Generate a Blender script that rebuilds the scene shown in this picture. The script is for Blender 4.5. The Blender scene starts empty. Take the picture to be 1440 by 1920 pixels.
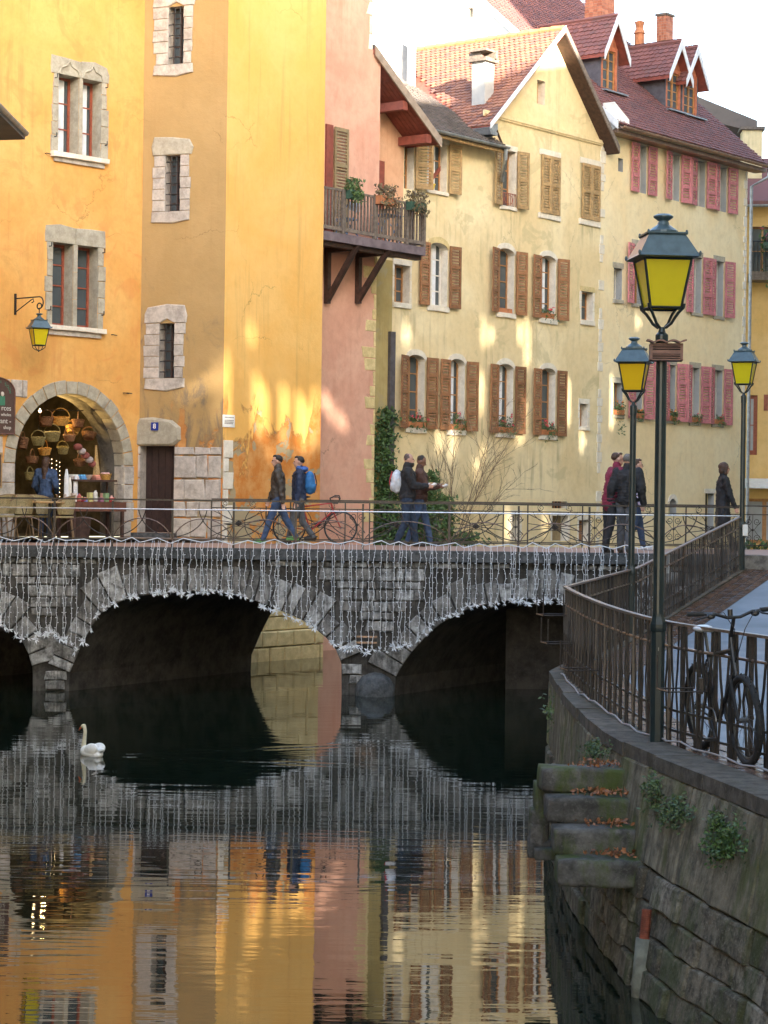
import bpy, bmesh, math, random
from mathutils import Vector, Matrix, geometry, noise
R = math.radians
random.seed(11)
sc = bpy.context.scene
col = sc.collection
# ------------------------------------------------------------------ camera
FPX, HC, ROLL, HX, HY = 4000.0, 3.6, R(0.75), 720.0, 933.0
cam_d = bpy.data.cameras.new('camera')
cam = bpy.data.objects.new('camera', cam_d)
col.objects.link(cam)
cam.matrix_world = Matrix.Translation((0, 0, HC)) @ Matrix.Rotation(R(90), 4, 'X') @ Matrix.Rotation(ROLL, 4, 'Z')
cam_d.sensor_fit = 'VERTICAL'
cam_d.sensor_height = 24.0
cam_d.lens = 24.0 * FPX / 1920.0
cam_d.shift_y = -(960 - HY) / 1920.0
cam_d.clip_start = 0.1
cam_d.clip_end = 3000
sc.camera = cam
# ------------------------------------------------------------------ world, sun, exposure
SUN_EL = R(16.0)
SUN_AZ = math.atan2(0.45, -0.89)          # clockwise from +Y
w = bpy.data.worlds.new('World'); sc.world = w; w.use_nodes = True
nt = w.node_tree
sky = nt.nodes.new('ShaderNodeTexSky'); sky.sky_type = 'NISHITA'; sky.sun_disc = False
sky.sun_elevation = SUN_EL; sky.sun_rotation = SUN_AZ; sky.dust_density = 2.2; sky.air_density = 1.0
bg = nt.nodes['Background']; bg.inputs[1].default_value = 0.15
nt.links.new(sky.outputs[0], bg.inputs[0])
sl = bpy.data.lights.new('sun', 'SUN'); sl.energy = 4.5; sl.angle = R(0.85); sl.color = (1.0, 0.9, 0.74)
sun = bpy.data.objects.new('sun', sl); col.objects.link(sun)
S = Vector((math.sin(SUN_AZ) * math.cos(SUN_EL), math.cos(SUN_AZ) * math.cos(SUN_EL), math.sin(SUN_EL)))
sun.rotation_euler = S.to_track_quat('Z', 'Y').to_euler(); sun.location = (20, -10, 40)
sc.view_settings.view_transform = 'Standard'; sc.view_settings.look = 'None'
sc.view_settings.exposure = 2.87; sc.view_settings.gamma = 1
try: sc.view_settings.use_curve_mapping = False
except Exception: pass
sc.render.engine = 'CYCLES'
sc.cycles.max_bounces = 6; sc.cycles.diffuse_bounces = 3; sc.cycles.glossy_bounces = 3
sc.cycles.caustics_reflective = False; sc.cycles.caustics_refractive = False

# ------------------------------------------------------------------ picture point -> ray (surveying aid)
def ray(px, py):
    dx, dy = px - HX, py - HY
    c, s = math.cos(ROLL), math.sin(ROLL)
    return Vector(((dx * c + dy * s) / FPX, 1.0, (dx * s - dy * c) / FPX))
CAM = Vector((0, 0, HC))
def at(px, py, Y): return CAM + ray(px, py) * Y
def at_z(px, py, z):
    r = ray(px, py); return CAM + r * ((z - HC) / r.z)
class Frame:
    """a vertical plane: origin, horizontal direction u, outward normal n"""
    def __init__(self, ox, oy, ux, uy):
        l = math.hypot(ux, uy)
        self.u = Vector((ux / l, uy / l, 0)); self.n = Vector((uy / l, -ux / l, 0)); self.O = Vector((ox, oy, 0))
    def pt(self, s, z, o=0.0): return self.O + self.u * s + self.n * o + Vector((0, 0, z))
    def sz(self, px, py, o=0.0):
        r = ray(px, py)
        t = ((self.O + self.n * o - CAM).dot(self.n)) / r.dot(self.n)
        p = CAM + r * t
        return ((p - self.O).dot(self.u), p.z)
    def rect(self, l, r, t, b, o=0.0):
        m = (t + b) / 2; c = (l + r) / 2
        return self.sz(l, m, o)[0], self.sz(r, m, o)[0], self.sz(c, b, o)[1], self.sz(c, t, o)[1]
    def rot(self): return math.atan2(self.u.y, self.u.x)

# ------------------------------------------------------------------ objects
def tag(o, label=None, cat=None, group=None, kind=None):
    if label: o['label'] = label
    if cat: o['category'] = cat
    if group: o['group'] = group
    if kind: o['kind'] = kind
    return o
def empty(name, loc, label=None, cat=None, group=None, rz=0):
    o = bpy.data.objects.new(name, None); col.objects.link(o)
    o.location = loc; o.rotation_euler = (0, 0, rz); o.empty_display_size = 0.3
    return tag(o, label, cat, group)
def wloc(o):
    m = o.matrix_basis.copy()
    while o.parent: o = o.parent; m = o.matrix_basis @ m
    return m
class MB:
    def __init__(self): self.v = []; self.f = []
    def add(self, vs, fs):
        b = len(self.v); self.v += [Vector(v) for v in vs]; self.f += [tuple(i + b for i in f) for f in fs]; return self
    def obox(self, o, a, b, c):
        o, a, b, c = Vector(o), Vector(a), Vector(b), Vector(c)
        vs = [o, o + a, o + a + b, o + b, o + c, o + a + c, o + a + b + c, o + b + c]
        fs = [(0, 3, 2, 1), (4, 5, 6, 7), (0, 1, 5, 4), (1, 2, 6, 5), (2, 3, 7, 6), (3, 0, 4, 7)]
        if a.cross(b).dot(c) < 0: fs = [f[::-1] for f in fs]
        return self.add(vs, fs)
    def box(self, c, sz, rz=0):
        m = Matrix.Rotation(rz, 3, 'Z'); a, b, d = m @ Vector((sz[0], 0, 0)), m @ Vector((0, sz[1], 0)), Vector((0, 0, sz[2]))
        return self.obox(Vector(c) - (a + b + d) / 2, a, b, d)
    def fbox(self, F, s0, s1, z0, z1, o0, o1):
        return self.obox(F.pt(s0, z0, o0), F.u * (s1 - s0), F.n * (o1 - o0), Vector((0, 0, z1 - z0)))
    def prism(self, poly, ext):
        n = len(poly); ext = Vector(ext); vs = [Vector(p) for p in poly] + [Vector(p) + ext for p in poly]
        tr = geometry.tessellate_polygon([[Vector(p) for p in poly]])
        nrm = Vector((0, 0, 0))
        for i in range(n): nrm += Vector(poly[i]).cross(Vector(poly[(i + 1) % n]))
        flip = nrm.dot(ext) > 0
        fs = []
        for t in tr:
            a, b, c = t
            tn = (vs[b] - vs[a]).cross(vs[c] - vs[a])
            if tn.dot(ext) > 0: t = (a, c, b)
            fs.append(tuple(t)); fs.append(tuple(i + n for i in reversed(t)))
        for i in range(n):
            j = (i + 1) % n
            q = (i, j, j + n, i + n)
            fs.append(q if flip else q[::-1])
        return self.add(vs, fs)
    def tube(self, pts, r, seg=6, closed=False, caps=True):
        pts = [Vector(p) for p in pts]; n = len(pts)
        rr = r if isinstance(r, (list, tuple)) else [r] * n
        tn = []
        for i in range(n):
            a = pts[(i - 1) % n] if (closed or i > 0) else pts[i]
            b = pts[(i + 1) % n] if (closed or i < n - 1) else pts[i]
            d = b - a
            tn.append(d.normalized() if d.length > 1e-9 else Vector((0, 0, 1)))
        up = Vector((0, 0, 1)) if abs(tn[0].z) < 0.9 else Vector((1, 0, 0))
        x = tn[0].cross(up).normalized(); vs = []
        for i in range(n):
            x = (x - tn[i] * x.dot(tn[i]))
            x = x.normalized() if x.length > 1e-6 else tn[i].orthogonal().normalized()
            y = tn[i].cross(x)
            for k in range(seg):
                a = 2 * math.pi * k / seg
                vs.append(pts[i] + (x * math.cos(a) + y * math.sin(a)) * rr[i])
        fs = []
        for i in range(n if closed else n - 1):
            for k in range(seg):
                k2 = (k + 1) % seg; j = (i + 1) % n
                fs.append((i * seg + k, i * seg + k2, j * seg + k2, j * seg + k))
        if caps and not closed:
            fs.append(tuple(range(seg))[::-1]); fs.append(tuple((n - 1) * seg + k for k in range(seg)))
        return self.add(vs, fs)
    def lathe(self, prof, c=(0, 0, 0), seg=12, a0=0.0):
        c = Vector(c); vs = []; fs = []; n = len(prof)
        for r, z in prof:
            for k in range(seg):
                a = a0 + 2 * math.pi * k / seg; vs.append(c + Vector((r * math.cos(a), r * math.sin(a), z)))
        for i in range(n - 1):
            for k in range(seg):
                k2 = (k + 1) % seg; fs.append((i * seg + k, i * seg + k2, (i + 1) * seg + k2, (i + 1) * seg + k))
        fs.append(tuple(range(seg))[::-1]); fs.append(tuple((n - 1) * seg + k for k in range(seg)))
        return self.add(vs, fs)
    def ball(self, c, r, seg=10, rings=6):
        if not isinstance(r, (tuple, list, Vector)): r = (r, r, r)
        c = Vector(c); vs = [c + Vector((0, 0, -r[2]))]; fs = []
        for i in range(1, rings):
            p = -math.pi / 2 + math.pi * i / rings
            for k in range(seg):
                a = 2 * math.pi * k / seg
                vs.append(c + Vector((r[0] * math.cos(p) * math.cos(a), r[1] * math.cos(p) * math.sin(a), r[2] * math.sin(p))))
        vs.append(c + Vector((0, 0, r[2]))); L = len(vs) - 1
        for k in range(seg):
            k2 = (k + 1) % seg; fs.append((0, 1 + k2, 1 + k)); fs.append((L, L - seg + k, L - seg + k2))
            for i in range(rings - 2):
                a = 1 + i * seg; fs.append((a + k, a + k2, a + seg + k2, a + seg + k))
        return self.add(vs, fs)
    def chamfer(self, poly, n, depth, ch, jit=0.0):
        """stone: outline poly at its back, chamfered front face"""
        P = [Vector(p) for p in poly]; n = Vector(n); c = sum(P, Vector()) / len(P); k = len(P)
        a = [p + n * (depth - ch) for p in P]
        b = []
        for p in P:
            d = c - p; l = max(d.length, 1e-6)
            b.append(p + d * min(0.45, ch * 1.3 / l) + n * (depth + random.uniform(-jit, jit)))
        vs = P + a + b
        nn = Vector()
        for i in range(k): nn += (P[i] - c).cross(P[(i + 1) % k] - c)
        fl = nn.dot(n) < 0
        fs = []
        for i in range(k):
            j = (i + 1) % k
            for q in ((i, j, j + k, i + k), (i + k, j + k, j + 2 * k, i + 2 * k)): fs.append(q[::-1] if fl else q)
        top = tuple(range(2 * k, 3 * k)); fs.append(top[::-1] if fl else top)
        bk = tuple(range(k)); fs.append(bk if fl else bk[::-1])
        return self.add(vs, fs)
    def xf(self, m): self.v = [m @ v for v in self.v]; return self
    def mesh(self, name, m, smooth=False):
        me = bpy.data.meshes.new(name); me.from_pydata([tuple(v) for v in self.v], [], self.f)
        if m: me.materials.append(m)
        if smooth: me.polygons.foreach_set('use_smooth', [True] * len(me.polygons))
        me.update(); return me
    def build(self, name, m, parent=None, label=None, kind=None, smooth=False, cat=None, group=None, local=False, origin=None):
        """vertices are in world space unless local"""
        if not local:
            if parent is not None:
                inv = wloc(parent).inverted(); self.v = [inv @ v for v in self.v]
            if origin is None and self.v:
                lo = Vector([min(v[i] for v in self.v) for i in range(3)]); hi = Vector([max(v[i] for v in self.v) for i in range(3)])
                origin = Vector(((lo.x + hi.x) / 2, (lo.y + hi.y) / 2, lo.z))
            if origin is not None: self.v = [v - origin for v in self.v]
        o = bpy.data.objects.new(name, self.mesh(name, m, smooth)); col.objects.link(o)
        if origin is not None: o.location = origin
        if parent is not None: o.parent = parent
        return tag(o, label, cat, group, kind)
def inst(name, me, parent, mat, label=None):
    """another object on shared mesh data; mat is a world matrix"""
    o = bpy.data.objects.new(name, me); col.objects.link(o)
    if parent is not None:
        o.parent = parent; mat = wloc(parent).inverted() @ mat
    o.matrix_basis = mat
    if label: o['label'] = label
    return o

# ------------------------------------------------------------------ materials
def nodes(name):
    m = bpy.data.materials.new(name); m.use_nodes = True
    t = m.node_tree; b = t.nodes['Principled BSDF']; return m, t, b
def N(t, typ, **kw):
    n = t.nodes.new(typ)
    for k, v in kw.items():
        if k.startswith('i_'):
            key = k[2:]; key = int(key) if key.isdigit() else key.replace('_', ' ')
            n.inputs[key].default_value = v
        else: setattr(n, k, v)
    return n
def rgba(c): return (c[0], c[1], c[2], 1)
def mixc(t, fac, a, b, bt='MIX'):
    n = t.nodes.new('ShaderNodeMix'); n.data_type = 'RGBA'; n.blend_type = bt
    for i, x in ((0, fac), (6, a), (7, b)):
        if hasattr(x, 'is_output') or isinstance(x, bpy.types.NodeSocket): t.links.new(x, n.inputs[i])
        elif i == 0: n.inputs[0].default_value = x
        else: n.inputs[i].default_value = rgba(x)
    return n.outputs[2]
def math_(t, op, a, b=None, c=None, clamp=False):
    n = t.nodes.new('ShaderNodeMath'); n.operation = op; n.use_clamp = clamp
    for i, x in enumerate((a, b, c)):
        if x is None: continue
        if isinstance(x, bpy.types.NodeSocket): t.links.new(x, n.inputs[i])
        else: n.inputs[i].default_value = x
    return n.outputs[0]
def sstep(t, x, a, b):
    n = t.nodes.new('ShaderNodeMapRange'); n.interpolation_type = 'SMOOTHSTEP'
    t.links.new(x, n.inputs[0]); n.inputs[1].default_value = a; n.inputs[2].default_value = b
    return n.outputs[0]
def nz(t, vec, scale, detail=4, rough=0.55, dist=0.0):
    n = N(t, 'ShaderNodeTexNoise', i_Scale=scale, i_Detail=detail, i_Roughness=rough, i_Distortion=dist)
    if vec is not None: t.links.new(vec, n.inputs['Vector'])
    return n.outputs[0]
def geo(t): return t.nodes.new('ShaderNodeNewGeometry').outputs['Position']
def smap(t, vec, s):
    n = N(t, 'ShaderNodeMapping'); n.inputs['Scale'].default_value = s; t.links.new(vec, n.inputs['Vector']); return n.outputs[0]
def bump(t, b, h, strength=0.3, dist=0.02):
    n = N(t, 'ShaderNodeBump', i_Strength=strength, i_Distance=dist); t.links.new(h, n.inputs['Height'])
    t.links.new(n.outputs[0], b.inputs['Normal'])
def simple(name, c, rough=0.6, metal=0.0, var=0.25, scale=12, bstr=0.15, bdist=0.01, spec=0.5, rnd=0.0):
    m, t, b = nodes(name); g = geo(t); n1 = nz(t, g, scale, 5)
    dark = tuple(x * (1 - var) for x in c); lite = tuple(min(1, x * (1 + var)) for x in c)
    cc = mixc(t, sstep(t, n1, 0.3, 0.7), dark, lite)
    if rnd:
        oi = t.nodes.new('ShaderNodeObjectInfo').outputs['Random']
        mul = N(t, 'ShaderNodeMapRange'); mul.inputs[3].default_value = 1 - rnd; mul.inputs[4].default_value = 1 + rnd
        t.links.new(oi, mul.inputs[0]); vm = N(t, 'ShaderNodeVectorMath', operation='SCALE'); t.links.new(cc, vm.inputs[0]); t.links.new(mul.outputs[0], vm.inputs['Scale']); cc = vm.outputs[0]
    t.links.new(cc, b.inputs['Base Color'])
    b.inputs['Roughness'].default_value = rough; b.inputs['Metallic'].default_value = metal
    b.inputs['Specular IOR Level'].default_value = spec
    if bstr: bump(t, b, nz(t, g, scale * 4, 4), bstr, bdist)
    return m
def cracks(t, g, f):
    w_ = N(t, 'ShaderNodeVectorMath', operation='ADD'); nn = N(t, 'ShaderNodeTexNoise', i_Scale=2.2, i_Detail=5, i_Roughness=0.65)
    t.links.new(g, nn.inputs['Vector']); sc_ = N(t, 'ShaderNodeVectorMath', operation='SCALE'); sc_.inputs['Scale'].default_value = 0.5; t.links.new(nn.outputs['Color'], sc_.inputs[0])
    t.links.new(g, w_.inputs[0]); t.links.new(sc_.outputs[0], w_.inputs[1])
    v = N(t, 'ShaderNodeTexVoronoi', feature='DISTANCE_TO_EDGE', i_Scale=0.42); t.links.new(w_.outputs[0], v.inputs['Vector'])
    line = math_(t, 'SUBTRACT', 1.0, sstep(t, v.outputs['Distance'], 0.0015, 0.005))
    return math_(t, 'MULTIPLY', math_(t, 'MULTIPLY', line, sstep(t, nz(t, g, 0.5, 3), 0.53, 0.65)), f * 0.8)
def plaster(name, c1, c2, streak=(0.3, 0.24, 0.14), sf=0.35, patch=None, pf=0.5, rough=0.9):
    m, t, b = nodes(name); g = geo(t)
    base = mixc(t, sstep(t, nz(t, g, 0.45, 6, 0.6, 0.6), 0.35, 0.68), c1, c2)
    fine = nz(t, g, 5.0, 6, 0.7)
    base = mixc(t, math_(t, 'MULTIPLY', sstep(t, fine, 0.35, 0.8), 0.38), base, tuple(x * 0.7 for x in c1))
    base = mixc(t, math_(t, 'MULTIPLY', sstep(t, nz(t, smap(t, g, (1, 1, 0.6)), 1.1, 7, 0.7, 1.0), 0.55, 0.72), 0.3), base, tuple(x * 0.55 for x in c1))
    base = mixc(t, cracks(t, g, 0.55), base, tuple(x * 0.3 for x in c1))
    st = nz(t, smap(t, g, (5, 5, 0.28)), 1.0, 5, 0.65)
    big = sstep(t, nz(t, g, 0.6, 3), 0.42, 0.7)
    base = mixc(t, math_(t, 'MULTIPLY', math_(t, 'MULTIPLY', sstep(t, st, 0.48, 0.75), big), sf * 2), base, streak)
    if patch: base = mixc(t, math_(t, 'MULTIPLY', sstep(t, nz(t, g, 0.8, 7, 0.62, 1.2), 0.56, 0.63), pf), base, patch)
    t.links.new(base, b.inputs['Base Color']); b.inputs['Roughness'].default_value = rough; b.inputs['Specular IOR Level'].default_value = 0.2
    h = math_(t, 'ADD', nz(t, g, 9, 6, 0.7), math_(t, 'MULTIPLY', nz(t, g, 1.6, 3), 2.0))
    bump(t, b, h, 0.35, 0.02)
    return m
def stone(name, cols, rough=0.85, scale=5, moss=None, mossf=0.5, bstr=0.6, bdist=0.03, streaks=False, dk=0.45):
    """natural stone; every piece takes its own tone"""
    m, t, b = nodes(name); g = geo(t)
    oi = t.nodes.new('ShaderNodeObjectInfo').outputs['Random']
    cr = t.nodes.new('ShaderNodeValToRGB'); e = cr.color_ramp.elements
    while len(e) < len(cols): e.new(0.5)
    for i, c in enumerate(cols): e[i].position = i / (len(cols) - 1); e[i].color = rgba(c)
    t.links.new(oi, cr.inputs[0])
    n1 = nz(t, g, scale, 7, 0.68)
    cc = mixc(t, sstep(t, n1, 0.32, 0.7), cr.outputs[0], tuple(x * dk for x in cols[0]))
    cc = mixc(t, math_(t, 'MULTIPLY', sstep(t, nz(t, g, scale * 5, 5, 0.7), 0.5, 0.75), 0.35), cc, tuple(min(1, x * 1.5) for x in cols[-1]))
    if streaks: cc = mixc(t, math_(t, 'MULTIPLY', sstep(t, nz(t, smap(t, g, (9, 9, 0.7)), 1.0, 5, 0.7), 0.46, 0.66), 0.75), cc, tuple(x * 0.3 for x in cols[0]))
    if moss: cc = mixc(t, math_(t, 'MULTIPLY', sstep(t, nz(t, smap(t, g, (1, 1, 0.5)), 2.3, 6, 0.65), 0.47, 0.62), mossf), cc, moss)
    t.links.new(cc, b.inputs['Base Color']); b.inputs['Roughness'].default_value = rough; b.inputs['Specular IOR Level'].default_value = 0.25
    bump(t, b, math_(t, 'ADD', nz(t, g, scale * 2.2, 7, 0.75), nz(t, g, scale * 0.6, 3)), bstr, bdist)
    return m
def tilemat(name, cols, rough=0.8):
    m, t, b = nodes(name); g = t.nodes.new('ShaderNodeNewGeometry')
    cr = t.nodes.new('ShaderNodeValToRGB'); e = cr.color_ramp.elements
    while len(e) < len(cols): e.new(0.5)
    for i, c in enumerate(cols): e[i].position = i / (len(cols) - 1); e[i].color = rgba(c)
    f = math_(t, 'ADD', math_(t, 'MULTIPLY', g.outputs['Random Per Island'], 0.5), math_(t, 'MULTIPLY', nz(t, g.outputs['Position'], 0.7, 4), 0.55))
    t.links.new(f, cr.inputs[0])
    cc = mixc(t, math_(t, 'MULTIPLY', sstep(t, nz(t, g.outputs['Position'], 3, 5), 0.5, 0.75), 0.4), cr.outputs[0], (0.08, 0.075, 0.07))
    t.links.new(cc, b.inputs['Base Color']); b.inputs['Roughness'].default_value = rough
    bump(t, b, nz(t, g.outputs['Position'], 30, 4), 0.3, 0.01)
    return m
def glassy(name, c, rough=0.06, spec=0.6):
    m, t, b = nodes(name); g = geo(t)
    t.links.new(mixc(t, nz(t, g, 2.5, 2), c, tuple(x * 1.9 for x in c)), b.inputs['Base Color'])
    b.inputs['Roughness'].default_value = rough; b.inputs['IOR'].default_value = 1.5
    bump(t, b, nz(t, g, 1.7, 2), 0.15, 0.02)
    return m
def leafmat(name, c, c2, var=True):
    m, t, b = nodes(name); g = t.nodes.new('ShaderNodeNewGeometry')
    t.links.new(mixc(t, g.outputs['Random Per Island'], c, c2), b.inputs['Base Color']); b.inputs['Roughness'].default_value = 0.55
    return m
M = {}
M['orange'] = plaster('plaster_orange', (0.73, 0.365, 0.1), (0.78, 0.45, 0.15), (0.58, 0.22, 0.07), 0.45, (0.68, 0.27, 0.08), 0.4)
M['pink'] = plaster('plaster_pink', (0.66, 0.34, 0.24), (0.74, 0.44, 0.32), (0.5, 0.2, 0.12), 0.3)
M['peach'] = plaster('plaster_peach', (0.68, 0.37, 0.22), (0.74, 0.45, 0.29), (0.5, 0.22, 0.12), 0.25)
M['straw'] = plaster('plaster_straw', (0.78, 0.61, 0.34), (0.88, 0.74, 0.47), (0.36, 0.29, 0.15), 0.5, (0.52, 0.43, 0.23), 0.45)
M['olive'] = plaster('plaster_olive', (0.42, 0.31, 0.12), (0.5, 0.4, 0.18), (0.18, 0.13, 0.07), 0.5, (0.4, 0.33, 0.2), 0.6)
M['cream'] = plaster('plaster_cream', (0.88, 0.69, 0.4), (0.92, 0.78, 0.51), (0.6, 0.45, 0.22), 0.2)
M['amber'] = plaster('plaster_amber', (0.76, 0.47, 0.16), (0.8, 0.54, 0.24), (0.5, 0.3, 0.12), 0.2)
M['white_wall'] = plaster('plaster_white', (0.8, 0.77, 0.72), (0.86, 0.84, 0.8), (0.5, 0.42, 0.34), 0.25, (0.5, 0.4, 0.3), 0.5)
M['grey_wall'] = plaster('plaster_grey', (0.36, 0.36, 0.36), (0.45, 0.44, 0.42), (0.25, 0.24, 0.22), 0.3)
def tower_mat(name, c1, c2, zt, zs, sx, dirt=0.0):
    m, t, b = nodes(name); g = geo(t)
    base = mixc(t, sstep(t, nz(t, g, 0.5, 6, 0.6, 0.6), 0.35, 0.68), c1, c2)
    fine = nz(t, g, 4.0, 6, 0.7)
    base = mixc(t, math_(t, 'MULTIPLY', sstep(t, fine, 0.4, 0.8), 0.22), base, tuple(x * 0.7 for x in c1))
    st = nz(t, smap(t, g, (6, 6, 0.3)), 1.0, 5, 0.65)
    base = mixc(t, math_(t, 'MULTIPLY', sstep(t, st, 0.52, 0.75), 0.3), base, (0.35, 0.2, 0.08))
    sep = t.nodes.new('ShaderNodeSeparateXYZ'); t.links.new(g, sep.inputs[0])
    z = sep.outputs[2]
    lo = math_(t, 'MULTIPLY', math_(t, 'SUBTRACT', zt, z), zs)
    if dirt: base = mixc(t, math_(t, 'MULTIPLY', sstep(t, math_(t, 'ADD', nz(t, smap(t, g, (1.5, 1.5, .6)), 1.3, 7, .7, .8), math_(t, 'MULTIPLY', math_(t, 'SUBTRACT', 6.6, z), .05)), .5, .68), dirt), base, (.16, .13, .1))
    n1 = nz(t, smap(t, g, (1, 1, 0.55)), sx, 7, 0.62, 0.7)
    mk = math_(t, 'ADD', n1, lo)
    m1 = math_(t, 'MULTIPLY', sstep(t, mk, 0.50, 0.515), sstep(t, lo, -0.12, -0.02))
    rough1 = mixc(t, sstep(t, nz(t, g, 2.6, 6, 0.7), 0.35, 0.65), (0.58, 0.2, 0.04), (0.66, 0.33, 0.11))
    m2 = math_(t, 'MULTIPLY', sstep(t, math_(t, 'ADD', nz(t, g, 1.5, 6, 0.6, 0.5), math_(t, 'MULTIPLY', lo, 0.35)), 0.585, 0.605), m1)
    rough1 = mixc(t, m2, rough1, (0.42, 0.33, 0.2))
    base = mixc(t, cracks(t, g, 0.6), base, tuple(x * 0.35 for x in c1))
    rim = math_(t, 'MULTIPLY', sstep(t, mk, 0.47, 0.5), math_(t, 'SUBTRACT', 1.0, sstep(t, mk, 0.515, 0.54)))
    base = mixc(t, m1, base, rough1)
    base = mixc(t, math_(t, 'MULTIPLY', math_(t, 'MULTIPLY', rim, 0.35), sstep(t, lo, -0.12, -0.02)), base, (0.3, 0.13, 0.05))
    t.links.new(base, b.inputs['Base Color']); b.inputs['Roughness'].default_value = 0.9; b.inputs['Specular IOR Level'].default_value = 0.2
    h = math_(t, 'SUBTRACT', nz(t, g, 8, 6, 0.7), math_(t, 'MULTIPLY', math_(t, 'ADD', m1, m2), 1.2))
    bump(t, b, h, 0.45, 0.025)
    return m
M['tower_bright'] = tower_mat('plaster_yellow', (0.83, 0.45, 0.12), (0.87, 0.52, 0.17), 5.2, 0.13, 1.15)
M['tower_shaded'] = tower_mat('plaster_yellow_shaded', (0.41, 0.265, 0.11), (0.46, 0.3, 0.13), 3.9, 0.05, 0.8, 0.75)  # left face: shade put into a darker base colour; dirt is real staining
M['wstone'] = stone('limestone_pale', [(0.5, 0.44, 0.38), (0.62, 0.56, 0.49), (0.56, 0.49, 0.44)], dk=0.66, bstr=0.4, bdist=0.015)
M['gstone'] = stone('limestone_grey', [(0.42, 0.37, 0.28), (0.5, 0.45, 0.35), (0.45, 0.41, 0.33)], dk=0.75, bstr=0.4, bdist=0.015)
M['white_stone'] = stone('limestone_white', [(0.8, 0.71, 0.58), (0.86, 0.79, 0.67)], dk=0.82, bstr=0.4, bdist=0.015)
M['straw_stone'] = stone('limestone_straw', [(0.68, 0.52, 0.25), (0.8, 0.64, 0.34)], dk=0.8, bstr=0.4, bdist=0.015)
M['bstone'] = stone('bridge_rubble', [(0.17, 0.165, 0.16), (0.38, 0.375, 0.37), (0.24, 0.225, 0.21), (0.6, 0.61, 0.62), (0.42, 0.41, 0.4)], scale=7, streaks=True)
M['vstone'] = stone('bridge_arch_stone', [(0.17, 0.16, 0.15), (0.3, 0.29, 0.28), (0.48, 0.485, 0.49)], scale=4, streaks=True)
M['mortar'] = stone('bridge_mortar', [(0.07, 0.065, 0.06), (0.1, 0.094, 0.088)], scale=3, streaks=True)
M['coping'] = stone('coping_stone', [(0.08, 0.085, 0.09), (0.14, 0.145, 0.15)], scale=7)
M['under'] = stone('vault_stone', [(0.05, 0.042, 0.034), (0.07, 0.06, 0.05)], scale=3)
M['qstone'] = stone('quay_stone', [(0.11, 0.1, 0.075), (0.27, 0.24, 0.18), (0.18, 0.165, 0.12), (0.4, 0.365, 0.29)], scale=9, bstr=0.9, bdist=0.05, moss=(0.06, 0.085, 0.02), mossf=0.6)
M['qmortar'] = stone('quay_mortar', [(0.03, 0.03, 0.024), (0.045, 0.042, 0.035)], scale=3)
M['qrender'] = stone('quay_render', [(0.2, 0.18, 0.13), (0.33, 0.3, 0.22), (0.26, 0.235, 0.17)], scale=6, bstr=0.9, bdist=0.04, moss=(0.085, 0.11, 0.025), mossf=0.6, streaks=True)
M['qcope'] = stone('quay_coping', [(0.11, 0.1, 0.085), (0.17, 0.15, 0.125)], scale=7, moss=(0.07, 0.06, 0.035), mossf=0.5)
M['wstone_d'] = stone('kerb_stone', [(0.2, 0.18, 0.16), (0.26, 0.24, 0.21)], scale=6)
M['step'] = stone('step_stone', [(0.08, 0.078, 0.072), (0.16, 0.155, 0.145)], scale=6, moss=(0.06, 0.09, 0.012), mossf=0.75)
M['iron'] = simple('iron_brown', (0.04, 0.032, 0.028), 0.42, 0.3, 0.35, 20, 0.2, 0.004, rnd=0.2)
M['iron_top'] = simple('iron_worn', (0.16, 0.11, 0.09), 0.32, 0.5, 0.35, 25, 0.2, 0.004)
M['steel'] = simple('steel_bright', (0.5, 0.5, 0.5), 0.3, 0.9, 0.2, 25, 0.1, 0.003)
M['green_metal'] = simple('paint_dark_green', (0.01, 0.02, 0.022), 0.32, 0.0, 0.2, 14, 0.08, 0.004)
M['lamp_roof'] = simple('paint_blue_green', (0.065, 0.1, 0.115), 0.35, 0.1, 0.15, 14, 0.08, 0.004)
M['black_metal'] = simple('black_metal', (0.02, 0.02, 0.022), 0.4, 0.2, 0.3, 20, 0.1, 0.004)
M['wood_dark'] = simple('dark_beam', (0.06, 0.03, 0.022), 0.7, 0, 0.3, 10, 0.3, 0.01)
M['wood_grey'] = simple('grey_wood', (0.16, 0.125, 0.1), 0.75, 0, 0.3, 14, 0.3, 0.01, rnd=0.15)
M['shut_brown'] = simple('shutter_brown', (0.31, 0.14, 0.06), 0.6, 0, 0.2, 9, 0.15, 0.005, rnd=0.3)
M['shut_ochre'] = simple('shutter_ochre', (0.44, 0.28, 0.125), 0.6, 0, 0.25, 9, 0.15, 0.005, rnd=0.18)
M['shut_olive'] = simple('shutter_olive', (0.26, 0.19, 0.1), 0.6, 0, 0.2, 9, 0.15, 0.005)
M['shut_red'] = simple('shutter_red', (0.54, 0.19, 0.2), 0.6, 0, 0.2, 9, 0.15, 0.005, rnd=0.12)
M['frame_red'] = simple('frame_red', (0.3, 0.075, 0.04), 0.5, 0, 0.2, 12, 0.1, 0.004)
M['frame_oak'] = simple('frame_oak', (0.42, 0.2, 0.07), 0.5, 0, 0.2, 12, 0.1, 0.004)
M['frame_white'] = simple('frame_white', (0.7, 0.66, 0.58), 0.5, 0, 0.1, 12, 0.1, 0.004)
M['soffit'] = simple('soffit_red', (0.24, 0.06, 0.04), 0.7, 0, 0.2, 7, 0.2, 0.01)
M['fascia'] = simple('fascia_taupe', (0.34, 0.26, 0.2), 0.6, 0, 0.15, 7, 0.1, 0.01)
M['white_paint'] = simple('white_paint', (0.75, 0.76, 0.78), 0.5, 0, 0.08, 9, 0.1, 0.005)
M['zinc'] = simple('zinc', (0.34, 0.36, 0.38), 0.4, 0.6, 0.2, 8, 0.2, 0.01)
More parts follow.
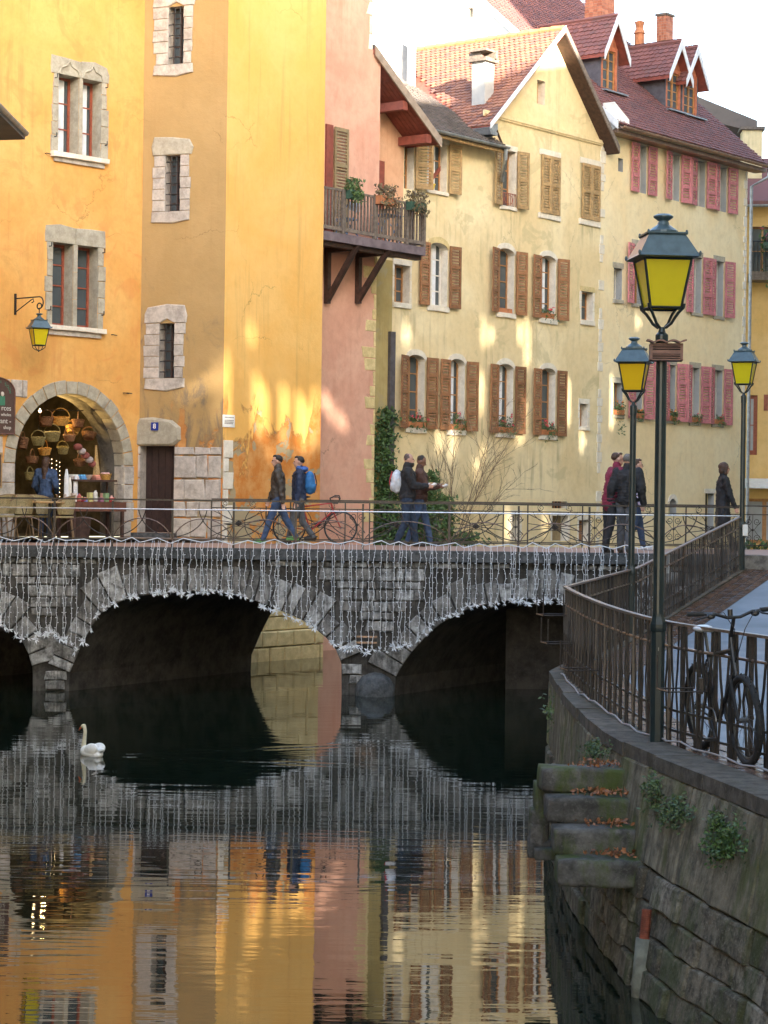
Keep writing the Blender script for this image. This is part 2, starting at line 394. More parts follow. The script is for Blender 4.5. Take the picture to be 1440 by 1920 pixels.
M['copper'] = simple('gutter_brown', (0.3, 0.19, 0.13), 0.45, 0.4, 0.2, 8, 0.2, 0.01)
M['glass'] = glassy('window_glass', (0.05, 0.06, 0.065))
M['glass_white'] = glassy('window_glass_pale', (0.3, 0.32, 0.34))
M['curtain'] = simple('curtain', (0.72, 0.72, 0.74), 0.9, 0, 0.12, 6, 0.4, 0.02)
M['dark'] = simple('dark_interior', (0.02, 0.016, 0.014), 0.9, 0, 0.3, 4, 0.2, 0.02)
M['door'] = simple('door_dark_red', (0.035, 0.016, 0.013), 0.6, 0, 0.3, 9, 0.3, 0.01)
M['tile_red'] = tilemat('roof_tiles_red', [(0.13, 0.085, 0.08), (0.22, 0.1, 0.075), (0.33, 0.14, 0.085), (0.4, 0.19, 0.11)])
M['tile_dark'] = tilemat('roof_tiles_plum', [(0.12, 0.065, 0.065), (0.2, 0.08, 0.07), (0.26, 0.105, 0.085)])
M['tile_slate'] = tilemat('roof_tiles_slate', [(0.07, 0.06, 0.06), (0.13, 0.11, 0.1), (0.19, 0.15, 0.13)])
M['brick'] = simple('chimney_brick', (0.42, 0.14, 0.07), 0.85, 0, 0.25, 6, 0.3, 0.01, rnd=0.25)
M['terracotta'] = simple('terracotta', (0.5, 0.19, 0.08), 0.8, 0, 0.15, 9, 0.2, 0.005)
M['pot_green'] = simple('pot_green', (0.04, 0.09, 0.06), 0.6)
M['leaf'] = leafmat('leaf_green', (0.03, 0.07, 0.015), (0.1, 0.16, 0.04))
M['ivy'] = leafmat('leaf_ivy', (0.02, 0.05, 0.015), (0.08, 0.15, 0.035))
M['leaf_dry'] = leafmat('leaf_dry', (0.12, 0.045, 0.018), (0.32, 0.13, 0.05))
M['leaf_moss'] = leafmat('leaf_moss', (0.03, 0.06, 0.02), (0.09, 0.14, 0.05))
M['petal'] = leafmat('petal_red', (0.55, 0.03, 0.04), (0.75, 0.08, 0.12))
M['petal_o'] = leafmat('petal_orange', (0.75, 0.16, 0.02), (0.8, 0.28, 0.04))
M['petal_m'] = leafmat('petal_magenta', (0.5, 0.02, 0.12), (0.65, 0.05, 0.2))
M['twig'] = simple('twig', (0.2, 0.13, 0.08), 0.8)
M['cable_white'] = simple('cable_white', (0.72, 0.75, 0.8), 0.5, 0, 0.05, 9, 0)
M['cable_grey'] = simple('cable_grey', (0.33, 0.32, 0.33), 0.5, 0, 0.1, 9, 0)
def lampglass(name, c):
    m, t, b = nodes(name); g = geo(t)
    cc = mixc(t, nz(t, g, 6, 3), tuple(x * 0.85 for x in c), c)
    t.links.new(cc, b.inputs['Base Color']); b.inputs['Roughness'].default_value = 0.22
    tr = t.nodes.new('ShaderNodeBsdfTranslucent'); t.links.new(cc, tr.inputs[0])
    mx = t.nodes.new('ShaderNodeMixShader'); mx.inputs[0].default_value = 0.2
    t.links.new(b.outputs[0], mx.inputs[1]); t.links.new(tr.outputs[0], mx.inputs[2])
    t.links.new(mx.outputs[0], t.nodes['Material Output'].inputs[0])
    return m
M['lamp_glass'] = lampglass('lamp_glass_yellow', (0.8, 0.66, 0.02))
M['lamp_glass2'] = lampglass('lamp_glass_amber', (0.9, 0.56, 0.015))
GAPS = {}
M['leaf_heath'] = leafmat('leaf_heather', (0.12, 0.07, 0.04), (0.2, 0.16, 0.07))

# ------------------------------------------------------------------ builders for facades
UP = Vector((0, 0, 1))
def wall(F, outline, holes, parent, m, name='wall', reveal=0.28, rm=None, o=0.0, thick=0.0):
    loops = [[Vector((a, b, 0)) for a, b in outline]] + [[Vector((a, b, 0)) for a, b in h] for h in holes]
    flat = [p for l in loops for p in l]
    tr = geometry.tessellate_polygon(loops)
    b = MB(); vs = [F.pt(p.x, p.y, o) for p in flat]; fs = []
    for t in tr:
        n = (vs[t[1]] - vs[t[0]]).cross(vs[t[2]] - vs[t[0]])
        fs.append(tuple(t) if n.dot(F.n) > 0 else tuple(reversed(t)))
    b.add(vs, fs)
    w_ = b.build(name, m, parent)
    for h in holes:
        r = MB()
        for i in range(len(h)):
            p, q = h[i], h[(i + 1) % len(h)]
            A, B = F.pt(p[0], p[1], o), F.pt(q[0], q[1], o); C, D = F.pt(q[0], q[1], o - reveal), F.pt(p[0], p[1], o - reveal)
            n = (B - A).cross(D - A); c = Vector((sum(x[0] for x in h) / len(h), sum(x[1] for x in h) / len(h)))
            cc = F.pt(c.x, c.y, o - reveal / 2)
            r.add([A, B, C, D], [(0, 1, 2, 3) if n.dot(cc - A) > 0 else (3, 2, 1, 0)])
        r.build('reveal', rm or m, w_)
    return w_
def arch_pts(s0, s1, z1, rise, n=7):
    """from (s1,z1) over the top to (s0,z1)"""
    if rise <= 0: return [(s1, z1), (s0, z1)]
    return [((s0 + s1) / 2 + (s1 - s0) / 2 * math.cos(math.pi * i / n), z1 + rise * math.sin(math.pi * i / n)) for i in range(n + 1)]
def hole_rect(s0, s1, z0, z1, rise=0): return [(s0, z0), (s1, z0)] + arch_pts(s0, s1, z1 - rise, rise)
def sash(F, parent, s0, s1, z0, z1, fm, depth=0.26, cols=2, rows=3, gm=None, curtain=False, rise=0.0, fw=0.05, o=0.0, open_=0, label=None):
    """timber window set in its opening; panes are its sub-parts"""
    b = MB(); d0, d1 = o - depth - 0.05, o - depth
    for a, c in ((s0, s0 + fw), (s1 - fw, s1)): b.fbox(F, a, c, z0, z1, d0, d1)
    for a, c in ((z0, z0 + fw * 1.3), (z1 - fw, z1)): b.fbox(F, s0 + fw, s1 - fw, a, c, d0, d1)
    mid = (s0 + s1) / 2
    if cols >= 2: b.fbox(F, mid - fw * 0.7, mid + fw * 0.7, z0 + fw * 1.3, z1 - fw, d0, d1 + 0.012)
    for i in range(1, rows):
        z = z0 + (z1 - z0) * i / rows
        b.fbox(F, s0 + fw, s1 - fw, z - 0.014, z + 0.014, d0 + 0.01, d1 - 0.004)
    w_ = b.build('window', fm, parent, label)
    xs = [s0 + fw, mid - fw * 0.7, mid + fw * 0.7, s1 - fw] if cols >= 2 else [s0 + fw, s1 - fw]
    for k in range(0, len(xs), 2):
        for i in range(rows):
            za = z0 + (z1 - z0) * i / rows + 0.014; zb = z0 + (z1 - z0) * (i + 1) / rows - 0.014
            MB().fbox(F, xs[k], xs[k + 1], za, zb, d0 + 0.012, d0 + 0.024).build('pane', gm or M['glass'], w_)
    if curtain:
        c = MB(); n = 14
        for (a, e) in ((xs[0], xs[0] + (xs[-1] - xs[0]) * 0.8),):
            vs = []
            for i in range(n * 2 + 1):
                s = a + (e - a) * i / (n * 2); oo = d1 + 0.006 - (0.012 if i % 2 else 0)
                vs += [F.pt(s, z0 + fw, d0 + 0.03 + (0.012 if i % 2 else 0)), F.pt(s, z1 - fw, d0 + 0.03 + (0.012 if i % 2 else 0))]
            c.add(vs, [(2 * i, 2 * i + 2, 2 * i + 3, 2 * i + 1) for i in range(n * 2)])
        c.build('curtain', M['curtain'], w_)
    return w_
_sh = {}
def shutter_mesh(w_, h, m, panels, arched=False):
    key = (round(w_, 2), round(h, 1), m.name, panels)
    if key in _sh: return _sh[key]
    b = MB(); st = min(0.07, w_ * 0.17); t = 0.035
    for x in (0, w_ - st): b.obox((x, -t, 0), (st, 0, 0), (0, t, 0), (0, 0, h))
    rails = [(0, 0.1)]
    for k in range(1, panels): z = h * k / panels; rails.append((z - 0.04, z + 0.04))
    rails.append((h - 0.09, h))
    for z0, z1 in rails: b.obox((st, -t, z0), (w_ - 2 * st, 0, 0), (0, t - 0.002, 0), (0, 0, z1 - z0))
    for k in range(panels):
        za, zb = rails[k][1], rails[k + 1][0]; n = max(3, int((zb - za) / 0.072))
        for i in range(n):
            z = za + (zb - za) * (i + 0.5) / n
            b.obox((st, -t + 0.012, z - 0.03), (w_ - 2 * st, 0, 0), (0, t - 0.014, 0.034), (0, -0.003, 0.009))
    me = b.mesh('shutter', m); _sh[key] = me; return me
def shutter(F, parent, s_h, z0, w_, h, m, side, ang=0, panels=2, o=0.05, label=None):
    """hinged at s_h; side -1 opens to the left, +1 to the right; ang = degrees away from the wall"""
    me = shutter_mesh(w_, h, m, panels)
    rz = F.rot() if side > 0 else F.rot() + math.pi
    # local +x runs away from the hinge, local -y is the front
    mat = Matrix.Translation(F.pt(s_h, z0, o)) @ Matrix.Rotation(F.rot() - R(ang) * side, 4, 'Z')
    if side < 0: mat = mat @ Matrix.Translation((-w_, 0, 0)) if ang == 0 else Matrix.Translation(F.pt(s_h, z0, o)) @ Matrix.Rotation(F.rot() + R(ang), 4, 'Z') @ Matrix.Translation((-w_, 0, 0))
    return inst('shutter', me, parent, mat, label)
def lintel(F, parent, s0, s1, z1, rise, m, h=0.16, o=0.02, name='lintel'):
    n = 9; ins = [((s0 + s1) / 2 + (s1 - s0) / 2 * math.cos(math.pi * i / n), z1 - rise + rise * math.sin(math.pi * i / n)) for i in range(n + 1)] if rise > 0 else [(s1, z1), (s0, z1)]
    e = 0.07
    out = [((s0 + s1) / 2 + ((s1 - s0) / 2 + e) * math.cos(math.pi * i / n), z1 - rise + (rise + h) * max(0.25, math.sin(math.pi * i / n)) ** 0.8 + random.uniform(-.01, .01)) for i in range(n, -1, -1)] if rise > 0 else [(s0 - e, z1), (s0 - e, z1 + h), (s1 + e, z1 + h), (s1 + e, z1)]
    poly = [F.pt(a, z, -0.02) for a, z in (ins + out if rise > 0 else [(s1, z1), (s0, z1)] + out[1:3] and [(s1, z1), (s0, z1), (s0 - e, z1), (s0 - e, z1 + h), (s1 + e, z1 + h), (s1 + e, z1)])]
    MB().prism(poly, F.n * (o + 0.02)).build(name, m, parent)
def sill(F, parent, s0, s1, z0, m, h=0.13, o=0.06, e=0.06):
    j = lambda: random.uniform(-0.015, 0.015)
    poly = [F.pt(s0 - e, z0, 0), F.pt(s0 - e + j(), z0 - h + j(), 0), F.pt((s0 + s1) / 2, z0 - h + j(), 0), F.pt(s1 + e + j(), z0 - h + j(), 0), F.pt(s1 + e, z0, 0)]
    MB().chamfer(poly, F.n, o, 0.012).build('sill', m, parent)
def jambs(F, parent, s0, s1, z0, z1, m, w0=0.1, n=4, o=0.012, sides=(0, 1)):
    for sd in sides:
        z = z0
        for i in range(n):
            h = (z1 - z0) / n * random.uniform(0.85, 1.15) if i < n - 1 else z1 - z
            ww = w0 * random.uniform(0.7, 1.25); a, c = (s0 - ww, s0) if sd == 0 else (s1, s1 + ww)
            jj = lambda: random.uniform(-0.02, 0.02)
            p = [(a + jj(), z + 0.006), (c, z + 0.006), (c, z + h - 0.006), (a + jj(), z + h - 0.006)]
            MB().chamfer([F.pt(x, y, -0.01) for x, y in p], F.n, o + 0.01, 0.006).build('jamb_stone', m, parent)
            z += h
def tiles(parent, O, e1, e2, W, H, tw, th, m, inside=None, name='roof_tiles'):
    O, e1, e2 = Vector(O), Vector(e1).normalized(), Vector(e2).normalized(); n = e1.cross(e2).normalized()
    if n.z < 0: n = -n
    b = MB(); rows = int(H / th) + 1; cols_ = int(W / tw) + 2
    for r in range(rows):
        for c in range(-1, cols_):
            a = (c + (0.5 if r % 2 else 0)) * tw + random.uniform(-.006, .006); y = r * th
            wd = tw
            if a < 0: wd = tw + a; a = 0.0
            if a + wd > W: wd = W - a
            if wd < tw * 0.3: continue
            if inside and not inside(a + tw / 2, y + th / 2): continue
            lift = 0.03 + random.uniform(-.006, .008); g = tw * 0.03
            P = lambda u_, v_, h_: O + e1 * u_ + e2 * v_ + n * h_
            y0 = y + random.uniform(-.008, .008)
            v = [P(a + g, y + th * 1.25, 0.006), P(a + wd - g, y + th * 1.25, 0.006), P(a + wd - g, y0 + th * .25, lift), P(a + wd * .5, y0, lift + 0.006), P(a + g, y0 + th * .25, lift),
                 P(a + wd - g, y0 + th * .25, 0), P(a + wd * .5, y0, 0), P(a + g, y0 + th * .25, 0)]
            f = [(0, 4, 3, 2, 1), (4, 7, 6, 3), (3, 6, 5, 2)]
            nn = (v[4] - v[0]).cross(v[3] - v[4])
            if nn.dot(n) < 0: f = [q[::-1] for q in f]
            b.add(v, f)
    return b.build(name, m, parent, kind='stuff')
def gutter(parent, p0, p1, r=0.07, m=None, name='gutter'):
    p0, p1 = Vector(p0), Vector(p1); d = (p1 - p0).normalized(); x = d.cross(UP).normalized(); b = MB(); vs = []
    n = 8
    for p in (p0, p1):
        for rr in (r, r * 0.86):
            for k in range(n + 1):
                a = math.pi + math.pi * k / n; vs.append(p + x * math.cos(a) * rr + UP * math.sin(a) * rr)
    k = n + 1; fs = []
    for i in range(n):
        fs.append((i, i + 1, 2 * k + i + 1, 2 * k + i)); fs.append((k + i, 3 * k + i, 3 * k + i + 1, k + i + 1))
    for i in range(n): fs += [(i, k + i, k + i + 1, i + 1), (2 * k + i, 2 * k + i + 1, 3 * k + i + 1, 3 * k + i)]
    fs += [(0, 2 * k, 3 * k, k), (n, k + n, 3 * k + n, 2 * k + n)]
    return b.add(vs, fs).build(name, m or M['zinc'], parent)
def leaves(parent, name, pts, m, size=0.05, per=1, spread=0.05, kind='stuff', **kw):
    b = MB()
    for p in pts:
        for _ in range(per):
            q = Vector(p) + Vector([random.gauss(0, spread) for _ in range(3)])
            ax = Vector([random.gauss(0, 1) for _ in range(3)]).normalized(); bx = ax.orthogonal().normalized()
            bx = (bx + ax.cross(bx) * random.uniform(-1, 1)).normalized(); s = size * random.uniform(0.6, 1.3); cx = ax.cross(bx)
            b.add([q - ax * s, q - bx * s * .5 + cx * s * .12, q + ax * s, q + bx * s * .5 + cx * s * .12], [(0, 1, 2), (0, 2, 3)])
    return b.build(name, m, parent, kind=kind, **kw)
def flower_box(F, s0, s1, z, label, o=0.1, pm='petal', big=1.0, trail=0.0, group='flower boxes on window sills', box='terracotta'):
    r = empty('flower_box', F.pt((s0 + s1) / 2, z, o), label, 'flower box', group)
    b = MB(); a = F.pt(s0, z, o - 0.08); u = F.u * (s1 - s0); n = F.n * 0.15
    poly = [a, a + F.n * 0.13, a + F.n * 0.15 + UP * 0.14, a - F.n * 0.02 + UP * 0.14]
    b.prism(poly, u).build('planter', M[box], r)
    pts = []
    for i in range(int(70 * big)):
        t = random.random(); h = abs(random.gauss(0, 0.11)) * big
        p = a + u * t + F.n * random.uniform(-0.05, 0.2) + UP * (0.15 + h * (1 - 0.4 * abs(t - .5)))
        pts.append(p)
    for i in range(int(25 * big)): pts.append(a + u * random.random() + F.n * random.uniform(.14, .24) + UP * random.uniform(-.08 - trail, .12))
    leaves(r, 'foliage', pts, M['leaf'], 0.035, 3, 0.02)
    fp = random.sample(pts[:int(70 * big)], int(9 * big))
    leaves(r, 'blossom', [p + UP * 0.05 + F.n * 0.04 for p in fp], M[pm], 0.03, 7, 0.018)
    return r
# ------------------------------------------------------------------ setting: water, ground
ZD = 2.63            # bridge deck
YB = 38.8            # near face of the bridge
def water():
    m, t, b = nodes('canal_water'); g = geo(t)
    b.inputs['Base Color'].default_value = (0.006, 0.012, 0.008, 1); b.inputs['Roughness'].default_value = 0.015
    b.inputs['IOR'].default_value = 1.75; b.inputs['Specular IOR Level'].default_value = 0.72
    sep = t.nodes.new('ShaderNodeSeparateXYZ'); t.links.new(g, sep.inputs[0]); X, Y = sep.outputs[0], sep.outputs[1]
    h1 = nz(t, smap(t, g, (0.55, 3.0, 1)), 1.0, 2, 0.45, 0.4)
    h2 = nz(t, smap(t, g, (1.6, 9.0, 1)), 1.0, 2, 0.5, 0.3)
    h3 = nz(t, smap(t, g, (6.0, 20.0, 1)), 1.0, 2, 0.5)
    area = sstep(t, nz(t, smap(t, g, (0.16, 0.42, 1)), 1.0, 3, 0.5), 0.38, 0.62)
    h = math_(t, 'ADD', math_(t, 'MULTIPLY', h1, 0.55), math_(t, 'MULTIPLY', math_(t, 'ADD', math_(t, 'MULTIPLY', h2, 0.28), math_(t, 'MULTIPLY', h3, 0.05)), area))
    # the swan's wake: two narrow arms trailing away to its right
    for sx, sy, kx, amp in ((WK.x, WK.y, 0.46, 1.0), (WK.x, WK.y, -0.2, 0.8)):
        dx = math_(t, 'SUBTRACT', X, sx); ln = math_(t, 'SUBTRACT', math_(t, 'SUBTRACT', Y, sy), math_(t, 'MULTIPLY', dx, kx))
        env = math_(t, 'MULTIPLY', sstep(t, dx, 0.0, 0.5), math_(t, 'SUBTRACT', 1.0, sstep(t, dx, 2.5, 5.5)))
        g1 = math_(t, 'POWER', 2.718, math_(t, 'MULTIPLY', math_(t, 'MULTIPLY', ln, ln), -9.0))
        h = math_(t, 'ADD', h, math_(t, 'MULTIPLY', math_(t, 'MULTIPLY', math_(t, 'SINE', math_(t, 'MULTIPLY', ln, 16.0)), g1), math_(t, 'MULTIPLY', env, 0.4 * amp)))
    bump(t, b, h, 1.0, 0.0046)
    o = MB().add([(-250, -60, 0), (250, -60, 0), (250, 500, 0), (-250, 500, 0)], [(0, 1, 2, 3)]).build('water', m, kind='structure', origin=Vector((0, 0, 0)))
    return o
WK = at_z(172, 1417, 0)
water()
bedm = simple('canal_bed', (0.05, 0.05, 0.035), 0.9, 0, 0.3, 2)
MB().add([(-400, -100, -1.6), (400, -100, -1.6), (400, 700, -1.6), (-400, 700, -1.6)], [(0, 1, 2, 3)]).build('ground', bedm, kind='structure', origin=Vector((0, 0, -1.6)))
# quay surface on the right
QZ = 1.655
QW = [(3.4, 9.0), (2.95, 12.2), (2.55, 13.85), (2.4, 14.7), (2.19, 15.8), (2.0, 16.8), (1.9, 17.9), (1.86, 19), (1.86, 21.5), (1.93, 24.05), (3.32, 30.15), (6.35, YB)]
def qz(y): return QZ if y < 30 else QZ + (y - 30) / (YB - 30) * 0.75
ma, t, b = nodes('wet_asphalt'); g = geo(t)
t.links.new(mixc(t, sstep(t, nz(t, g, 1.3, 5), 0.35, 0.65), (0.05, 0.062, 0.085), (0.085, 0.1, 0.13)), b.inputs['Base Color'])
rr = N(t, 'ShaderNodeMapRange'); t.links.new(nz(t, g, 0.9, 5), rr.inputs[0]); rr.inputs[3].default_value = 0.3; rr.inputs[4].default_value = 0.6; t.links.new(rr.outputs[0], b.inputs['Roughness'])
bump(t, b, nz(t, g, 60, 3), 0.25, 0.004); b.inputs['Specular IOR Level'].default_value = 0.45
M['asphalt'] = ma
def inset(pts, d):
    out = []
    for i, p in enumerate(pts):
        a = Vector(pts[max(0, i - 1)]); c = Vector(pts[min(len(pts) - 1, i + 1)]); tt = (c - a).normalized(); out.append((p[0] + tt.y * d, p[1] - tt.x * d))
    return out
B = MB(); inn = inset(QW, 0.3); n = len(QW)
lf = [Vector((x, y, qz(y) + (0 if y < 36 else 0))) for x, y in inn]
vs = lf + [Vector((26, p.y, p.z)) for p in lf]
B.add(vs, [(i, n + i, n + i + 1, i + 1) for i in range(n - 1)]).build('quay_pavement', M['asphalt'], kind='structure')
# band of wet setts along the railing, one row after the other
sett = stone('wet_setts', [(0.1, 0.06, 0.045), (0.15, 0.095, 0.07), (0.2, 0.13, 0.095)], rough=0.22, scale=9, bstr=0.3, bdist=0.008)
B = MB(); band = [(Vector((inn[i][0], inn[i][1], 0)), Vector((inn[i + 1][0], inn[i + 1][1], 0))) for i in range(2, n - 1)]
for p, q in band:
    d = q - p; L = d.length; dn = d.normalized(); nn = Vector((dn.y, -dn.x, 0)); k = int(L / 0.17)
    rows = 3 if p.y < 23 else 4
    for i in range(k):
        for j in range(rows):
            o_ = p + dn * (i * L / k) + nn * (j * 0.15 + 0.008); z = qz(o_.y) + random.uniform(0.004, 0.012)
            B.obox(Vector((o_.x, o_.y, z - 0.05)), dn * (L / k - 0.014), nn * 0.137, Vector((0, 0, 0.055)))
B.build('sett_band', sett, kind='stuff', label='band of wet brown paving setts along the quay railing', cat='paving', origin=None)

# ------------------------------------------------------------------ bridge
FB = Frame(at(0, 1030, YB).x, YB, 1, 0)
BD = Vector((3.0, 5.0, 0))                      # barrel of the vaults follows the canal
bridge = empty('stone_bridge', FB.pt(7, 0, 0), 'old grey stone bridge with low arches hung with icicle lights', 'bridge')
AR = [[(-250, 1300), (-230, 1200), (-150, 1130), (-60, 1135), (0, 1163), (30, 1187), (50, 1215), (60, 1250), (62, 1300)],
      [(125, 1300), (130, 1262), (150, 1215), (168, 1180), (185, 1153), (210, 1135), (240, 1122), (290, 1113), (340, 1110), (390, 1110), (430, 1114), (470, 1124), (500, 1134), (530, 1147), (565, 1162), (595, 1182), (618, 1202), (632, 1222), (640, 1245), (642, 1300)],
      [(735, 1300), (742, 1270), (760, 1238), (785, 1208), (815, 1178), (850, 1155), (890, 1139), (940, 1128), (1000, 1123), (1060, 1127), (1120, 1140), (1170, 1160), (1210, 1190), (1235, 1230), (1240, 1300)]]
ARs = [[FB.sz(*p) for p in a] for a in AR]
SL, SR = -6.0, FB.sz(1430, 1050)[0]
ZC = 2.44                                      # underside of the coping
outl = [(SL, -0.8)]
for a in ARs:
    outl += [(a[0][0], -0.8)] + a[1:-1] + [(a[-1][0], -0.8)]
outl += [(SR, -0.8), (SR, ZC), (SL, ZC)]
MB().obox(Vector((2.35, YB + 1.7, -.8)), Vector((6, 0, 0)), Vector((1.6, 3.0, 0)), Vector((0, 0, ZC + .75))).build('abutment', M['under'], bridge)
# body: front and back skins joined by the vaults
loops = [[Vector((a, z, 0)) for a, z in outl]]
tr = geometry.tessellate_polygon(loops); nO = len(outl)
fr = [FB.pt(a, z, -0.07) for a, z in outl]; bk = [p + BD for p in fr]
B = MB(); fs = []
for q in tr:
    nn = (fr[q[1]] - fr[q[0]]).cross(fr[q[2]] - fr[q[0]])
    q = tuple(q) if nn.y < 0 else tuple(reversed(q)); fs.append(q); fs.append(tuple(i + nO for i in reversed(q)))
B.add(fr + bk, fs).build('spandrel', M['mortar'], bridge)
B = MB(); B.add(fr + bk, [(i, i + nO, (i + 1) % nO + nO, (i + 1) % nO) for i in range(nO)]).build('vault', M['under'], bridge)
dk = MB(); dk.prism([FB.pt(SL, ZC + 0.005, 0), FB.pt(SR, ZC + 0.005, 0), FB.pt(SR, ZC + 0.005, 0) + BD, FB.pt(SL, ZC + 0.005, 0) + BD], (0, 0, ZD - ZC - 0.012))
mdk, t, b = nodes('deck_paving'); g = geo(t)
t.links.new(mixc(t, nz(t, g, 2.5, 5), (0.24, 0.14, 0.1), (0.36, 0.23, 0.17)), b.inputs['Base Color']); b.inputs['Roughness'].default_value = 0.6
bump(t, b, nz(t, g, 14, 4), 0.3, 0.01)
dk.build('deck', mdk, bridge)
# coping slabs
s = SL
while s < SR:
    L = random.uniform(0.9, 1.4); e = min(SR, s + L)
    p = [FB.pt(s + 0.006, ZC + 0.008, -0.3), FB.pt(e - 0.006, ZC + 0.008, -0.3), FB.pt(e - 0.006, ZC + 0.008, 0.09), FB.pt(s + 0.006, ZC + 0.008, 0.09)]
    MB().fbox(FB, s + 0.006, e - 0.006, ZC + 0.008, ZD + 0.012, -0.3, 0.09 + random.uniform(-.008, .008)).build('coping_slab', M['coping'], bridge); s = e
# arch-top height along s, for placing stones and lights
def intrados(s):
    z = -9
    for a in ARs:
        for i in range(len(a) - 1):
            (x0, z0), (x1, z1) = a[i], a[i + 1]
            if x0 <= s <= x1: z = max(z, z0 + (z1 - z0) * (s - x0) / max(1e-6, x1 - x0))
    return z
nst = 0
vous = []                                       # ring stones
for a in ARs:
    pts = a[1:-1]; lens = [0]
    for i in range(len(pts) - 1): lens.append(lens[-1] + math.dist(pts[i], pts[i + 1]))
    tot = lens[-1]; k = int(tot / 0.25)
    cuts = [0]
    while cuts[-1] < tot - 0.12: cuts.append(min(tot, cuts[-1] + random.uniform(0.18, 0.31)))
    def along(d):
        for i in range(len(lens) - 1):
            if d <= lens[i + 1] + 1e-6:
                f = (d - lens[i]) / max(1e-6, lens[i + 1] - lens[i]); x = pts[i][0] + (pts[i + 1][0] - pts[i][0]) * f; z = pts[i][1] + (pts[i + 1][1] - pts[i][1]) * f
                break
        d0, d1 = max(0, d - 0.3), min(tot, d + 0.3); q = []
        for dd in (d0, d1):
            for i in range(len(lens) - 1):
                if dd <= lens[i + 1] + 1e-6:
                    f = (dd - lens[i]) / max(1e-6, lens[i + 1] - lens[i]); q.append((pts[i][0] + (pts[i + 1][0] - pts[i][0]) * f, pts[i][1] + (pts[i + 1][1] - pts[i][1]) * f)); break
        tx, tz = q[1][0] - q[0][0], q[1][1] - q[0][1]; l = math.hypot(tx, tz); return (x, z), (-tz / l, tx / l)
    cy = min(p[1] for p in pts)
    for i in range(len(cuts) - 1):
        (p0, n0), (p1, n1) = along(cuts[i] + 0.012), along(cuts[i + 1] - 0.012)
        L = random.uniform(0.3, 0.66)
        q0 = (p0[0] + n0[0] * L, p0[1] + n0[1] * L); q1 = (p1[0] + n1[0] * L, p1[1] + n1[1] * L)
        L2 = 1.0
        if max(q0[1], q1[1]) > ZC - 0.12:
            f = (ZC - 0.12 - max(p0[1], p1[1])) / max(1e-3, L * max(n0[1], n1[1])); f = min(1, f)
            q0 = (p0[0] + n0[0] * L * f, p0[1] + n0[1] * L * f); q1 = (p1[0] + n1[0] * L * f, p1[1] + n1[1] * L * f)
        jj = lambda: random.uniform(-.015, .015)
        poly = [(p0[0], p0[1] + 0.004), (p1[0], p1[1] + 0.004), (q1[0] + jj(), q1[1] + jj()), (q0[0] + jj(), q0[1] + jj())]
        if max(x for x, _ in poly) < -1.2 or min(x for x, _ in poly) > SR: continue
        MB().chamfer([FB.pt(x, z, -0.07) for x, z in poly], FB.n, 0.055 + random.uniform(0, .03), 0.02, 0.006).build('arch_stone', M['vstone'] if random.random() < .45 else M['bstone'], bridge); nst += 1
        vous.append(((p0[0] + q1[0]) / 2, (p0[1] + q1[1]) / 2))
        vous.append((q0[0], q0[1])); vous.append(((q0[0] + q1[0]) / 2, (q0[1] + q1[1]) / 2))
z = 0.02                                        # rubble courses between and above the rings
while z < ZC - 0.1:
    h = random.uniform(0.13, 0.25); h = min(h, ZC - 0.015 - z); s = -1.0 + random.uniform(-.2, 0)
    while s < SR - 0.2:
        L = random.uniform(0.15, 0.42); c = (s + L / 2, z + h / 2)
        ok = intrados(c[0]) < z - 0.02 and intrados(s + .02) < z + h * .4 and intrados(s + L - .02) < z + h * .4
        ok = ok and all(abs(v[0] - c[0]) > L * .5 + 0.07 or abs(v[1] - c[1]) > h * .5 + 0.1 for v in vous)
        if ok and nst < 620:
            j = lambda: random.uniform(-.02, .02)
            poly = [(s + .012 + j(), z + .012 + j() / 2), (s + L / 2, z + .01 + j() / 2), (s + L - .012 + j(), z + .012 + j() / 2), (s + L - .012 + j(), z + h - .012 + j() / 2), (s + L / 2, z + h - .01 + j() / 2), (s + .012 + j(), z + h - .012 + j() / 2)]
            MB().chamfer([FB.pt(x, y, -0.07) for x, y in poly], FB.n, 0.035 + random.uniform(0, .035), 0.02, 0.006).build('stone', M['bstone'], bridge); nst += 1
        s += L
    z += h
# rounded cutwater at the foot of the pier
cw = MB(); c0 = FB.sz(703, 1310); rr_ = 0.36
prof = [(rr_, -0.6), (rr_, 0.12), (rr_ * 0.93, 0.22), (rr_ * 0.7, 0.33), (rr_ * 0.35, 0.4), (0.02, 0.42)]
cw.lathe(prof, FB.pt(c0[0], 0, 0.0), 16).build('cutwater', M['coping'], bridge, smooth=True)
# rusty bar grille on the pier
g0 = FB.rect(668, 707, 1195, 1206)
MB().fbox(FB, g0[0], g0[1], g0[2], g0[2] + 0.03, 0.05, 0.09).fbox(FB, g0[0], g0[1], g0[3], g0[3] + 0.03, 0.05, 0.09).build('iron_bracket', M['iron_top'], bridge)

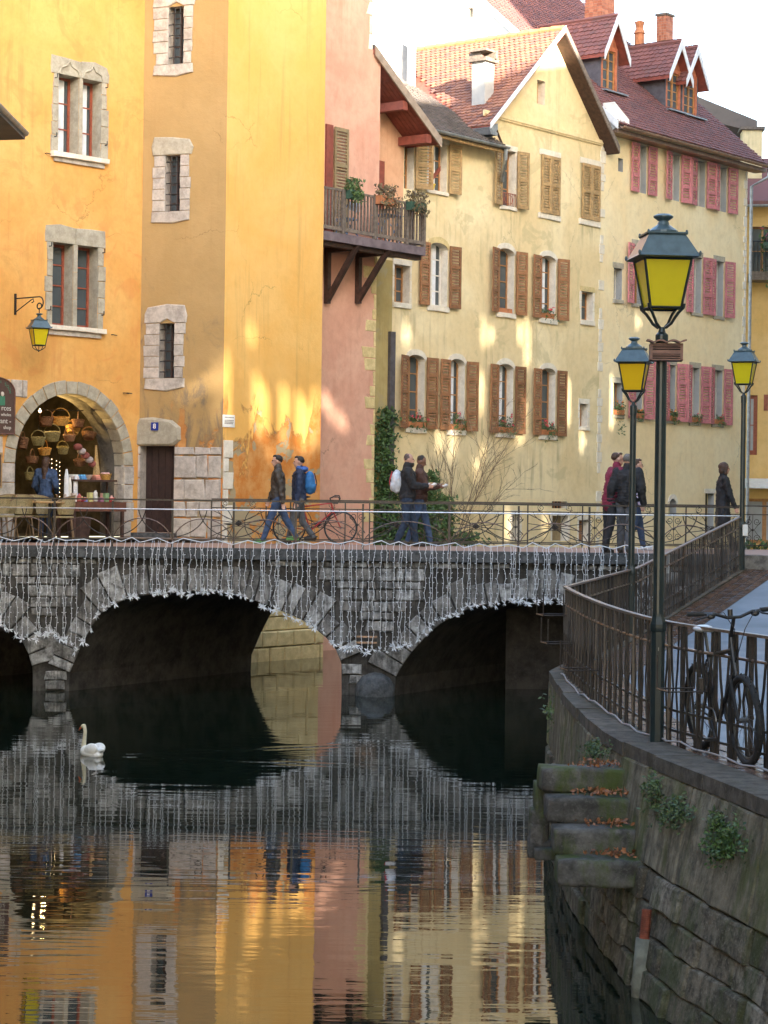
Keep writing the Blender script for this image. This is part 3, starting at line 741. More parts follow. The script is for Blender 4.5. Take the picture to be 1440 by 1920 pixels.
# ------------------------------------------------------------------ bridge railings
def ringpts(F, cs, cz, a, b, t0, t1, n, o, base=None):
    off = base or Vector()
    return [F.pt(cs + a * math.cos(R(t0 + (t1 - t0) * i / n)), cz + b * math.sin(R(t0 + (t1 - t0) * i / n)), o) + off for i in range(n + 1)]
rail1 = empty('bridge_railing', FB.pt(6.5, ZD, -0.12), 'brown iron railing with wide arcs on the near edge of the bridge', 'railing')
ZT = 3.52; NO = -0.12
sA, sB = -1.5, FB.sz(1388, 943)[0]
MB().fbox(FB, sA, sB, ZT - 0.03, ZT, NO - 0.025, NO + 0.025).build('top_rail', M['iron'], rail1)
MB().tube([FB.pt(sA, ZT - 0.19, NO + 0.03), FB.pt(sB, ZT - 0.175, NO + 0.03)], 0.012, 8).build('second_rail', M['steel'], rail1)
MB().fbox(FB, sA, sB, ZD + 0.15, ZD + 0.17, NO - 0.012, NO + 0.012).build('bottom_rail', M['iron'], rail1)
posts = [FB.sz(x, 1000)[0] for x in (-105, 8, 100, 209, 322, 437, 554, 680, 718 + 125 * 0, 843, 973, 1106, 1235, 1345)]
posts = [FB.sz(x, 1000)[0] for x in (-105, -8, 100, 209, 322, 437, 554, 680, 760, 843, 973, 1106, 1235, 1345)]
pm_ = MB().obox((-0.018, -0.018, 0), (0.036, 0, 0), (0, 0.036, 0), (0, 0, ZT - ZD - 0.04)).mesh('post', M['iron'])
for i, ps in enumerate(posts):
    if i != 8: inst('post', pm_, rail1, Matrix.Translation(FB.pt(ps, ZD, NO)))
pp = [p for i, p in enumerate(posts) if i != 8]
for i in range(len(pp) - 1):
    a, c = pp[i], pp[i + 1]; m_ = (a + c) / 2; hw = (c - a) / 2
    MB().tube(ringpts(FB, m_, ZD + 0.02, hw * 1.02, 0.52, 8, 172, 18, NO + 0.02), 0.011, 6).build('arc', M['iron_top'], rail1)
    MB().tube(ringpts(FB, c, ZT - 0.12, hw * 1.15, 0.56, 185, 355, 18, NO - 0.02), 0.010, 6).build('arc', M['iron'], rail1)
# far railing: crossed bars with rosettes, scroll panels between
FR = Frame(FB.pt(0, 0, 0).x + BD.x, YB + BD.y - 0.1, 1, 0)
rail2 = empty('bridge_railing', FR.pt(9, ZD, 0), 'ornate wrought iron railing with crosses, rosettes and scrolls on the far edge of the bridge', 'railing')
f0, f1 = FR.sz(396, 1000)[0], FR.sz(1500, 1000)[0]
ZF = 3.54; ZB = ZD + 0.08
MB().fbox(FR, f0, f1, ZF - 0.028, ZF, -0.02, 0.02).build('top_rail', M['iron'], rail2)
MB().fbox(FR, f0, f1, ZF - 0.2, ZF - 0.18, -0.012, 0.012).build('second_rail', M['iron'], rail2)
MB().fbox(FR, f0, f1, ZB, ZB + 0.02, -0.015, 0.015).build('bottom_rail', M['iron'], rail2)
pm2 = MB().obox((-0.014, -0.014, 0), (0.028, 0, 0), (0, 0.028, 0), (0, 0, ZF - ZD - 0.04)).mesh('post', M['iron'])
bars = []
xb = MB(); zt, zb = ZF - 0.2, ZB + 0.02
W1, W2 = 1.12, 0.5
L0 = Frame(0, 0, 1, 0)
def xpanel():
    b = MB(); h = zt - zb
    for p, q in (((0, 0.62 * h), (W1, 0.38 * h)), ((0, 0.38 * h), (W1, 0.62 * h)), ((0, 0.95 * h), (W1, 0.05 * h)), ((0, 0.05 * h), (W1, 0.95 * h))):
        b.tube([Vector((p[0], 0, p[1])), Vector((q[0], 0, q[1]))], 0.008, 5)
    for sx in (-1, 1):
        b.tube([Vector((W1 / 2 + sx * (0.5 * math.cos(R(a)) - 0.62), 0.01, h / 2 + 0.42 * math.sin(R(a)))) for a in range(-62, 63, 12)], 0.008, 5)
    for sz_ in (-1, 1):
        b.tube([Vector((W1 / 2 + 0.46 * math.cos(R(a)), -0.01, h / 2 + sz_ * (0.3 * math.sin(R(a)) - 0.36))) for a in range(10, 171, 16)], 0.007, 5)
    return b.mesh('cross_panel', M['iron'])
def rosette():
    b = MB(); b.ball((0, 0, 0), (0.032, 0.03, 0.032), 8, 5)
    for k in range(8): a = math.pi / 4 * k; b.ball((0.04 * math.cos(a), 0, 0.04 * math.sin(a)), (0.02, 0.014, 0.02), 6, 4)
    return b.mesh('rosette', M['iron'], True)
def spiral(b, cx, cz, r, a0, turns, sg, rad=0.007):
    n = 22; b.tube([Vector((cx + r * (1 - 0.75 * i / n) * math.cos(R(a0) + sg * turns * 2 * math.pi * i / n), 0, cz + r * (1 - 0.75 * i / n) * math.sin(R(a0) + sg * turns * 2 * math.pi * i / n))) for i in range(n + 1)], rad, 5)
def scrolls():
    b = MB(); h = zt - zb; c = W2 / 2
    for sx in (-1, 1):
        spiral(b, c + sx * 0.085, h * 0.78, 0.075, 180 if sx < 0 else 0, 1.4, -sx)
        spiral(b, c + sx * 0.085, h * 0.22, 0.075, 180 if sx < 0 else 0, 1.4, sx)
        b.tube([Vector((c + sx * 0.16, 0, h * 0.78)), Vector((c + sx * 0.03, 0, h * 0.5)), Vector((c + sx * 0.16, 0, h * 0.22))], 0.007, 5)
    b.tube([Vector((c, 0, 0)), Vector((c, 0, h))], 0.007, 5); b.ball((c, 0, h * .5), 0.03, 6, 4)
    return b.mesh('scroll_panel', M['iron'])
def cring():
    b = MB(); spiral(b, 0, 0, 0.075, 90, 1.5, 1, 0.006); return b.mesh('scroll_ring', M['iron'])
mx, mr, ms, mc = xpanel(), rosette(), scrolls(), cring()
s = f0; k = 0
while s + W1 < f1:
    for a in (s, s + W1): inst('post', pm2, rail2, Matrix.Translation(FR.pt(a, ZD, 0)))
    inst('cross_panel', mx, rail2, Matrix.Translation(FR.pt(s, zb, 0)))
    inst('rosette', mr, rail2, Matrix.Translation(FR.pt(s + W1 / 2, (zt + zb) / 2, 0)))
    for dx in (0.27, 0.85): inst('scroll_ring', mc, rail2, Matrix.Translation(FR.pt(s + dx, ZF - 0.105, 0)))
    inst('scroll_panel', ms, rail2, Matrix.Translation(FR.pt(s + W1, zb, 0)))
    s += W1 + W2; k += 1

# ------------------------------------------------------------------ icicle lights
lights = empty('icicle_lights', FB.pt(6, ZD, 0.14), 'curtain of white wire icicle lights ending in leafy white stars, hung over the bridge face', 'string lights')
LB = [(-20, 1150), (0, 1168), (20, 1185), (55, 1200), (85, 1188), (110, 1195), (145, 1218), (160, 1205), (182, 1150), (235, 1122), (330, 1110), (420, 1112), (480, 1130), (520, 1148), (560, 1165), (600, 1182), (625, 1205), (650, 1215), (700, 1218), (720, 1222), (740, 1215), (770, 1205), (790, 1192), (815, 1165), (870, 1142), (950, 1128), (1060, 1126), (1100, 1126), (1240, 1124)]
def lby(px):
    for i in range(len(LB) - 1):
        if LB[i][0] <= px <= LB[i + 1][0]: return LB[i][1] + (LB[i + 1][1] - LB[i][1]) * (px - LB[i][0]) / (LB[i + 1][0] - LB[i][0])
    return 1124
cab = []; px = -14.0; strands = []
while px < 1236:
    s, z = FB.sz(px, lby(px), 0.14); strands.append((s, z, px)); px += random.choice((random.uniform(2.5, 4.5), random.uniform(8, 12), random.uniform(9, 14), random.uniform(10, 17)))
s = sA + 0.3; up_ = True
while s < FB.sz(1245, 1000)[0]:
    cab.append(FB.pt(s, ZD + (0.16 if up_ else 0.09) + random.uniform(-.02, .03), NO + 0.06 + random.uniform(-.02, .02))); s += random.uniform(0.14, 0.34); up_ = not up_
MB().tube(cab, 0.009, 5).build('cable', M['cable_white'], lights)
def star_mesh(seed):
    random.seed(seed); b = MB()
    for k in range(9):
        a = random.uniform(0, 2 * math.pi); L = random.uniform(0.05, 0.115); tilt = random.uniform(-.5, .9)
        d = Vector((math.cos(a), -abs(tilt) * .6, math.sin(a))).normalized(); sd = d.orthogonal().normalized() * L * 0.16
        sd = Matrix.Rotation(random.uniform(0, 3), 3, d) @ sd; q = d.cross(sd).normalized() * 0.008
        b.add([Vector(), d * L * .45 + sd, d * L, d * L * .45 - sd, d * L * .45 + q], [(0, 1, 4), (1, 2, 4), (2, 3, 4), (3, 0, 4)])
    return b.mesh('leaf_star', M['cable_white'])
stars = [star_mesh(k) for k in range(5)]; random.seed(5)
for s, z, px in strands:
    b = MB(); top = ZD + 0.13; zz = top; pts = [FB.pt(s, top, NO + 0.06), FB.pt(s + random.uniform(-.03, .03), ZD + 0.05, 0.1)]; zz = ZD - 0.03
    ph = random.uniform(0, 6); oo = 0.125; sw_ = random.choice((.004, .008, .016)); dr_ = random.uniform(-.007, .007); z += random.uniform(-.03, .05)
    while zz > z:
        pts.append(FB.pt(s + sw_ * math.sin(zz * 17 + ph) + random.uniform(-.007, .007) + dr_ * (ZD - zz), zz, oo + random.uniform(-.01, .01))); zz -= 0.09
    s_e = s + dr_ * (ZD - z); pts.append(FB.pt(s_e, z, oo)); b.tube(pts, 0.0042, 4)
    for p in pts[2:]:
        sg = random.choice((-1, 1)); q = p + Vector((sg * random.uniform(.012, .032), -0.006, random.uniform(-.004, .022))); b.tube([p, q], [0.003, 0.0062], 4)
    b.build('strand', M['cable_white'], lights)
    inst('leaf_star', random.choice(stars), lights, Matrix.Translation(FB.pt(s, z, oo)) @ Matrix.Rotation(random.uniform(-.5, .5), 4, 'Y') @ Matrix.Scale(random.uniform(.6, .95), 4))
    if random.random() < 0.4: inst('leaf_star', random.choice(stars), lights, Matrix.Translation(FB.pt(s + random.uniform(-.06, .06), z + random.uniform(-.04, .04), oo + .02)) @ Matrix.Rotation(random.uniform(-2, 2), 4, 'Y'))
# ------------------------------------------------------------------ houses on the left bank
U = (0.616, 0.788); ZTOP = 17.0
Cc = at(416, 950, 45.5)
FT2 = Frame(Cc.x, Cc.y, *U)
FT1 = Frame(Cc.x, Cc.y, 0.916, -0.40)
sTL = FT1.sz(264, 600)[0]; pT = FT1.pt(sTL, 0)
F1 = Frame(pT.x, pT.y, 0.66, 0.75)
sT = FT2.sz(604, 600)[0]
FK = Frame(FT2.pt(0, 0, -1.06).x, FT2.pt(0, 0, -1.06).y, *U)              # plane of the pink house, set back
sP = FK.sz(705, 600)[0]
FP = Frame(FK.pt(sP, 0).x, FK.pt(sP, 0).y, FK.n.x, FK.n.y)     # side return, facing the camera
off3 = -.9
p3 = FK.pt(sP, 0, off3); F3 = Frame(p3.x, p3.y, *U)
ZG = 2.68
# terrace in front of the left houses
tp = [Vector((-16, YB + BD.y + .02, 0)), Vector((Cc.x + 0.02, YB + BD.y + .02, 0)), FT2.pt(0.02, 0, 0.0), FT1.pt(sTL, 0, 0), F1.pt(-9, 0, 0)]
mter = simple('terrace_paving', (0.24, 0.17, 0.13), 0.7, 0, 0.3, 3)
MB().prism([Vector((p.x, p.y, -0.5)) for p in tp], (0, 0, ZG + 0.5)).build('terrace', mter, kind='structure')

# --- orange house with the shop arch
h1 = empty('town_house', F1.pt(-3, ZG), 'orange plastered house with twin stone windows and a round shop arch', 'house')
aL = F1.sz(27, 870)[0]; aR = F1.sz(232, 870)[0]; aT = F1.sz(128, 738)[1]; ar = (aR - aL) / 2; aS = aT - ar; am = (aL + aR) / 2
arc = [(am + ar * math.cos(math.pi * i / 20), aS + ar * math.sin(math.pi * i / 20)) for i in range(21)]
outline = [(-9, ZG - .05), (aL, ZG - .05)] + arc[::-1] + [(aR, ZG - .05), (0, ZG - .05), (0, ZTOP), (-9, ZTOP)]
ws = [(108, 147, 142, 288), (154, 189, 150, 296), (97, 136, 456, 611), (144, 183, 465, 620)]
rects = [F1.rect(*w_) for w_ in ws]
rects[1] = (rects[1][0], rects[1][1], rects[0][2], rects[0][3]); rects[3] = (rects[3][0], rects[3][1], rects[2][2], rects[2][3])
holes = [hole_rect(*r_) for r_ in rects]
wall(F1, outline, holes, h1, M['orange'], reveal=0.3, rm=M['gstone'])
MB().fbox(F1, -9, 0.0, ZTOP, ZTOP + .1, -4, 0.3).build('roof', M['tile_dark'], h1)
for i, r_ in enumerate(rects):
    sash(F1, h1, *r_, M['frame_red'], depth=0.28, cols=1, rows=3 if i < 2 else 4, curtain=(i < 2), fw=0.055)
    if i < 2: pass
for k in (0, 2):                               # carved stone round each pair
    a, c, z0, z1 = rects[k][0], rects[k + 1][1], rects[k][2], rects[k][3]; m0, m1 = rects[k][1], rects[k + 1][0]
    for x0, x1, e0 in ((a - 0.2, (m0 + m1) / 2, -1), ((m0 + m1) / 2, c + 0.2, 1)):
        cx = (x0 + x1) / 2 + (0.07 if e0 < 0 else -0.07); hw = (rects[k][1] - rects[k][0]) / 2
        o0, o1 = (rects[k][0], rects[k][1]) if e0 < 0 else (rects[k + 1][0], rects[k + 1][1])
        j = lambda: random.uniform(-.025, .025)
        poly = [(x0 + .003, z1), (o0, z1), (o1, z1), (x1 - .003, z1), (x1 - .003 + (j() if e0 > 0 else 0), z1 + .16), (x1 - .003 + (j() - .04 if e0 > 0 else 0), z1 + .34 + j()), ((x0 + x1) / 2, z1 + 0.38 + j()), (x0 + .003 + (j() if e0 < 0 else 0), z1 + .36 + j()), (x0 + .003 + (j() if e0 < 0 else 0), z1 + .15)]
        MB().chamfer([F1.pt(x, z, -.02) for x, z in poly], F1.n, 0.045, 0.012).build('lintel_stone', M['gstone'], h1)
        if k == 0:                             # small ogee carved over each light
            oc = (o0 + o1) / 2; og = [(oc - hw, z1 + .005), (oc - hw * .8, z1 + .14), (oc - hw * .25, z1 + .2), (oc, z1 + .3), (oc + hw * .25, z1 + .2), (oc + hw * .8, z1 + .14), (oc + hw, z1 + .005)]
            MB().tube([F1.pt(x, z, 0.035) for x, z in og], 0.022, 6).build('ogee', M['gstone'], h1)
    jambs(F1, h1, a, c, z0, z1, M['gstone'], 0.17, 5, 0.03)
    for i in range(3):
        za = z0 + (z1 - z0) * i / 3 + .004; zb = z0 + (z1 - z0) * (i + 1) / 3 - .004
        MB().fbox(F1, m0 + .004, m1 - .004, za, zb, -0.29, 0.02).build('mullion_stone', M['gstone'], h1)
    sill(F1, h1, a - .12, c + .12, z0, M['white_stone'], 0.1, 0.12)
    MB().fbox(F1, a - .1, c + .08, z0 - 0.2, z0 - .1, 0, 0.05).build('sill_course', M['wstone'], h1)
    for x, z in ((a - .1, z1 - .1), (c + .1, z1 - .1), (a - .1, z0 + .3), (c + .1, z0 + .3)):
        MB().tube([F1.pt(x, z, 0), F1.pt(x, z, .1), F1.pt(x, z + .08, .1)], 0.012, 5).build('shutter_hook', M['black_metal'], h1)
# old stone patch left of the arch and the ring of the arch
for i in range(17):
    t0, t1 = math.pi * i / 17 + .006, math.pi * (i + 1) / 17 - .006
    ro = ar + 0.27 + random.uniform(-.02, .025)
    poly = [(am + r_ * math.cos(t), aS + r_ * math.sin(t)) for r_, t in ((ar, t0), (ro, t0), (ro, (t0 + t1) / 2), (ro, t1), (ar, t1))]
    MB().chamfer([F1.pt(x, z, -.3) for x, z in poly], F1.n, 0.33, 0.012).build('arch_stone', M['gstone'], h1)
z = ZG
while z < aS:
    h_ = min(random.uniform(.3, .5), aS - z)
    if aS - z - h_ < .12: h_ = aS - z
    for a, c in ((aR, aR + random.uniform(.2, .32)), (aL - random.uniform(.35, .6), aL)):
        MB().chamfer([F1.pt(a, z + .005, -.3), F1.pt(c, z + .005, -.3), F1.pt(c, z + h_ - .005, -.3), F1.pt(a, z + h_ - .005, -.3)], F1.n, .33, .012).build('jamb_stone', M['wstone'], h1)
    z += h_
x0 = F1.sz(-30, 750)[0]; xe = F1.sz(58, 750)[0]
for za, zb in ((aS + .15, aS + .55), (aS + .56, aS + .95), (aS + .96, aS + 1.35), (aS + 1.36, aS + 1.72)):
    x = x0
    while x < xe:
        e = x + random.uniform(.25, .5)
        lim = am - math.sqrt(max(0, (ar + .3) ** 2 - (za - aS) ** 2)) - .02 if za - aS < ar + .3 else xe
        e = min(e, lim, xe + random.uniform(-.05, .05))
        if e - x > .08:
            jj = lambda: random.uniform(-.015, .015)
            MB().chamfer([F1.pt(x + .008, za + jj(), -.02), F1.pt(e - .008 + jj(), za + jj(), -.02), F1.pt(e - .008 + jj(), zb - .01, -.02), F1.pt(x + .008, zb - .01, -.02)], F1.n, .05, .015).build('stone', M['wstone'], h1)
        x = e
        if e >= min(lim, xe) - .01: break
# deep vaulted passage behind the arch: the shop
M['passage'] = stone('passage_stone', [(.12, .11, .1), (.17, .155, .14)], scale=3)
B = MB(); dp = 0.75
arcw = [(aL, ZG)] + arc[::-1] + [(aR, ZG)]
vs = [F1.pt(x, z, -.3) for x, z in arcw] + [F1.pt(x, z, -dp) for x, z in arcw]; n = len(arcw)
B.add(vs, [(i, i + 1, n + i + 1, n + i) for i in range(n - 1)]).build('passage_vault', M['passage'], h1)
rl, rr2, rb, rt = aL - .5, aR + .6, -3.4, aT + .5
B = MB(); q = lambda x, z, o: F1.pt(x, z, o)
B.add([q(rl, ZG, -dp), q(rr2, ZG, -dp), q(rr2, rt, -dp), q(rl, rt, -dp), q(rl, ZG, rb), q(rr2, ZG, rb), q(rr2, rt, rb), q(rl, rt, rb)], [(4, 5, 6, 7), (0, 4, 7, 3), (5, 1, 2, 6), (7, 6, 2, 3), (0, 1, 5, 4)])
vw = [q(x, z, -dp - .002) for x, z in arcw]
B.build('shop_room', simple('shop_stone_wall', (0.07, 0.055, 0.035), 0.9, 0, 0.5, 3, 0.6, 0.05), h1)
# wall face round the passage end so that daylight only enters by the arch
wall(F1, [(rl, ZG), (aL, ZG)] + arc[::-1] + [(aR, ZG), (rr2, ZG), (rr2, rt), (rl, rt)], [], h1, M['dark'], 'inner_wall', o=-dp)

# --- stair tower: left face's shade put in as darker plaster, right face bright
tw = empty('stair_tower', FT2.pt(0.3, 0), 'tall yellow tower, left face coloured darker for shade, with barred windows, door number 8 and peeling plaster', 'tower')
tws = [(316, 345, 12, 120), (310, 338, 291, 396), (299, 327, 606, 709), (263, 326, 836, 1003)]
tr_ = [FT1.rect(*x) for x in tws]; tr_[3] = (tr_[3][0], tr_[3][1], ZG + .1, tr_[3][3])
wall(FT1, [(sTL, ZG - .1), (0, ZG - .1), (0, ZTOP), (sTL, ZTOP)], [hole_rect(*r_) for r_ in tr_], tw, M['tower_shaded'], reveal=.3, rm=M['wstone'])
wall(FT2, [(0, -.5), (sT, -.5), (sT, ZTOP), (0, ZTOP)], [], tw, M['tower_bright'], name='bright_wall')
MB().prism([FT2.pt(sT, -.5, 0), FT2.pt(sT, -.5, -1.5), FT2.pt(sT, ZTOP, -1.5), FT2.pt(sT, ZTOP, 0)], -FT2.u * .2).build('back_side', M['tower_bright'], tw)
MB().prism([FT1.pt(sTL, ZTOP), FT2.pt(0, ZTOP), FT2.pt(sT, ZTOP), FT2.pt(sT, ZTOP, -3)], (0, 0, .2)).build('roof', M['tile_dark'], tw)
for i, r_ in enumerate(tr_[:3]):
    a, c, z0, z1 = r_
    sash(FT1, tw, a, c, z0, z1, M['wood_dark'], depth=.22, cols=2, rows=6, fw=.03)
    for x in (a + (c - a) * .33, a + (c - a) * .66): MB().tube([FT1.pt(x, z0, -.06), FT1.pt(x, z1, -.06)], .011, 5).build('window_bar', M['black_metal'], tw)
    for k in range(5):
        z = z0 + (z1 - z0) * (k + .6) / 5.2; MB().tube([FT1.pt(a - .04, z, -.03), FT1.pt(c + .01, z, -.03)], .011, 5).build('window_bar', M['black_metal'], tw)
    wl, wr = ((.36, .22), (.34, .24), (.36, .26))[i]
    n_ = 5; z = z0
    for k in range(n_):
        hh = (z1 - z0) / n_
        for sd in (0, 1):
            ww = (wl if sd == 0 else wr) * random.uniform(.8, 1.08); x0, x1 = (a - ww, a) if sd == 0 else (c, c + ww)
            jj = lambda: random.uniform(-.012, .012)
            MB().chamfer([FT1.pt(x0 + jj(), z + .005, -.02), FT1.pt(x1, z + .005, -.02), FT1.pt(x1, z + hh - .005, -.02), FT1.pt(x0 + jj(), z + hh - .005, -.02)], FT1.n, .045, .01).build('jamb_stone', M['wstone'], tw)
        z += hh
    jj = lambda: random.uniform(-.04, .04)
    P = [(a - wl + jj(), z1 + .004), (a, z1 + .004), ((a + c) / 2, z1 + (.09 if i != 1 else .004)), (c, z1 + .004), (c + wr + .03, z1 + .004), (c + wr + .06 + jj() / 2, z1 + .16), (c + wr - .02, z1 + .36 + jj()), ((a + c) / 2, z1 + .42 + jj()), (a - wl + .06, z1 + .38 + jj()), (a - wl + jj() / 2, z1 + .2)]
    MB().chamfer([FT1.pt(x, y, -.02) for x, y in P], FT1.n, .055, .02).build('lintel_stone', M['wstone'] if i != 1 else M['gstone'], tw)
    P = [(a - wl + .02, z0 - .004), (a - wl + jj() / 2, z0 - .22 + jj() / 2), ((a + c) / 2, z0 - .27 + jj() / 2), (c + wr + jj() / 2, z0 - .2), (c + wr, z0 - .004)]
    MB().chamfer([FT1.pt(x, y, -.02) for x, y in P], FT1.n, .06, .02).build('sill_stone', M['wstone'], tw)
a, c, z0, z1 = tr_[3]
dr = MB().fbox(FT1, a, c, z0, z1, -.3, -.24).build('door', M['door'], tw)
for k in range(5): MB().fbox(FT1, a + .02 + (c - a) * k / 5, a - .02 + (c - a) * (k + 1) / 5, z0 + .04, z1 - .04, -.24, -.225).build('plank', M['door'], dr)
MB().ball(FT1.pt(c - .07, (z0 + z1) / 2, -.2), .025).build('door_knob', M['black_metal'], dr)
MB().fbox(FT1, a - .05, c + .1, ZG - .02, z0 - .004, -.25, .3).build('door_step', M['coping'], tw)
P = [(a - .14, z1), (a + .1, z1 + .004), (c - .05, z1 + .004), (c + .02, z1 + .02), (c + .16, z1 + .13), (c + .15, z1 + .4), (c - .05, z1 + .55), (a + .3, z1 + .62), (a - .02, z1 + .6), (a - .13, z1 + .45)]
MB().chamfer([FT1.pt(x, y, -.02) for x, y in P], FT1.n, .09, .05, .01).build('lintel_stone', M['gstone'], tw)
z = ZG
while z < z1 - .05:                            # rough stones beside the door
    hh = min(random.uniform(.3, .56), z1 - z)
    MB().chamfer([FT1.pt(a - .1, z + .008, -.02), FT1.pt(a, z + .008, -.02), FT1.pt(a, z + hh - .008, -.02), FT1.pt(a - .1, z + hh - .008, -.02)], FT1.n, .05, .015).build('jamb_stone', M['wstone'], tw)
    x = c
    xl = -.02
    while x < xl - .05:
        w_ = random.uniform(.22, .6); e = min(xl, x + w_)
        if xl - e < .12: e = xl
        jj = lambda: random.uniform(-.04, .04)
        top = z + hh - .025
        MB().chamfer([FT1.pt(x + .01, z + .01 + jj() / 2, -.02), FT1.pt(e - .01 + (0 if e == xl else jj()), z + .01, -.02), FT1.pt(e - .01 + (0 if e == xl else jj()), top + jj() / 2, -.02), FT1.pt(x + .01, top, -.02)], FT1.n, .05 + random.uniform(0, .02), .02).build('stone', M['wstone'], tw)
        x = e
    z += hh
z = ZG - .1; k = 0
while z < 4.75:                                # corner stones turning the corner
    hh = random.uniform(.28, .42); k += 1
    L = .16 if k % 2 else .3
    MB().chamfer([FT2.pt(.02, z + .006, -.02), FT2.pt(L, z + .006, -.02), FT2.pt(L + random.uniform(-.03, .03), z + hh - .006, -.02), FT2.pt(.02, z + hh - .006, -.02)], FT2.n, .06, .012).build('corner_stone', M['white_stone'], tw)
    z += hh
# tower's stone footing above the water; gold bounce light put into its colour
z = -.1
while z < 2.3:
    hh = random.uniform(.3, .45); s = 0.0
    while s < sT - .1:
        e = min(sT - .01, s + random.uniform(.4, .8))
        MB().chamfer([FT2.pt(s + .01, z + .01, -.02), FT2.pt(e - .01, z + .01, -.02), FT2.pt(e - .01, z + hh - .01, -.02), FT2.pt(s + .01, z + hh - .01, -.02)], FT2.n, .07 + random.uniform(0, .03) + (.12 if z < .5 else 0), .03).build('footing_stone', M['straw_stone'], tw); s = e
    z += hh
def plate(F, px0, px1, py0, py1, o, m, parent, name, txt, tm, size, label=None):
    a, c, z0, z1 = F.rect(px0, px1, py0, py1, o); p = MB().fbox(F, a, c, z0, z1, o, o + .02).build(name, m, parent, label)
    return p, a, c, z0, z1
def text(F, s, z, o, body, size, m, parent, name='lettering', align='CENTER', ext=.002, bold=False):
    cu = bpy.data.curves.new('t', 'FONT'); cu.body = body; cu.size = size; cu.extrude = ext; cu.align_x = align; cu.align_y = 'CENTER'; cu.offset = size * (.02 if bold else 0.005)
    ob = bpy.data.objects.new('t', cu); col.objects.link(ob); dg = bpy.context.evaluated_depsgraph_get(); me = bpy.data.meshes.new_from_object(ob.evaluated_get(dg)); me.name = name
    bpy.data.objects.remove(ob); me.materials.clear(); me.materials.append(m)
    mat = Matrix.Translation(F.pt(s, z, o)) @ Matrix.Rotation(F.rot(), 4, 'Z') @ Matrix.Rotation(R(90), 4, 'X')
    return inst(name, me, parent, mat)
blue = simple('enamel_blue', (0.01, 0.03, 0.25), 0.3, 0, .1, 9, 0); white = simple('sign_white', (0.78, 0.76, 0.72), .5, 0, .06, 9, 0)
num = empty('number_plate', FT1.pt(FT1.sz(290, 800)[0], FT1.sz(290, 806)[1], .08), 'small blue enamel house number plate reading 8 above the dark door', 'number plate')
_, a, c, z0, z1 = plate(FT1, 284, 297, 792, 807, .085, blue, num, 'plate', '8', None, .1)
text(FT1, (a + c) / 2, (z0 + z1) / 2, .108, '8', .15, white, num, bold=True)
dim = simple('sign_grey_ink', (0.25, 0.22, 0.2), .6, 0, .1, 9, 0)
nb = empty('notice_plate', FT2.pt(FT2.sz(428, 800)[0], FT2.sz(428, 800)[1], .02), 'small white notice plate with faded print on the yellow tower wall', 'sign')
_, a, c, z0, z1 = plate(FT2, 417, 439, 778, 801, .01, white, nb, 'plate', '', None, .1)
for k, zz in enumerate((.8, .55, .42, .3)):
    B = MB(); x = a + .05
    while x < c - .06:
        L = random.uniform(.015, .04) if k else .03; e = min(c - .04, x + L); B.fbox(FT2, x, e, z0 + (z1 - z0) * zz - .012, z0 + (z1 - z0) * zz + .012, .03, .033); x = e + .012
    B.build('print', dim, nb)

# --- pink house with balcony
pk = empty('town_house', FK.pt((sT + sP) / 2, 0), 'salmon pink house with a dark wooden balcony and deep red eaves', 'house')
sU = FK.sz(699, 40)[0]; zU = FK.sz(705, 96)[1]; sM = FK.sz(712, 250)[0]
zb_ = FK.sz(700, 455)[1]; zf0 = zb_ + .1
wall(FK, [(sT - .6, -.5), (sP, -.5), (sP, zf0), (sM, zf0), (sM, zU), (sU, zU + .02), (sU, ZTOP), (sT - .6, ZTOP)], [], pk, M['pink'])
OPe = off3 + .02; OV4 = .04
s_a, s_b = FK.sz(690, 300, OPe)[0], FK.sz(757, 300, OPe)[0]
v0 = FK.sz(705, 94, OV4); v1 = FK.sz(825, 262, OV4); sl_ = (v1[1] - v0[1]) / (v1[0] - v0[0])
zrf = lambda s: v0[1] + (s - v0[0]) * sl_ - .13
MB().prism([FK.pt(s_a, zf0, OPe), FK.pt(s_b, zf0, OPe), FK.pt(s_b, zrf(s_b) , OPe), FK.pt(s_a, zrf(s_a), OPe)], -FK.n * .25).build('gable_wall', M['peach'], pk)
z = 3.0; k = 0                                  # ragged quoins where pink meets straw
while z < zb_:
    hh = random.uniform(.25, .4); k += 1; L = random.uniform(.12, .5) if k % 3 else .08
    MB().chamfer([FK.pt(sP - L, z + .01, -.03), FK.pt(sP - .005, z + .01, -.03), FK.pt(sP - .005, z + hh - .01, -.03), FK.pt(sP - L + random.uniform(-.06, .06), z + hh - .01, -.03)], FK.n, .042, .01).build('quoin', M['straw_stone'], pk)
    z += hh
z = zU
while z < ZTOP:
    hh = random.uniform(.3, .5); MB().chamfer([FK.pt(sU - .2 * random.random() - .08, z + .01, -.03), FK.pt(sU - .003, z + .01, -.03), FK.pt(sU - .003, z + hh - .01, -.03), FK.pt(sU - .12, z + hh - .01, -.03)], FK.n, .042, .01).build('quoin', M['white_stone'], pk); z += hh
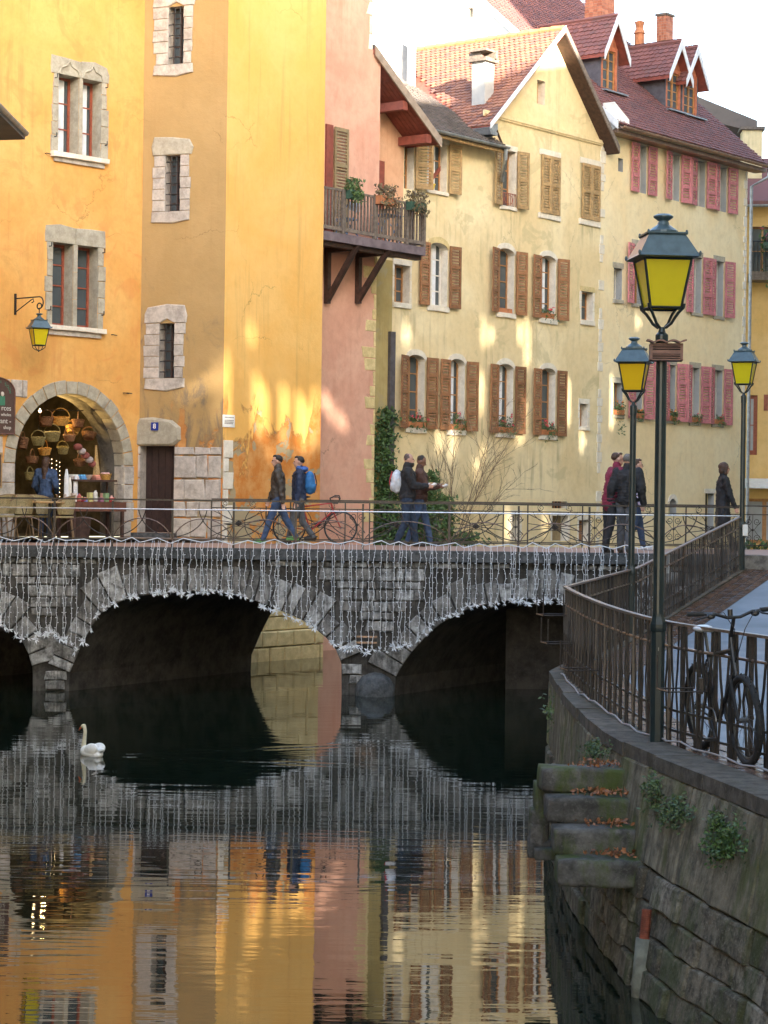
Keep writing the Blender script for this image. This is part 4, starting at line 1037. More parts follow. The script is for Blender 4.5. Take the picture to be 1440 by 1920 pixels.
# roof over the canal gable: we look up at its boarded soffit
s_t = v0[0] - .05; ql = lambda s, d: (s, zrf(s) + .13 - d)
MB().prism([FK.pt(*ql(s_t, 0), OV4), FK.pt(*ql(v1[0], 0), OV4), FK.pt(*ql(v1[0], .12), OV4), FK.pt(*ql(s_t, .12), OV4)], -FK.n * 4.5).build('roof', M['soffit'], pk)
MB().prism([FK.pt(*ql(s_t, -.06), OV4 + .005), FK.pt(*ql(v1[0] + .03, -.06), OV4 + .005), FK.pt(*ql(v1[0] + .03, .18), OV4 + .005), FK.pt(*ql(s_t, .18), OV4 + .005)], FK.n * .04).build('verge_board', M['fascia'], pk)
MB().prism([FK.pt(*ql(s_t, -.1), OV4), FK.pt(*ql(v1[0] + .05, -.1), OV4), FK.pt(*ql(v1[0] + .05, -.01), OV4), FK.pt(*ql(s_t, -.01), OV4)], -FK.n * 4.5).build('roof_covering', M['tile_slate'], pk)
for s_ in (FK.sz(735, 183, -.4)[0], FK.sz(780, 240, -.4)[0]):
    MB().fbox(FK, s_ - .1, s_ + .1, zrf(s_ + .1) - .22, zrf(s_ + .1) - .01, OPe + .002, OV4 - .03).build('purlin', M['soffit'], pk)
for k in range(7):
    o_ = OPe + .06 + k * .125
    MB().prism([FK.pt(s_a - .2, zrf(s_a - .2) - .008, o_), FK.pt(v1[0] - .02, zrf(v1[0] - .02) - .008, o_), FK.pt(v1[0] - .02, zrf(v1[0] - .02) + .003, o_), FK.pt(s_a - .2, zrf(s_a - .2) + .003, o_)], FK.n * .1).build('soffit_board', M['soffit'], pk)
# shutter door behind the balcony
q0 = FK.sz(622, 300)[0]; q1 = FK.sz(648, 300)[0]; zt_ = FK.sz(634, 240)[1]
zf = FK.sz(606, 432, 1.0)[1]
shutter(FK, pk, q0 + .02, zf, q1 - q0, zt_ - zf, M['shut_olive'], 1, 0, 3)
MB().fbox(FK, q0 - .25, q0, zf, zt_ + .03, -.02, .04).build('door_frame', M['soffit'], pk)
s_d = FK.sz(709, 380, OPe)[0]; MB().fbox(FK, s_d, s_d + .22, zf, FK.sz(716, 302, OPe)[1], OPe, OPe + .02).build('door_frame', M['soffit'], pk)
# balcony
bal = empty('balcony', FK.pt(5, zf, .5), 'dark wooden balcony on diagonal struts projecting from the pink house', 'balcony')
BO = 1.0; b0 = FK.sz(600, 440, BO)[0]-.25; b1 = FK.sz(798, 460, BO)[0]
MB().fbox(FK, b0, b1, zf - .2, zf, .01, BO).build('floor_slab', simple('slab_edge', (0.16, 0.12, 0.13), .7, 0, .25, 6), bal)
MB().fbox(FK, b0, b1, zf - .3, zf - .205, BO - .3, BO - .12).build('beam', M['wood_dark'], bal)
for px in (614, 672):
    s = FK.sz(px, 520, .06)[0]; zl = FK.sz(px, 566)[1]
    MB().fbox(FK, s - .06, s + .06, zl - .05, zf - .21, 0.005, .12).build('wall_post', M['wood_dark'], bal)
    a_ = FK.pt(s - .055, zl + .02, .12); 
    MB().prism([FK.pt(s - .055, zl, .12), FK.pt(s - .055, zl + .2, .12), FK.pt(s - .055, zf - .21, BO - .14), FK.pt(s - .055, zf - .21, BO - .0)], FK.u * .11).build('strut', M['wood_dark'], bal)
    MB().fbox(FK, s - .06, s + .06, zf - .32, zf - .21, .12, BO - .3).build('beam', M['wood_dark'], bal)
zr = FK.sz(700, 366, BO)[1]; RH = zr - zf
MB().fbox(FK, b0, b1, zr - .05, zr, BO - .06, BO - .01).build('hand_rail', M['wood_grey'], bal)
MB().fbox(FK, b0, b1, zf + .06, zf + .14, BO - .06, BO - .01).build('low_rail', M['wood_grey'], bal)
MB().fbox(FK, b1 - .05, b1, zr - .05, zr, off3 + .02, BO - .065).build('hand_rail', M['wood_grey'], bal)
MB().fbox(FK, b1 - .05, b1, zf + .06, zf + .14, off3 + .02, BO - .065).build('low_rail', M['wood_grey'], bal)
bm_ = MB().obox((0, 0, 0), (.045, 0, 0), (0, .03, 0), (0, 0, RH - .19)).mesh('baluster', M['wood_grey'])
pm3 = MB().obox((0, 0, 0), (.09, 0, 0), (0, .08, 0), (0, 0, RH)).mesh('rail_post', M['wood_grey'])
s = b1 - .1
while s > b0:
    inst('baluster', bm_, bal, Matrix.Translation(FK.pt(s, zf + .14, BO - .02)) @ Matrix.Rotation(FK.rot(), 4, 'Z')); s -= .118
for px in (642, 702, 762): inst('rail_post', pm3, bal, Matrix.Translation(FK.pt(FK.sz(px, 400, BO)[0], zf, BO + .02)) @ Matrix.Rotation(FK.rot(), 4, 'Z'))
inst('rail_post', pm3, bal, Matrix.Translation(FK.pt(b1 - .08, zf, BO + .0)) @ Matrix.Rotation(FK.rot(), 4, 'Z'))
o_ = off3 + .1
while o_ < BO - .1: inst('baluster', bm_, bal, Matrix.Translation(FK.pt(b1 - .05, zf + .14, o_)) @ Matrix.Rotation(FK.rot(), 4, 'Z')); o_ += .12
for px, bx, lab in ((657, 'pot_green', 'leftmost planter with trailing green grass on the balcony rail'), (718, 'terracotta', 'middle planter with dry heather on the balcony rail'), (776, 'pot_green', 'green planter with dark foliage at the right end of the balcony rail')):
    s = FK.sz(px, 372, BO)[0]; w2 = .3 if px != 657 else .18
    r_ = empty('planter', FK.pt(s, zr - .15, BO), lab, 'planter', 'planters on the balcony rail')
    MB().fbox(FK, s - w2, s + w2, zr - .2, zr + .0, BO, BO + .17).build('planter_box', M[bx], r_)
    pts = [FK.pt(s + random.uniform(-w2, w2) * 1.1, zr + random.uniform(0, .3) ** 1.1, BO + .08 + random.gauss(0, .07)) for _ in range(150)] + [FK.pt(s + random.uniform(-w2, w2 * 1.2), zr - random.uniform(0, .3), BO + .17 + random.uniform(0, .08)) for _ in range(60)]
    leaves(r_, 'foliage', pts, M['leaf'] if px == 657 else (M['leaf_heath'] if 'leaf_heath' in M else M['ivy']), .045, 2, .02)
# folding chair and table on the balcony
blu = simple('folding_blue', (0.12, 0.25, 0.5), .5)
s = FK.sz(655, 420, .6)[0]
fc = empty('folding_chair', FK.pt(s, zf, .6), 'folding metal chair with a pale blue seat back on the balcony', 'chair')
MB().fbox(FK, s - .2, s + .2, zf + .62, zf + .82, .72, .745).build('backrest', simple('chair_pale', (.6, .66, .75), .5), fc)
MB().fbox(FK, s - .2, s + .2, zf + .42, zf + .45, .35, .72).build('seat', blu, fc)
for d in (-.2, .2): MB().tube([FK.pt(s + d, zf, .3), FK.pt(s + d, zf + .82, .74)], .012, 5).build('leg', blu, fc); MB().tube([FK.pt(s + d, zf, .75), FK.pt(s + d, zf + .44, .35)], .012, 5).build('leg', blu, fc)
s = FK.sz(730, 420, .6)[0]
ft = empty('folding_table', FK.pt(s, zf, .6), 'small folding metal table standing behind the balcony balusters', 'table')
MB().fbox(FK, s - .3, s + .3, zf + .68, zf + .7, .3, .8).build('tabletop', blu, ft)
for d in (-.25, .25): MB().tube([FK.pt(s + d, zf, .35), FK.pt(s + d, zf + .68, .75)], .012, 5).build('leg', blu, ft); MB().tube([FK.pt(s + d, zf, .75), FK.pt(s + d, zf + .68, .35)], .012, 5).build('leg', blu, ft)

# ------------------------------------------------------------------ straw coloured house with the gable
h3 = empty('town_house', F3.pt(5, 0), 'straw coloured house with brown louvred shutters, a steep gable and tiled roof', 'house')
sG = F3.sz(905, 400)[0]; s5 = F3.sz(1126, 500)[0]; s5e = F3.sz(1399, 500)[0]
apx = F3.sz(1036, 66); zgl = F3.sz(908, 222)[1]; zgr = F3.sz(1126, 262)[1]; zEl = F3.sz(940, 280)[1]
W3 = [  # l r t b rise shutters(L,R) material frame rows flower
    (762, 796, 660, 797, .16, 'LR', 'shut_brown'), (841, 871, 672, 805, .16, 'LR', 'shut_brown'), (931, 962, 684, 813, .16, 'LR', 'shut_brown'), (1012, 1041, 694, 819, .16, 'LR', 'shut_brown'),
    (803, 839, 455, 574, .16, 'LR', 'shut_brown'), (932, 964, 467, 587, .16, 'LR', 'shut_brown'), (1012, 1042, 478, 597, .16, 'LR', 'shut_brown'),
    (739, 768, 497, 568, 0, '', ''), (1090, 1112, 547, 601, 0, '', ''), (1087, 1102, 757, 800, 0, '', ''),
    (801, 838, 268, 358, 0, 'R', 'shut_ochre'), (758, 776, 268, 355, 0, '', ''), (939, 966, 282, 387, 0, 'LR', 'shut_ochre'),
    (1007, 1022, 151, 196, 0, '', ''), (1035, 1064, 940, 953, 0, '', ''), (1035, 1065, 967, 1014, 0, '', ''), (960, 974, 965, 1014, 0, '', ''), (1085, 1104, 975, 1016, 0, '', '')]
R3 = [F3.rect(*x[:4]) for x in W3]
for grp in ((0, 1, 2, 3), (5, 6)):
    z0 = sum(R3[i][2] for i in grp) / len(grp); z1 = sum(R3[i][3] for i in grp) / len(grp)
    for i in grp: R3[i] = (R3[i][0], R3[i][1], z0, z1)
zLo = min(zEl + .15, zgl)
wall(F3, [(0.0, -.5), (s5, -.5), (s5, zgr), (apx[0], apx[1]), (sG, zgl), (sG, zEl + .1), (0, zEl + .1)], [hole_rect(*r_, rise=W3[i][4]) for i, r_ in enumerate(R3)], h3, M['straw'], reveal=.24, rm=M['white_stone'])
for i, (r_, w_) in enumerate(zip(R3, W3)):
    a, c, z0, z1 = r_; fm = M['frame_oak']
    if i == 13: MB().fbox(F3, a, c, z0, z1, -.3, -.24).build('hatch', M['frame_oak'], h3); MB().fbox(F3, a, (a + c) * .5, z0 + .03, z1 - .03, -.235, -.225).build('hatch_board', M['dark'], h3); continue
    if i == 14:
        MB().fbox(F3, a, c, z0, z1, -.3, -.26).build('vent', M['dark'], h3)
        for k in range(5): MB().fbox(F3, a + (c - a) * (k + .4) / 5, a + (c - a) * (k + .6) / 5, z0, z1, -.2, -.17).build('vent_bar', M['shut_brown'], h3)
        continue
    if i in (15, 16, 17):
        d_ = MB().fbox(F3, a, c, z0, z1, -.3, -.25).build('door', M['shut_olive'] if i < 17 else M['shut_brown'], h3)
        for k in range(4): MB().fbox(F3, a + (c - a) * (k + .06) / 4, a + (c - a) * (k + .94) / 4, z0 + .02, z1 - .02, -.25, -.24).build('plank', M['shut_olive'] if i < 17 else M['shut_brown'], d_)
        lintel(F3, h3, a, c, z1, 0, M['white_stone'], .12); jambs(F3, h3, a, c, z0, z1, M['white_stone'], .1, 3); continue
    sash(F3, h3, a, c, z0, z1, fm if i not in (4,) else M['frame_white'], depth=.22, cols=2 if c - a > .5 else 1, rows=4 if i < 7 else (3 if z1 - z0 > .9 else 2), fw=.045, curtain=i in (1, 2, 4, 6, 10))
    if i in (0, 1, 2, 3, 4, 5, 6): lintel(F3, h3, a, c, z1, w_[4], M['straw_stone'] if i == 4 else M['white_stone'], .15)
    else: lintel(F3, h3, a, c, z1, 0, M['white_stone'] if i != 8 else M['straw_stone'], .14)
    if i not in (11,): sill(F3, h3, a, c, z0, M['white_stone'], .14 if i < 9 else .1, .05)
    if i in (7, 8, 9, 12): jambs(F3, h3, a, c, z0, z1, M['white_stone'], .08, 3)
    if w_[5]:
        m_ = M[w_[6]]; sw = .43; np_ = 4 if i < 4 else (3 if i < 7 else 2)
        if 'L' in w_[5]: shutter(F3, h3, a - .02, z0 - .02, sw, z1 - z0 - w_[4] * .4 + .04, m_, -1, random.uniform(2, 16), np_)
        if 'R' in w_[5]: shutter(F3, h3, c + .02, z0 - .02, sw, z1 - z0 - w_[4] * .4 + .04, m_, 1, random.uniform(2, 14), np_)
# half-open leaf and the closed pairs
r_ = F3.rect(776, 800, 268, 356); shutter(F3, h3, r_[0], r_[2], .52, r_[3] - r_[2], M['shut_ochre'], 1, 22, 2)
for l, r, t_, b_ in ((1013, 1047, 293, 402), (1089, 1122, 309, 413)):
    a, c, z0, z1 = F3.rect(l, r, t_, b_); m_ = (a + c) / 2
    shutter(F3, h3, a, z0, m_ - a - .004, z1 - z0, M['shut_ochre'], 1, 0, 2, o=.045); shutter(F3, h3, c, z0, c - m_ - .004, z1 - z0, M['shut_ochre'], -1, 0, 2, o=.045)
    lintel(F3, h3, a, c, z1, 0, M['white_stone'], .16, .03); sill(F3, h3, a - .04, c + .04, z0, M['white_stone'], .16, .05)
for i, big in ((0, 1.0), (1, 1.0), (2, 1.15), (3, .9)):
    a, c, z0, z1 = R3[i]
    lab = ['geranium box in the lower window nearest the pink house', 'geranium box in the lower window behind the bare bush', 'fullest geranium box with bright red blooms, third lower window of the straw house', 'sparse geranium box trailing over the sill of the fourth lower window'][i]
    flower_box(F3, a + .05, c - .03, z0, lab, o=.02, big=big, trail=.12 if i == 3 else 0)
a, c, z0, z1 = R3[5]; bx = empty('flower_box', F3.pt(a, z0, 0), 'empty terracotta box on a middle floor sill of the straw house', 'flower box', 'flower boxes on window sills'); MB().fbox(F3, a + .06, c - .1, z0, z0 + .12, -.12, .02).build('planter', M['terracotta'], bx)
a, c, z0, z1 = R3[6]; flower_box(F3, a + .1, c - .1, z0, 'terracotta box with a few flowers in the middle floor window under the closed shutters', o=-.02, big=.55)
a, c, z0, z1 = R3[10]; yb = empty('flower_pot', F3.pt(a + .15, z0, 0), 'small yellow pot on the top floor window sill', 'pot'); MB().lathe([(.06, 0), (.09, .13), (.1, .13), (.1, .15)], F3.pt(a + .2, z0, .0), 10).build('pot', simple('pot_yellow', (.7, .5, .03), .5), yb)
a, c, z0, z1 = R3[12]
gr = MB()
for k in range(9): gr.tube([F3.pt(a + (c - a) * k / 8, z0 + .02, .03), F3.pt(a + (c - a) * k / 8, z0 + .34, .03)], .008, 4)
gr.tube([F3.pt(a, z0 + .34, .03), F3.pt(c, z0 + .34, .03)], .014, 5).tube(ringpts(F3, (a + c) / 2, z0 + .18, .2, .12, 0, 360, 14, .03), .008, 4).build('window_guard', M['frame_red'], h3)
sOl = F3.sz(733, 700)[0]
MB().fbox(F3, -.2, sOl, -.4, zf0 - .3, .001, .014).build('stained_strip', M['olive'], h3)
MB().fbox(F3, sG - .05, s5, zgr - .12, zgr - .02, 0, .07).fbox(F3, sG - .05, s5, zgr - .17, zgr - .12, 0, .04).build('cornice', M['straw'], h3)
# gable roof
OV = .42; ap = (apx[0], apx[1] + .12)
slL = (ap[1] - zgl) / (ap[0] - sG); slR = (ap[1] - zgr) / (s5 - ap[0])
eL = (sG - .3, ap[1] - slL * (ap[0] - sG + .3)); eR = (s5 + .25, ap[1] - slR * (s5 + .25 - ap[0])); DB = 9.0
slab = lambda p, q, o0, o1, th: [F3.pt(p[0], p[1], o0), F3.pt(q[0], q[1], o0), F3.pt(q[0], q[1] - th, o0), F3.pt(p[0], p[1] - th, o0)]
pL0 = (ap[0] - 5.2, ap[1] - slL * 5.2)
MB().prism(slab(eL, ap, OV, 0, .12), -F3.n * (OV + 0.2)).prism(slab(pL0, ap, -.2, 0, .12), -F3.n * (DB - .6)).build('roof', M['soffit'], h3)
MB().prism(slab(ap, eR, OV, 0, .14), -F3.n * DB).build('roof', M['wood_dark'], h3)
MB().prism(slab((eL[0], eL[1] + .07), (ap[0], ap[1] + .09), OV + .03, 0, .15), -F3.n * .03).build('bargeboard', M['white_paint'], h3)
MB().prism(slab((ap[0], ap[1] + .09), (eR[0], eR[1] + .07), OV + .03, 0, .2), -F3.n * .03).build('bargeboard', M['wood_grey'], h3)
# slate-brown lower roof of the left part
ze3 = F3.sz(880, 262, .45)[1] + .05; sR3 = F3.sz(948, 276, .45)[0]; sL3 = F3.sz(753, 290)[0]; SLP = .62
zslate = lambda o: ze3 + (.45 - o) * SLP
MB().prism([F3.pt(sL3, zslate(.45), .45), F3.pt(sL3, zslate(-4), -4), F3.pt(sL3, zslate(-4) - .12, -4), F3.pt(sL3, zslate(.45) - .1, .45)], F3.u * (sR3 - sL3)).build('roof', M['wood_grey'], h3)
e2s = (F3.pt(0, zslate(0), 0) - F3.pt(0, zslate(.45), .45))
tiles(h3, F3.pt(sL3, zslate(.45) + .01, .47), F3.u, e2s, sR3 - sL3, 3.6, .15, .13, M['tile_slate'], inside=lambda a, y: (zslate(.45) + y * SLP / math.hypot(1, SLP)) > (ap[1] - slL * (ap[0] - (sL3 + a))) - .05 or True)
gutter(h3, F3.pt(sL3 + .05, ze3 - .02, .53), F3.pt(sR3 + .02, ze3 - .02, .53), .07, M['zinc'])
MB().fbox(F3, sL3 + .05, sR3, ze3 - .17, ze3 - .02, .38, .45).build('eaves_board', M['shut_ochre'], h3)
MB().tube([F3.pt(sR3 - .1, ze3 - .08, .53), F3.pt(sR3 - .06, ze3 - .35, .5), F3.pt(sR3 + .22, ze3 - .7, .2), F3.pt(sR3 + .34, ze3 - .85, .12)], .05, 8).build('downpipe', M['zinc'], h3)
e2l = (F3.pt(ap[0], ap[1], 0) - F3.pt(ap[0] - 1, ap[1] - slL, 0)); Ltot = 5.2 * math.hypot(1, slL); cl = 1 / math.hypot(1, slL)
O3 = F3.pt(pL0[0], pL0[1] + .01, OV)
def in3(a, y):
    s_ = pL0[0] + y * cl; o_ = OV - a; zz = pL0[1] + y * cl * slL
    return zz > zslate(o_) - .02 and not (o_ > -.25 and s_ < eL[0])
tiles(h3, O3, -F3.n, e2l, DB - .3, Ltot, .17, .15, M['tile_red'], inside=in3)
for k in range(24):
    o_ = OV - .05 - k * .36
    MB().tube([F3.pt(ap[0], ap[1] + .02, o_), F3.pt(ap[0], ap[1] + .035, o_ - .39)], [.085, .1], 8).build('ridge_tile', M['terracotta'], h3)
# box gutter at the foot of the gable
g_ = F3.sz(850, 205, 0)
MB().prism([F3.pt(eL[0] - .05, eL[1] - .05, OV), F3.pt(eL[0] + .35, eL[1] + .1, OV), F3.pt(eL[0] + .35, eL[1] - .22, OV), F3.pt(eL[0] + .05, eL[1] - .22, OV)], -F3.n * 1.3).build('box_gutter', M['zinc'], h3)
MB().tube([F3.pt(eL[0] + .3, eL[1] - .1, OV), F3.pt(eL[0] + 1.0, eL[1] - .42, .15)], .035, 6).build('downpipe', M['wood_dark'], h3)
def plane_hit(px, py, P0, n):
    r = ray(px, py); return CAM + r * ((P0 - CAM).dot(n) / r.dot(n))
nL = F3.n.cross(e2l).normalized()
def chimney(px, pytop, pybase, w, d, P0, n, m, name, label=None, parent=None, cap='zinc', bricks=False):
    p = plane_hit(px, pybase, P0, n); Yd = p.y
    zt = at(px, pytop, Yd).z
    c = MB(); c.box((p.x, p.y, (p.z - .6 + zt) / 2), (w, d, zt - p.z + .6), F3.rot())
    o = c.build(name, m, parent)
    return p, zt, o
p, zt, co = chimney(905, 118, 188, .42, .42, O3, nL, M['grey_wall'], 'chimney', parent=h3)
MB().box((p.x, p.y, zt + .05), (.6, .6, .1), F3.rot()).box((p.x, p.y, zt + .3), (.56, .56, .06), F3.rot()).build('chimney_cap', M['wood_grey'], co)
for dx in (-.2, .2): MB().box((p.x + dx, p.y, zt + .18), (.08, .4, .18), F3.rot()).build('cap_leg', M['wood_grey'], co)

# ------------------------------------------------------------------ cream house with red shutters
h5 = empty('town_house', F3.pt((s5 + s5e) / 2, 0), 'long cream house with rows of dusty red shutters and dormers in its steep roof', 'house')
ze5 = F3.sz(1270, 268, .5)[1]
W5 = [(1196, 1212, 270, 358), (1257, 1274, 288, 374), (1304, 1322, 302, 388), (1346, 1362, 318, 402),
      (1151, 1166, 503, 562), (1186, 1205, 458, 570), (1228, 1245, 470, 578), (1297, 1315, 482, 585), (1339, 1356, 490, 592),
      (1150, 1167, 718, 778), (1189, 1204, 690, 782), (1252, 1266, 682, 790), (1294, 1311, 684, 790), (1336, 1354, 690, 797), (1159, 1168, 297, 322)]
R5 = [F3.rect(*x) for x in W5]
for grp in ((0, 1, 2, 3), (5, 6, 7, 8), (10, 11, 12, 13)):
    z0 = sum(R5[i][2] for i in grp) / len(grp); z1 = sum(R5[i][3] for i in grp) / len(grp)
    for i in grp: R5[i] = (R5[i][0], R5[i][1], z0, z1)
base5 = [F3.rect(1254, 1268, 935, 965), F3.rect(1322, 1338, 925, 1012)]
wall(F3, [(s5 + .002, -.5), (s5e, -.5), (s5e, ze5 + .1), (s5 + .002, ze5 + .1)], [hole_rect(*r_) for r_ in R5] + [hole_rect(*base5[0], rise=.2), hole_rect(*base5[1])], h5, M['cream'], reveal=.22, rm=M['grey_wall'])
for r_ in base5: MB().fbox(F3, *r_[:2], r_[2], r_[3], -.3, -.24).build('hatch', M['dark'], h5); lintel(F3, h5, r_[0], r_[1], r_[3], .2 if r_ is base5[0] else 0, M['white_stone'], .14)
for i, r_ in enumerate(R5):
    a, c, z0, z1 = r_
    sash(F3, h5, a, c, z0, z1, M['frame_oak'] if i in (5, 9) else M['frame_white'], depth=.2, cols=2 if c - a > .6 else 1, rows=3 if z1 - z0 > 1 else 1, gm=M['glass'] if i % 3 else M['glass_white'], fw=.05, curtain=i in (1, 3, 6, 8, 11, 12))
    if i < 14: lintel(F3, h5, a, c, z1, 0, M['gstone'], .16, .015)
    if i >= 4 and i < 14: sill(F3, h5, a, c, z0, M['gstone'], .1, .05)
    if i in (4, 9, 14): continue
    gapL = .46 if i not in (3, 8, 13, 12, 7) else .4
    shutter(F3, h5, a - .02, z0 - .02, gapL, z1 - z0 + .04, M['shut_red'], -1, random.uniform(2, 16), 3)
    shutter(F3, h5, c + .02, z0 - .02, .46, z1 - z0 + .04, M['shut_red'], 1, random.uniform(2, 14), 3)
for i, lab, pm_n in ((9, 'orange flowers with long trailing greenery in the small window left of the second lamp', 'petal_o'), (11, 'bright orange and green flower box beside the nearest lamp post', 'petal_o'), (12, 'terracotta box with one small plant between red shutters', 'petal'), (13, 'terracotta box with pale plants in the lowest right-hand window', 'petal'), (10, 'small flower box half hidden by the second lamp post', 'petal_o')):
    a, c, z0, z1 = R5[i]; flower_box(F3, a + .03, c - .03, z0, lab, o=.04, pm=pm_n, big=.8 if i in (9, 11) else .5, trail=.5 if i == 9 else 0)
z = .2; k = 0
while z < ze5 - .5:                            # pale quoins between the two houses
    hh = random.uniform(.22, .38); k += 1; L = .18 if k % 2 else .1
    MB().chamfer([F3.pt(s5 - L * .5, z + .008, -.01), F3.pt(s5 + L, z + .008, -.01), F3.pt(s5 + L + random.uniform(-.02, .02), z + hh - .008, -.01), F3.pt(s5 - L * .5, z + hh - .008, -.01)], F3.n, .03, .008).build('quoin', M['white_stone'], h5); z += hh
    if random.random() < .2: z += .5
z = .2
while z < ze5 - .4:
    hh = random.uniform(.22, .38); k += 1; L = .22 if k % 2 else .12
    MB().chamfer([F3.pt(s5e - L, z + .008, -.01), F3.pt(s5e - .004, z + .008, -.01), F3.pt(s5e - .004, z + hh - .008, -.01), F3.pt(s5e - L, z + hh - .008, -.01)], F3.n, .03, .008).build('quoin', M['white_stone'], h5); z += hh
# end wall, roof, gutter
MB().prism([F3.pt(s5e, -.5, -.005), F3.pt(s5e, ze5, -.005), F3.pt(s5e, ze5 + 8.5, -10), F3.pt(s5e, -.5, -10)], -F3.u * .2).build('end_wall', M['cream'], h5)
SL5 = .86; RD = 11.5; r5a, r5b = s5 + .12, s5e + .45
Pz = lambda o: ze5 + .08 + (.5 - o) * SL5
MB().prism([F3.pt(r5a, Pz(.5), .5), F3.pt(r5a, Pz(.5 - RD), .5 - RD), F3.pt(r5a, Pz(.5 - RD) - .15, .5 - RD), F3.pt(r5a, Pz(.5) - .1, .5)], F3.u * (r5b - r5a)).build('roof', M['wood_dark'], h5)
MB().prism([F3.pt(r5a, Pz(.5 - RD), .5 - RD), F3.pt(r5a, Pz(.5 - RD) - .15, .5 - RD), F3.pt(r5a, Pz(.5) - 1, -2 * RD)], F3.u * (r5b - r5a)).build('roof', M['tile_dark'], h5)
MB().fbox(F3, r5a, r5b, ze5 - .14, ze5 - .02, .02, .44).build('soffit', M['copper'], h5)
gutter(h5, F3.pt(r5a, ze5 + .04, .58), F3.pt(r5b, ze5 + .04, .58), .08, M['copper'])
MB().tube([F3.pt(r5b - .1, ze5 - .02, .58), F3.pt(r5b - .08, ze5 - .3, .55), F3.pt(s5e + .1, ze5 - .6, .1), F3.pt(s5e + .1, .2, .1)], .05, 8).build('downpipe', M['zinc'], h5)
e25 = F3.pt(0, Pz(0), 0) - F3.pt(0, Pz(.5), .5); P5 = F3.pt(r5a, Pz(.5), .5); n5 = F3.u.cross(e25).normalized()
tiles(h5, F3.pt(r5a, Pz(.5) + .01, .53), F3.u, e25, r5b - r5a, RD * math.hypot(1, SL5), .2, .17, M['tile_dark'])
MB().tube([F3.pt(r5a, Pz(.5 - RD) + .03, .5 - RD), F3.pt(r5b, Pz(.5 - RD) + .03, .5 - RD)], .1, 8).build('ridge', M['terracotta'], h5)
# white corbel where the two eaves meet
MB().prism([F3.pt(s5 + .16, ze5 - .02, .46), F3.pt(s5 + .75, ze5 - .02, .46), F3.pt(s5 + .7, ze5 + .3, .46), F3.pt(s5 + .16, ze5 + .75, .3)], -F3.n * .4).build('corbel', M['white_wall'], h5)
def dormer(pxc, pybase, hw, hface, hroof, lab, dep):
    p = plane_hit(pxc, pybase, P5, n5); r = (p - F3.O); s = r.dot(F3.u); o = r.dot(F3.n); z = p.z
    d = MB()
    zt = z + hface
    dm = empty
    # cheeks and front
    L = hface / SL5 + .3
    MB().fbox(F3, s - hw, s - hw + .05, z - .2, zt, o - L, o).build('dormer_cheek', M['zinc_dark'], h5)
    MB().fbox(F3, s + hw - .05, s + hw, z - .2, zt, o - L, o).build('dormer_cheek', M['zinc_dark'], h5)
    fr = MB()
    for a, c in ((s - hw + .05, s - hw + .15), (s + hw - .15, s + hw - .05)): fr.fbox(F3, a, c, z, zt, o - .1, o - .005)
    fr.fbox(F3, s - hw + .15, s + hw - .15, zt - .12, zt, o - .1, o - .01).build('dormer_front', M['brick'], h5)
    sash(F3, h5, s - hw + .15, s + hw - .15, z + .05, zt - .12, M['frame_oak'], depth=.05, cols=2, rows=4, o=o, fw=.05)
    MB().prism([F3.pt(s - hw, zt, o - .02), F3.pt(s + hw, zt, o - .02), F3.pt(s, zt + hroof - .1, o - .02)], -F3.n * .1).build('dormer_gable', M['brick'], h5)
    ov = .28; ex = .22; sl = hroof / hw; Lr = (hface + hroof) / SL5 + .2
    for sg in (-1, 1):
        A, Bq = (s, zt + hroof), (s + sg * (hw + ex), zt - ex * sl)
        MB().prism([F3.pt(A[0], A[1], o + ov), F3.pt(Bq[0], Bq[1], o + ov), F3.pt(Bq[0], Bq[1] - .08, o + ov), F3.pt(A[0], A[1] - .1, o + ov)], -F3.n * (Lr + ov)).build('dormer_roof', M['soffit'], h5)
        MB().prism([F3.pt(A[0], A[1] + .09, o + ov + .03), F3.pt(Bq[0], Bq[1] + .07, o + ov + .03), F3.pt(Bq[0], Bq[1] - .16, o + ov + .03), F3.pt(A[0], A[1] - .2, o + ov + .03)], -F3.n * .028).build('bargeboard', M['white_paint'], h5)
        e2 = F3.pt(A[0], A[1], 0) - F3.pt(Bq[0], Bq[1], 0)
        def ins(a, y, o=o, ov=ov, Bq=Bq, e2=e2): return True
        tiles(h5, F3.pt(Bq[0], Bq[1] + .012, o + ov), -F3.n, e2, Lr + ov, e2.length, .18, .16, M['tile_dark'], inside=ins)
    MB().tube([F3.pt(s, zt + hroof + .04, o + ov), F3.pt(s, zt + hroof + .04, o - Lr)], .07, 6).build('ridge', M['tile_dark'], h5)
    MB().fbox(F3, s - hw - .1, s + hw + .2, z - .06, z - .02, o, o + .25).build('flashing', M['zinc'], h5)
M['zinc_dark'] = simple('zinc_dark', (0.11, 0.1, 0.11), .55, .3, .2, 7)
dormer(1142, 172, .5, 1.35, .85, 'l', 0)
dormer(1262, 208, .5, 1.3, .8, 'm', 0)
dormer(1293, 218, .5, 1.3, .8, 'r', 0)
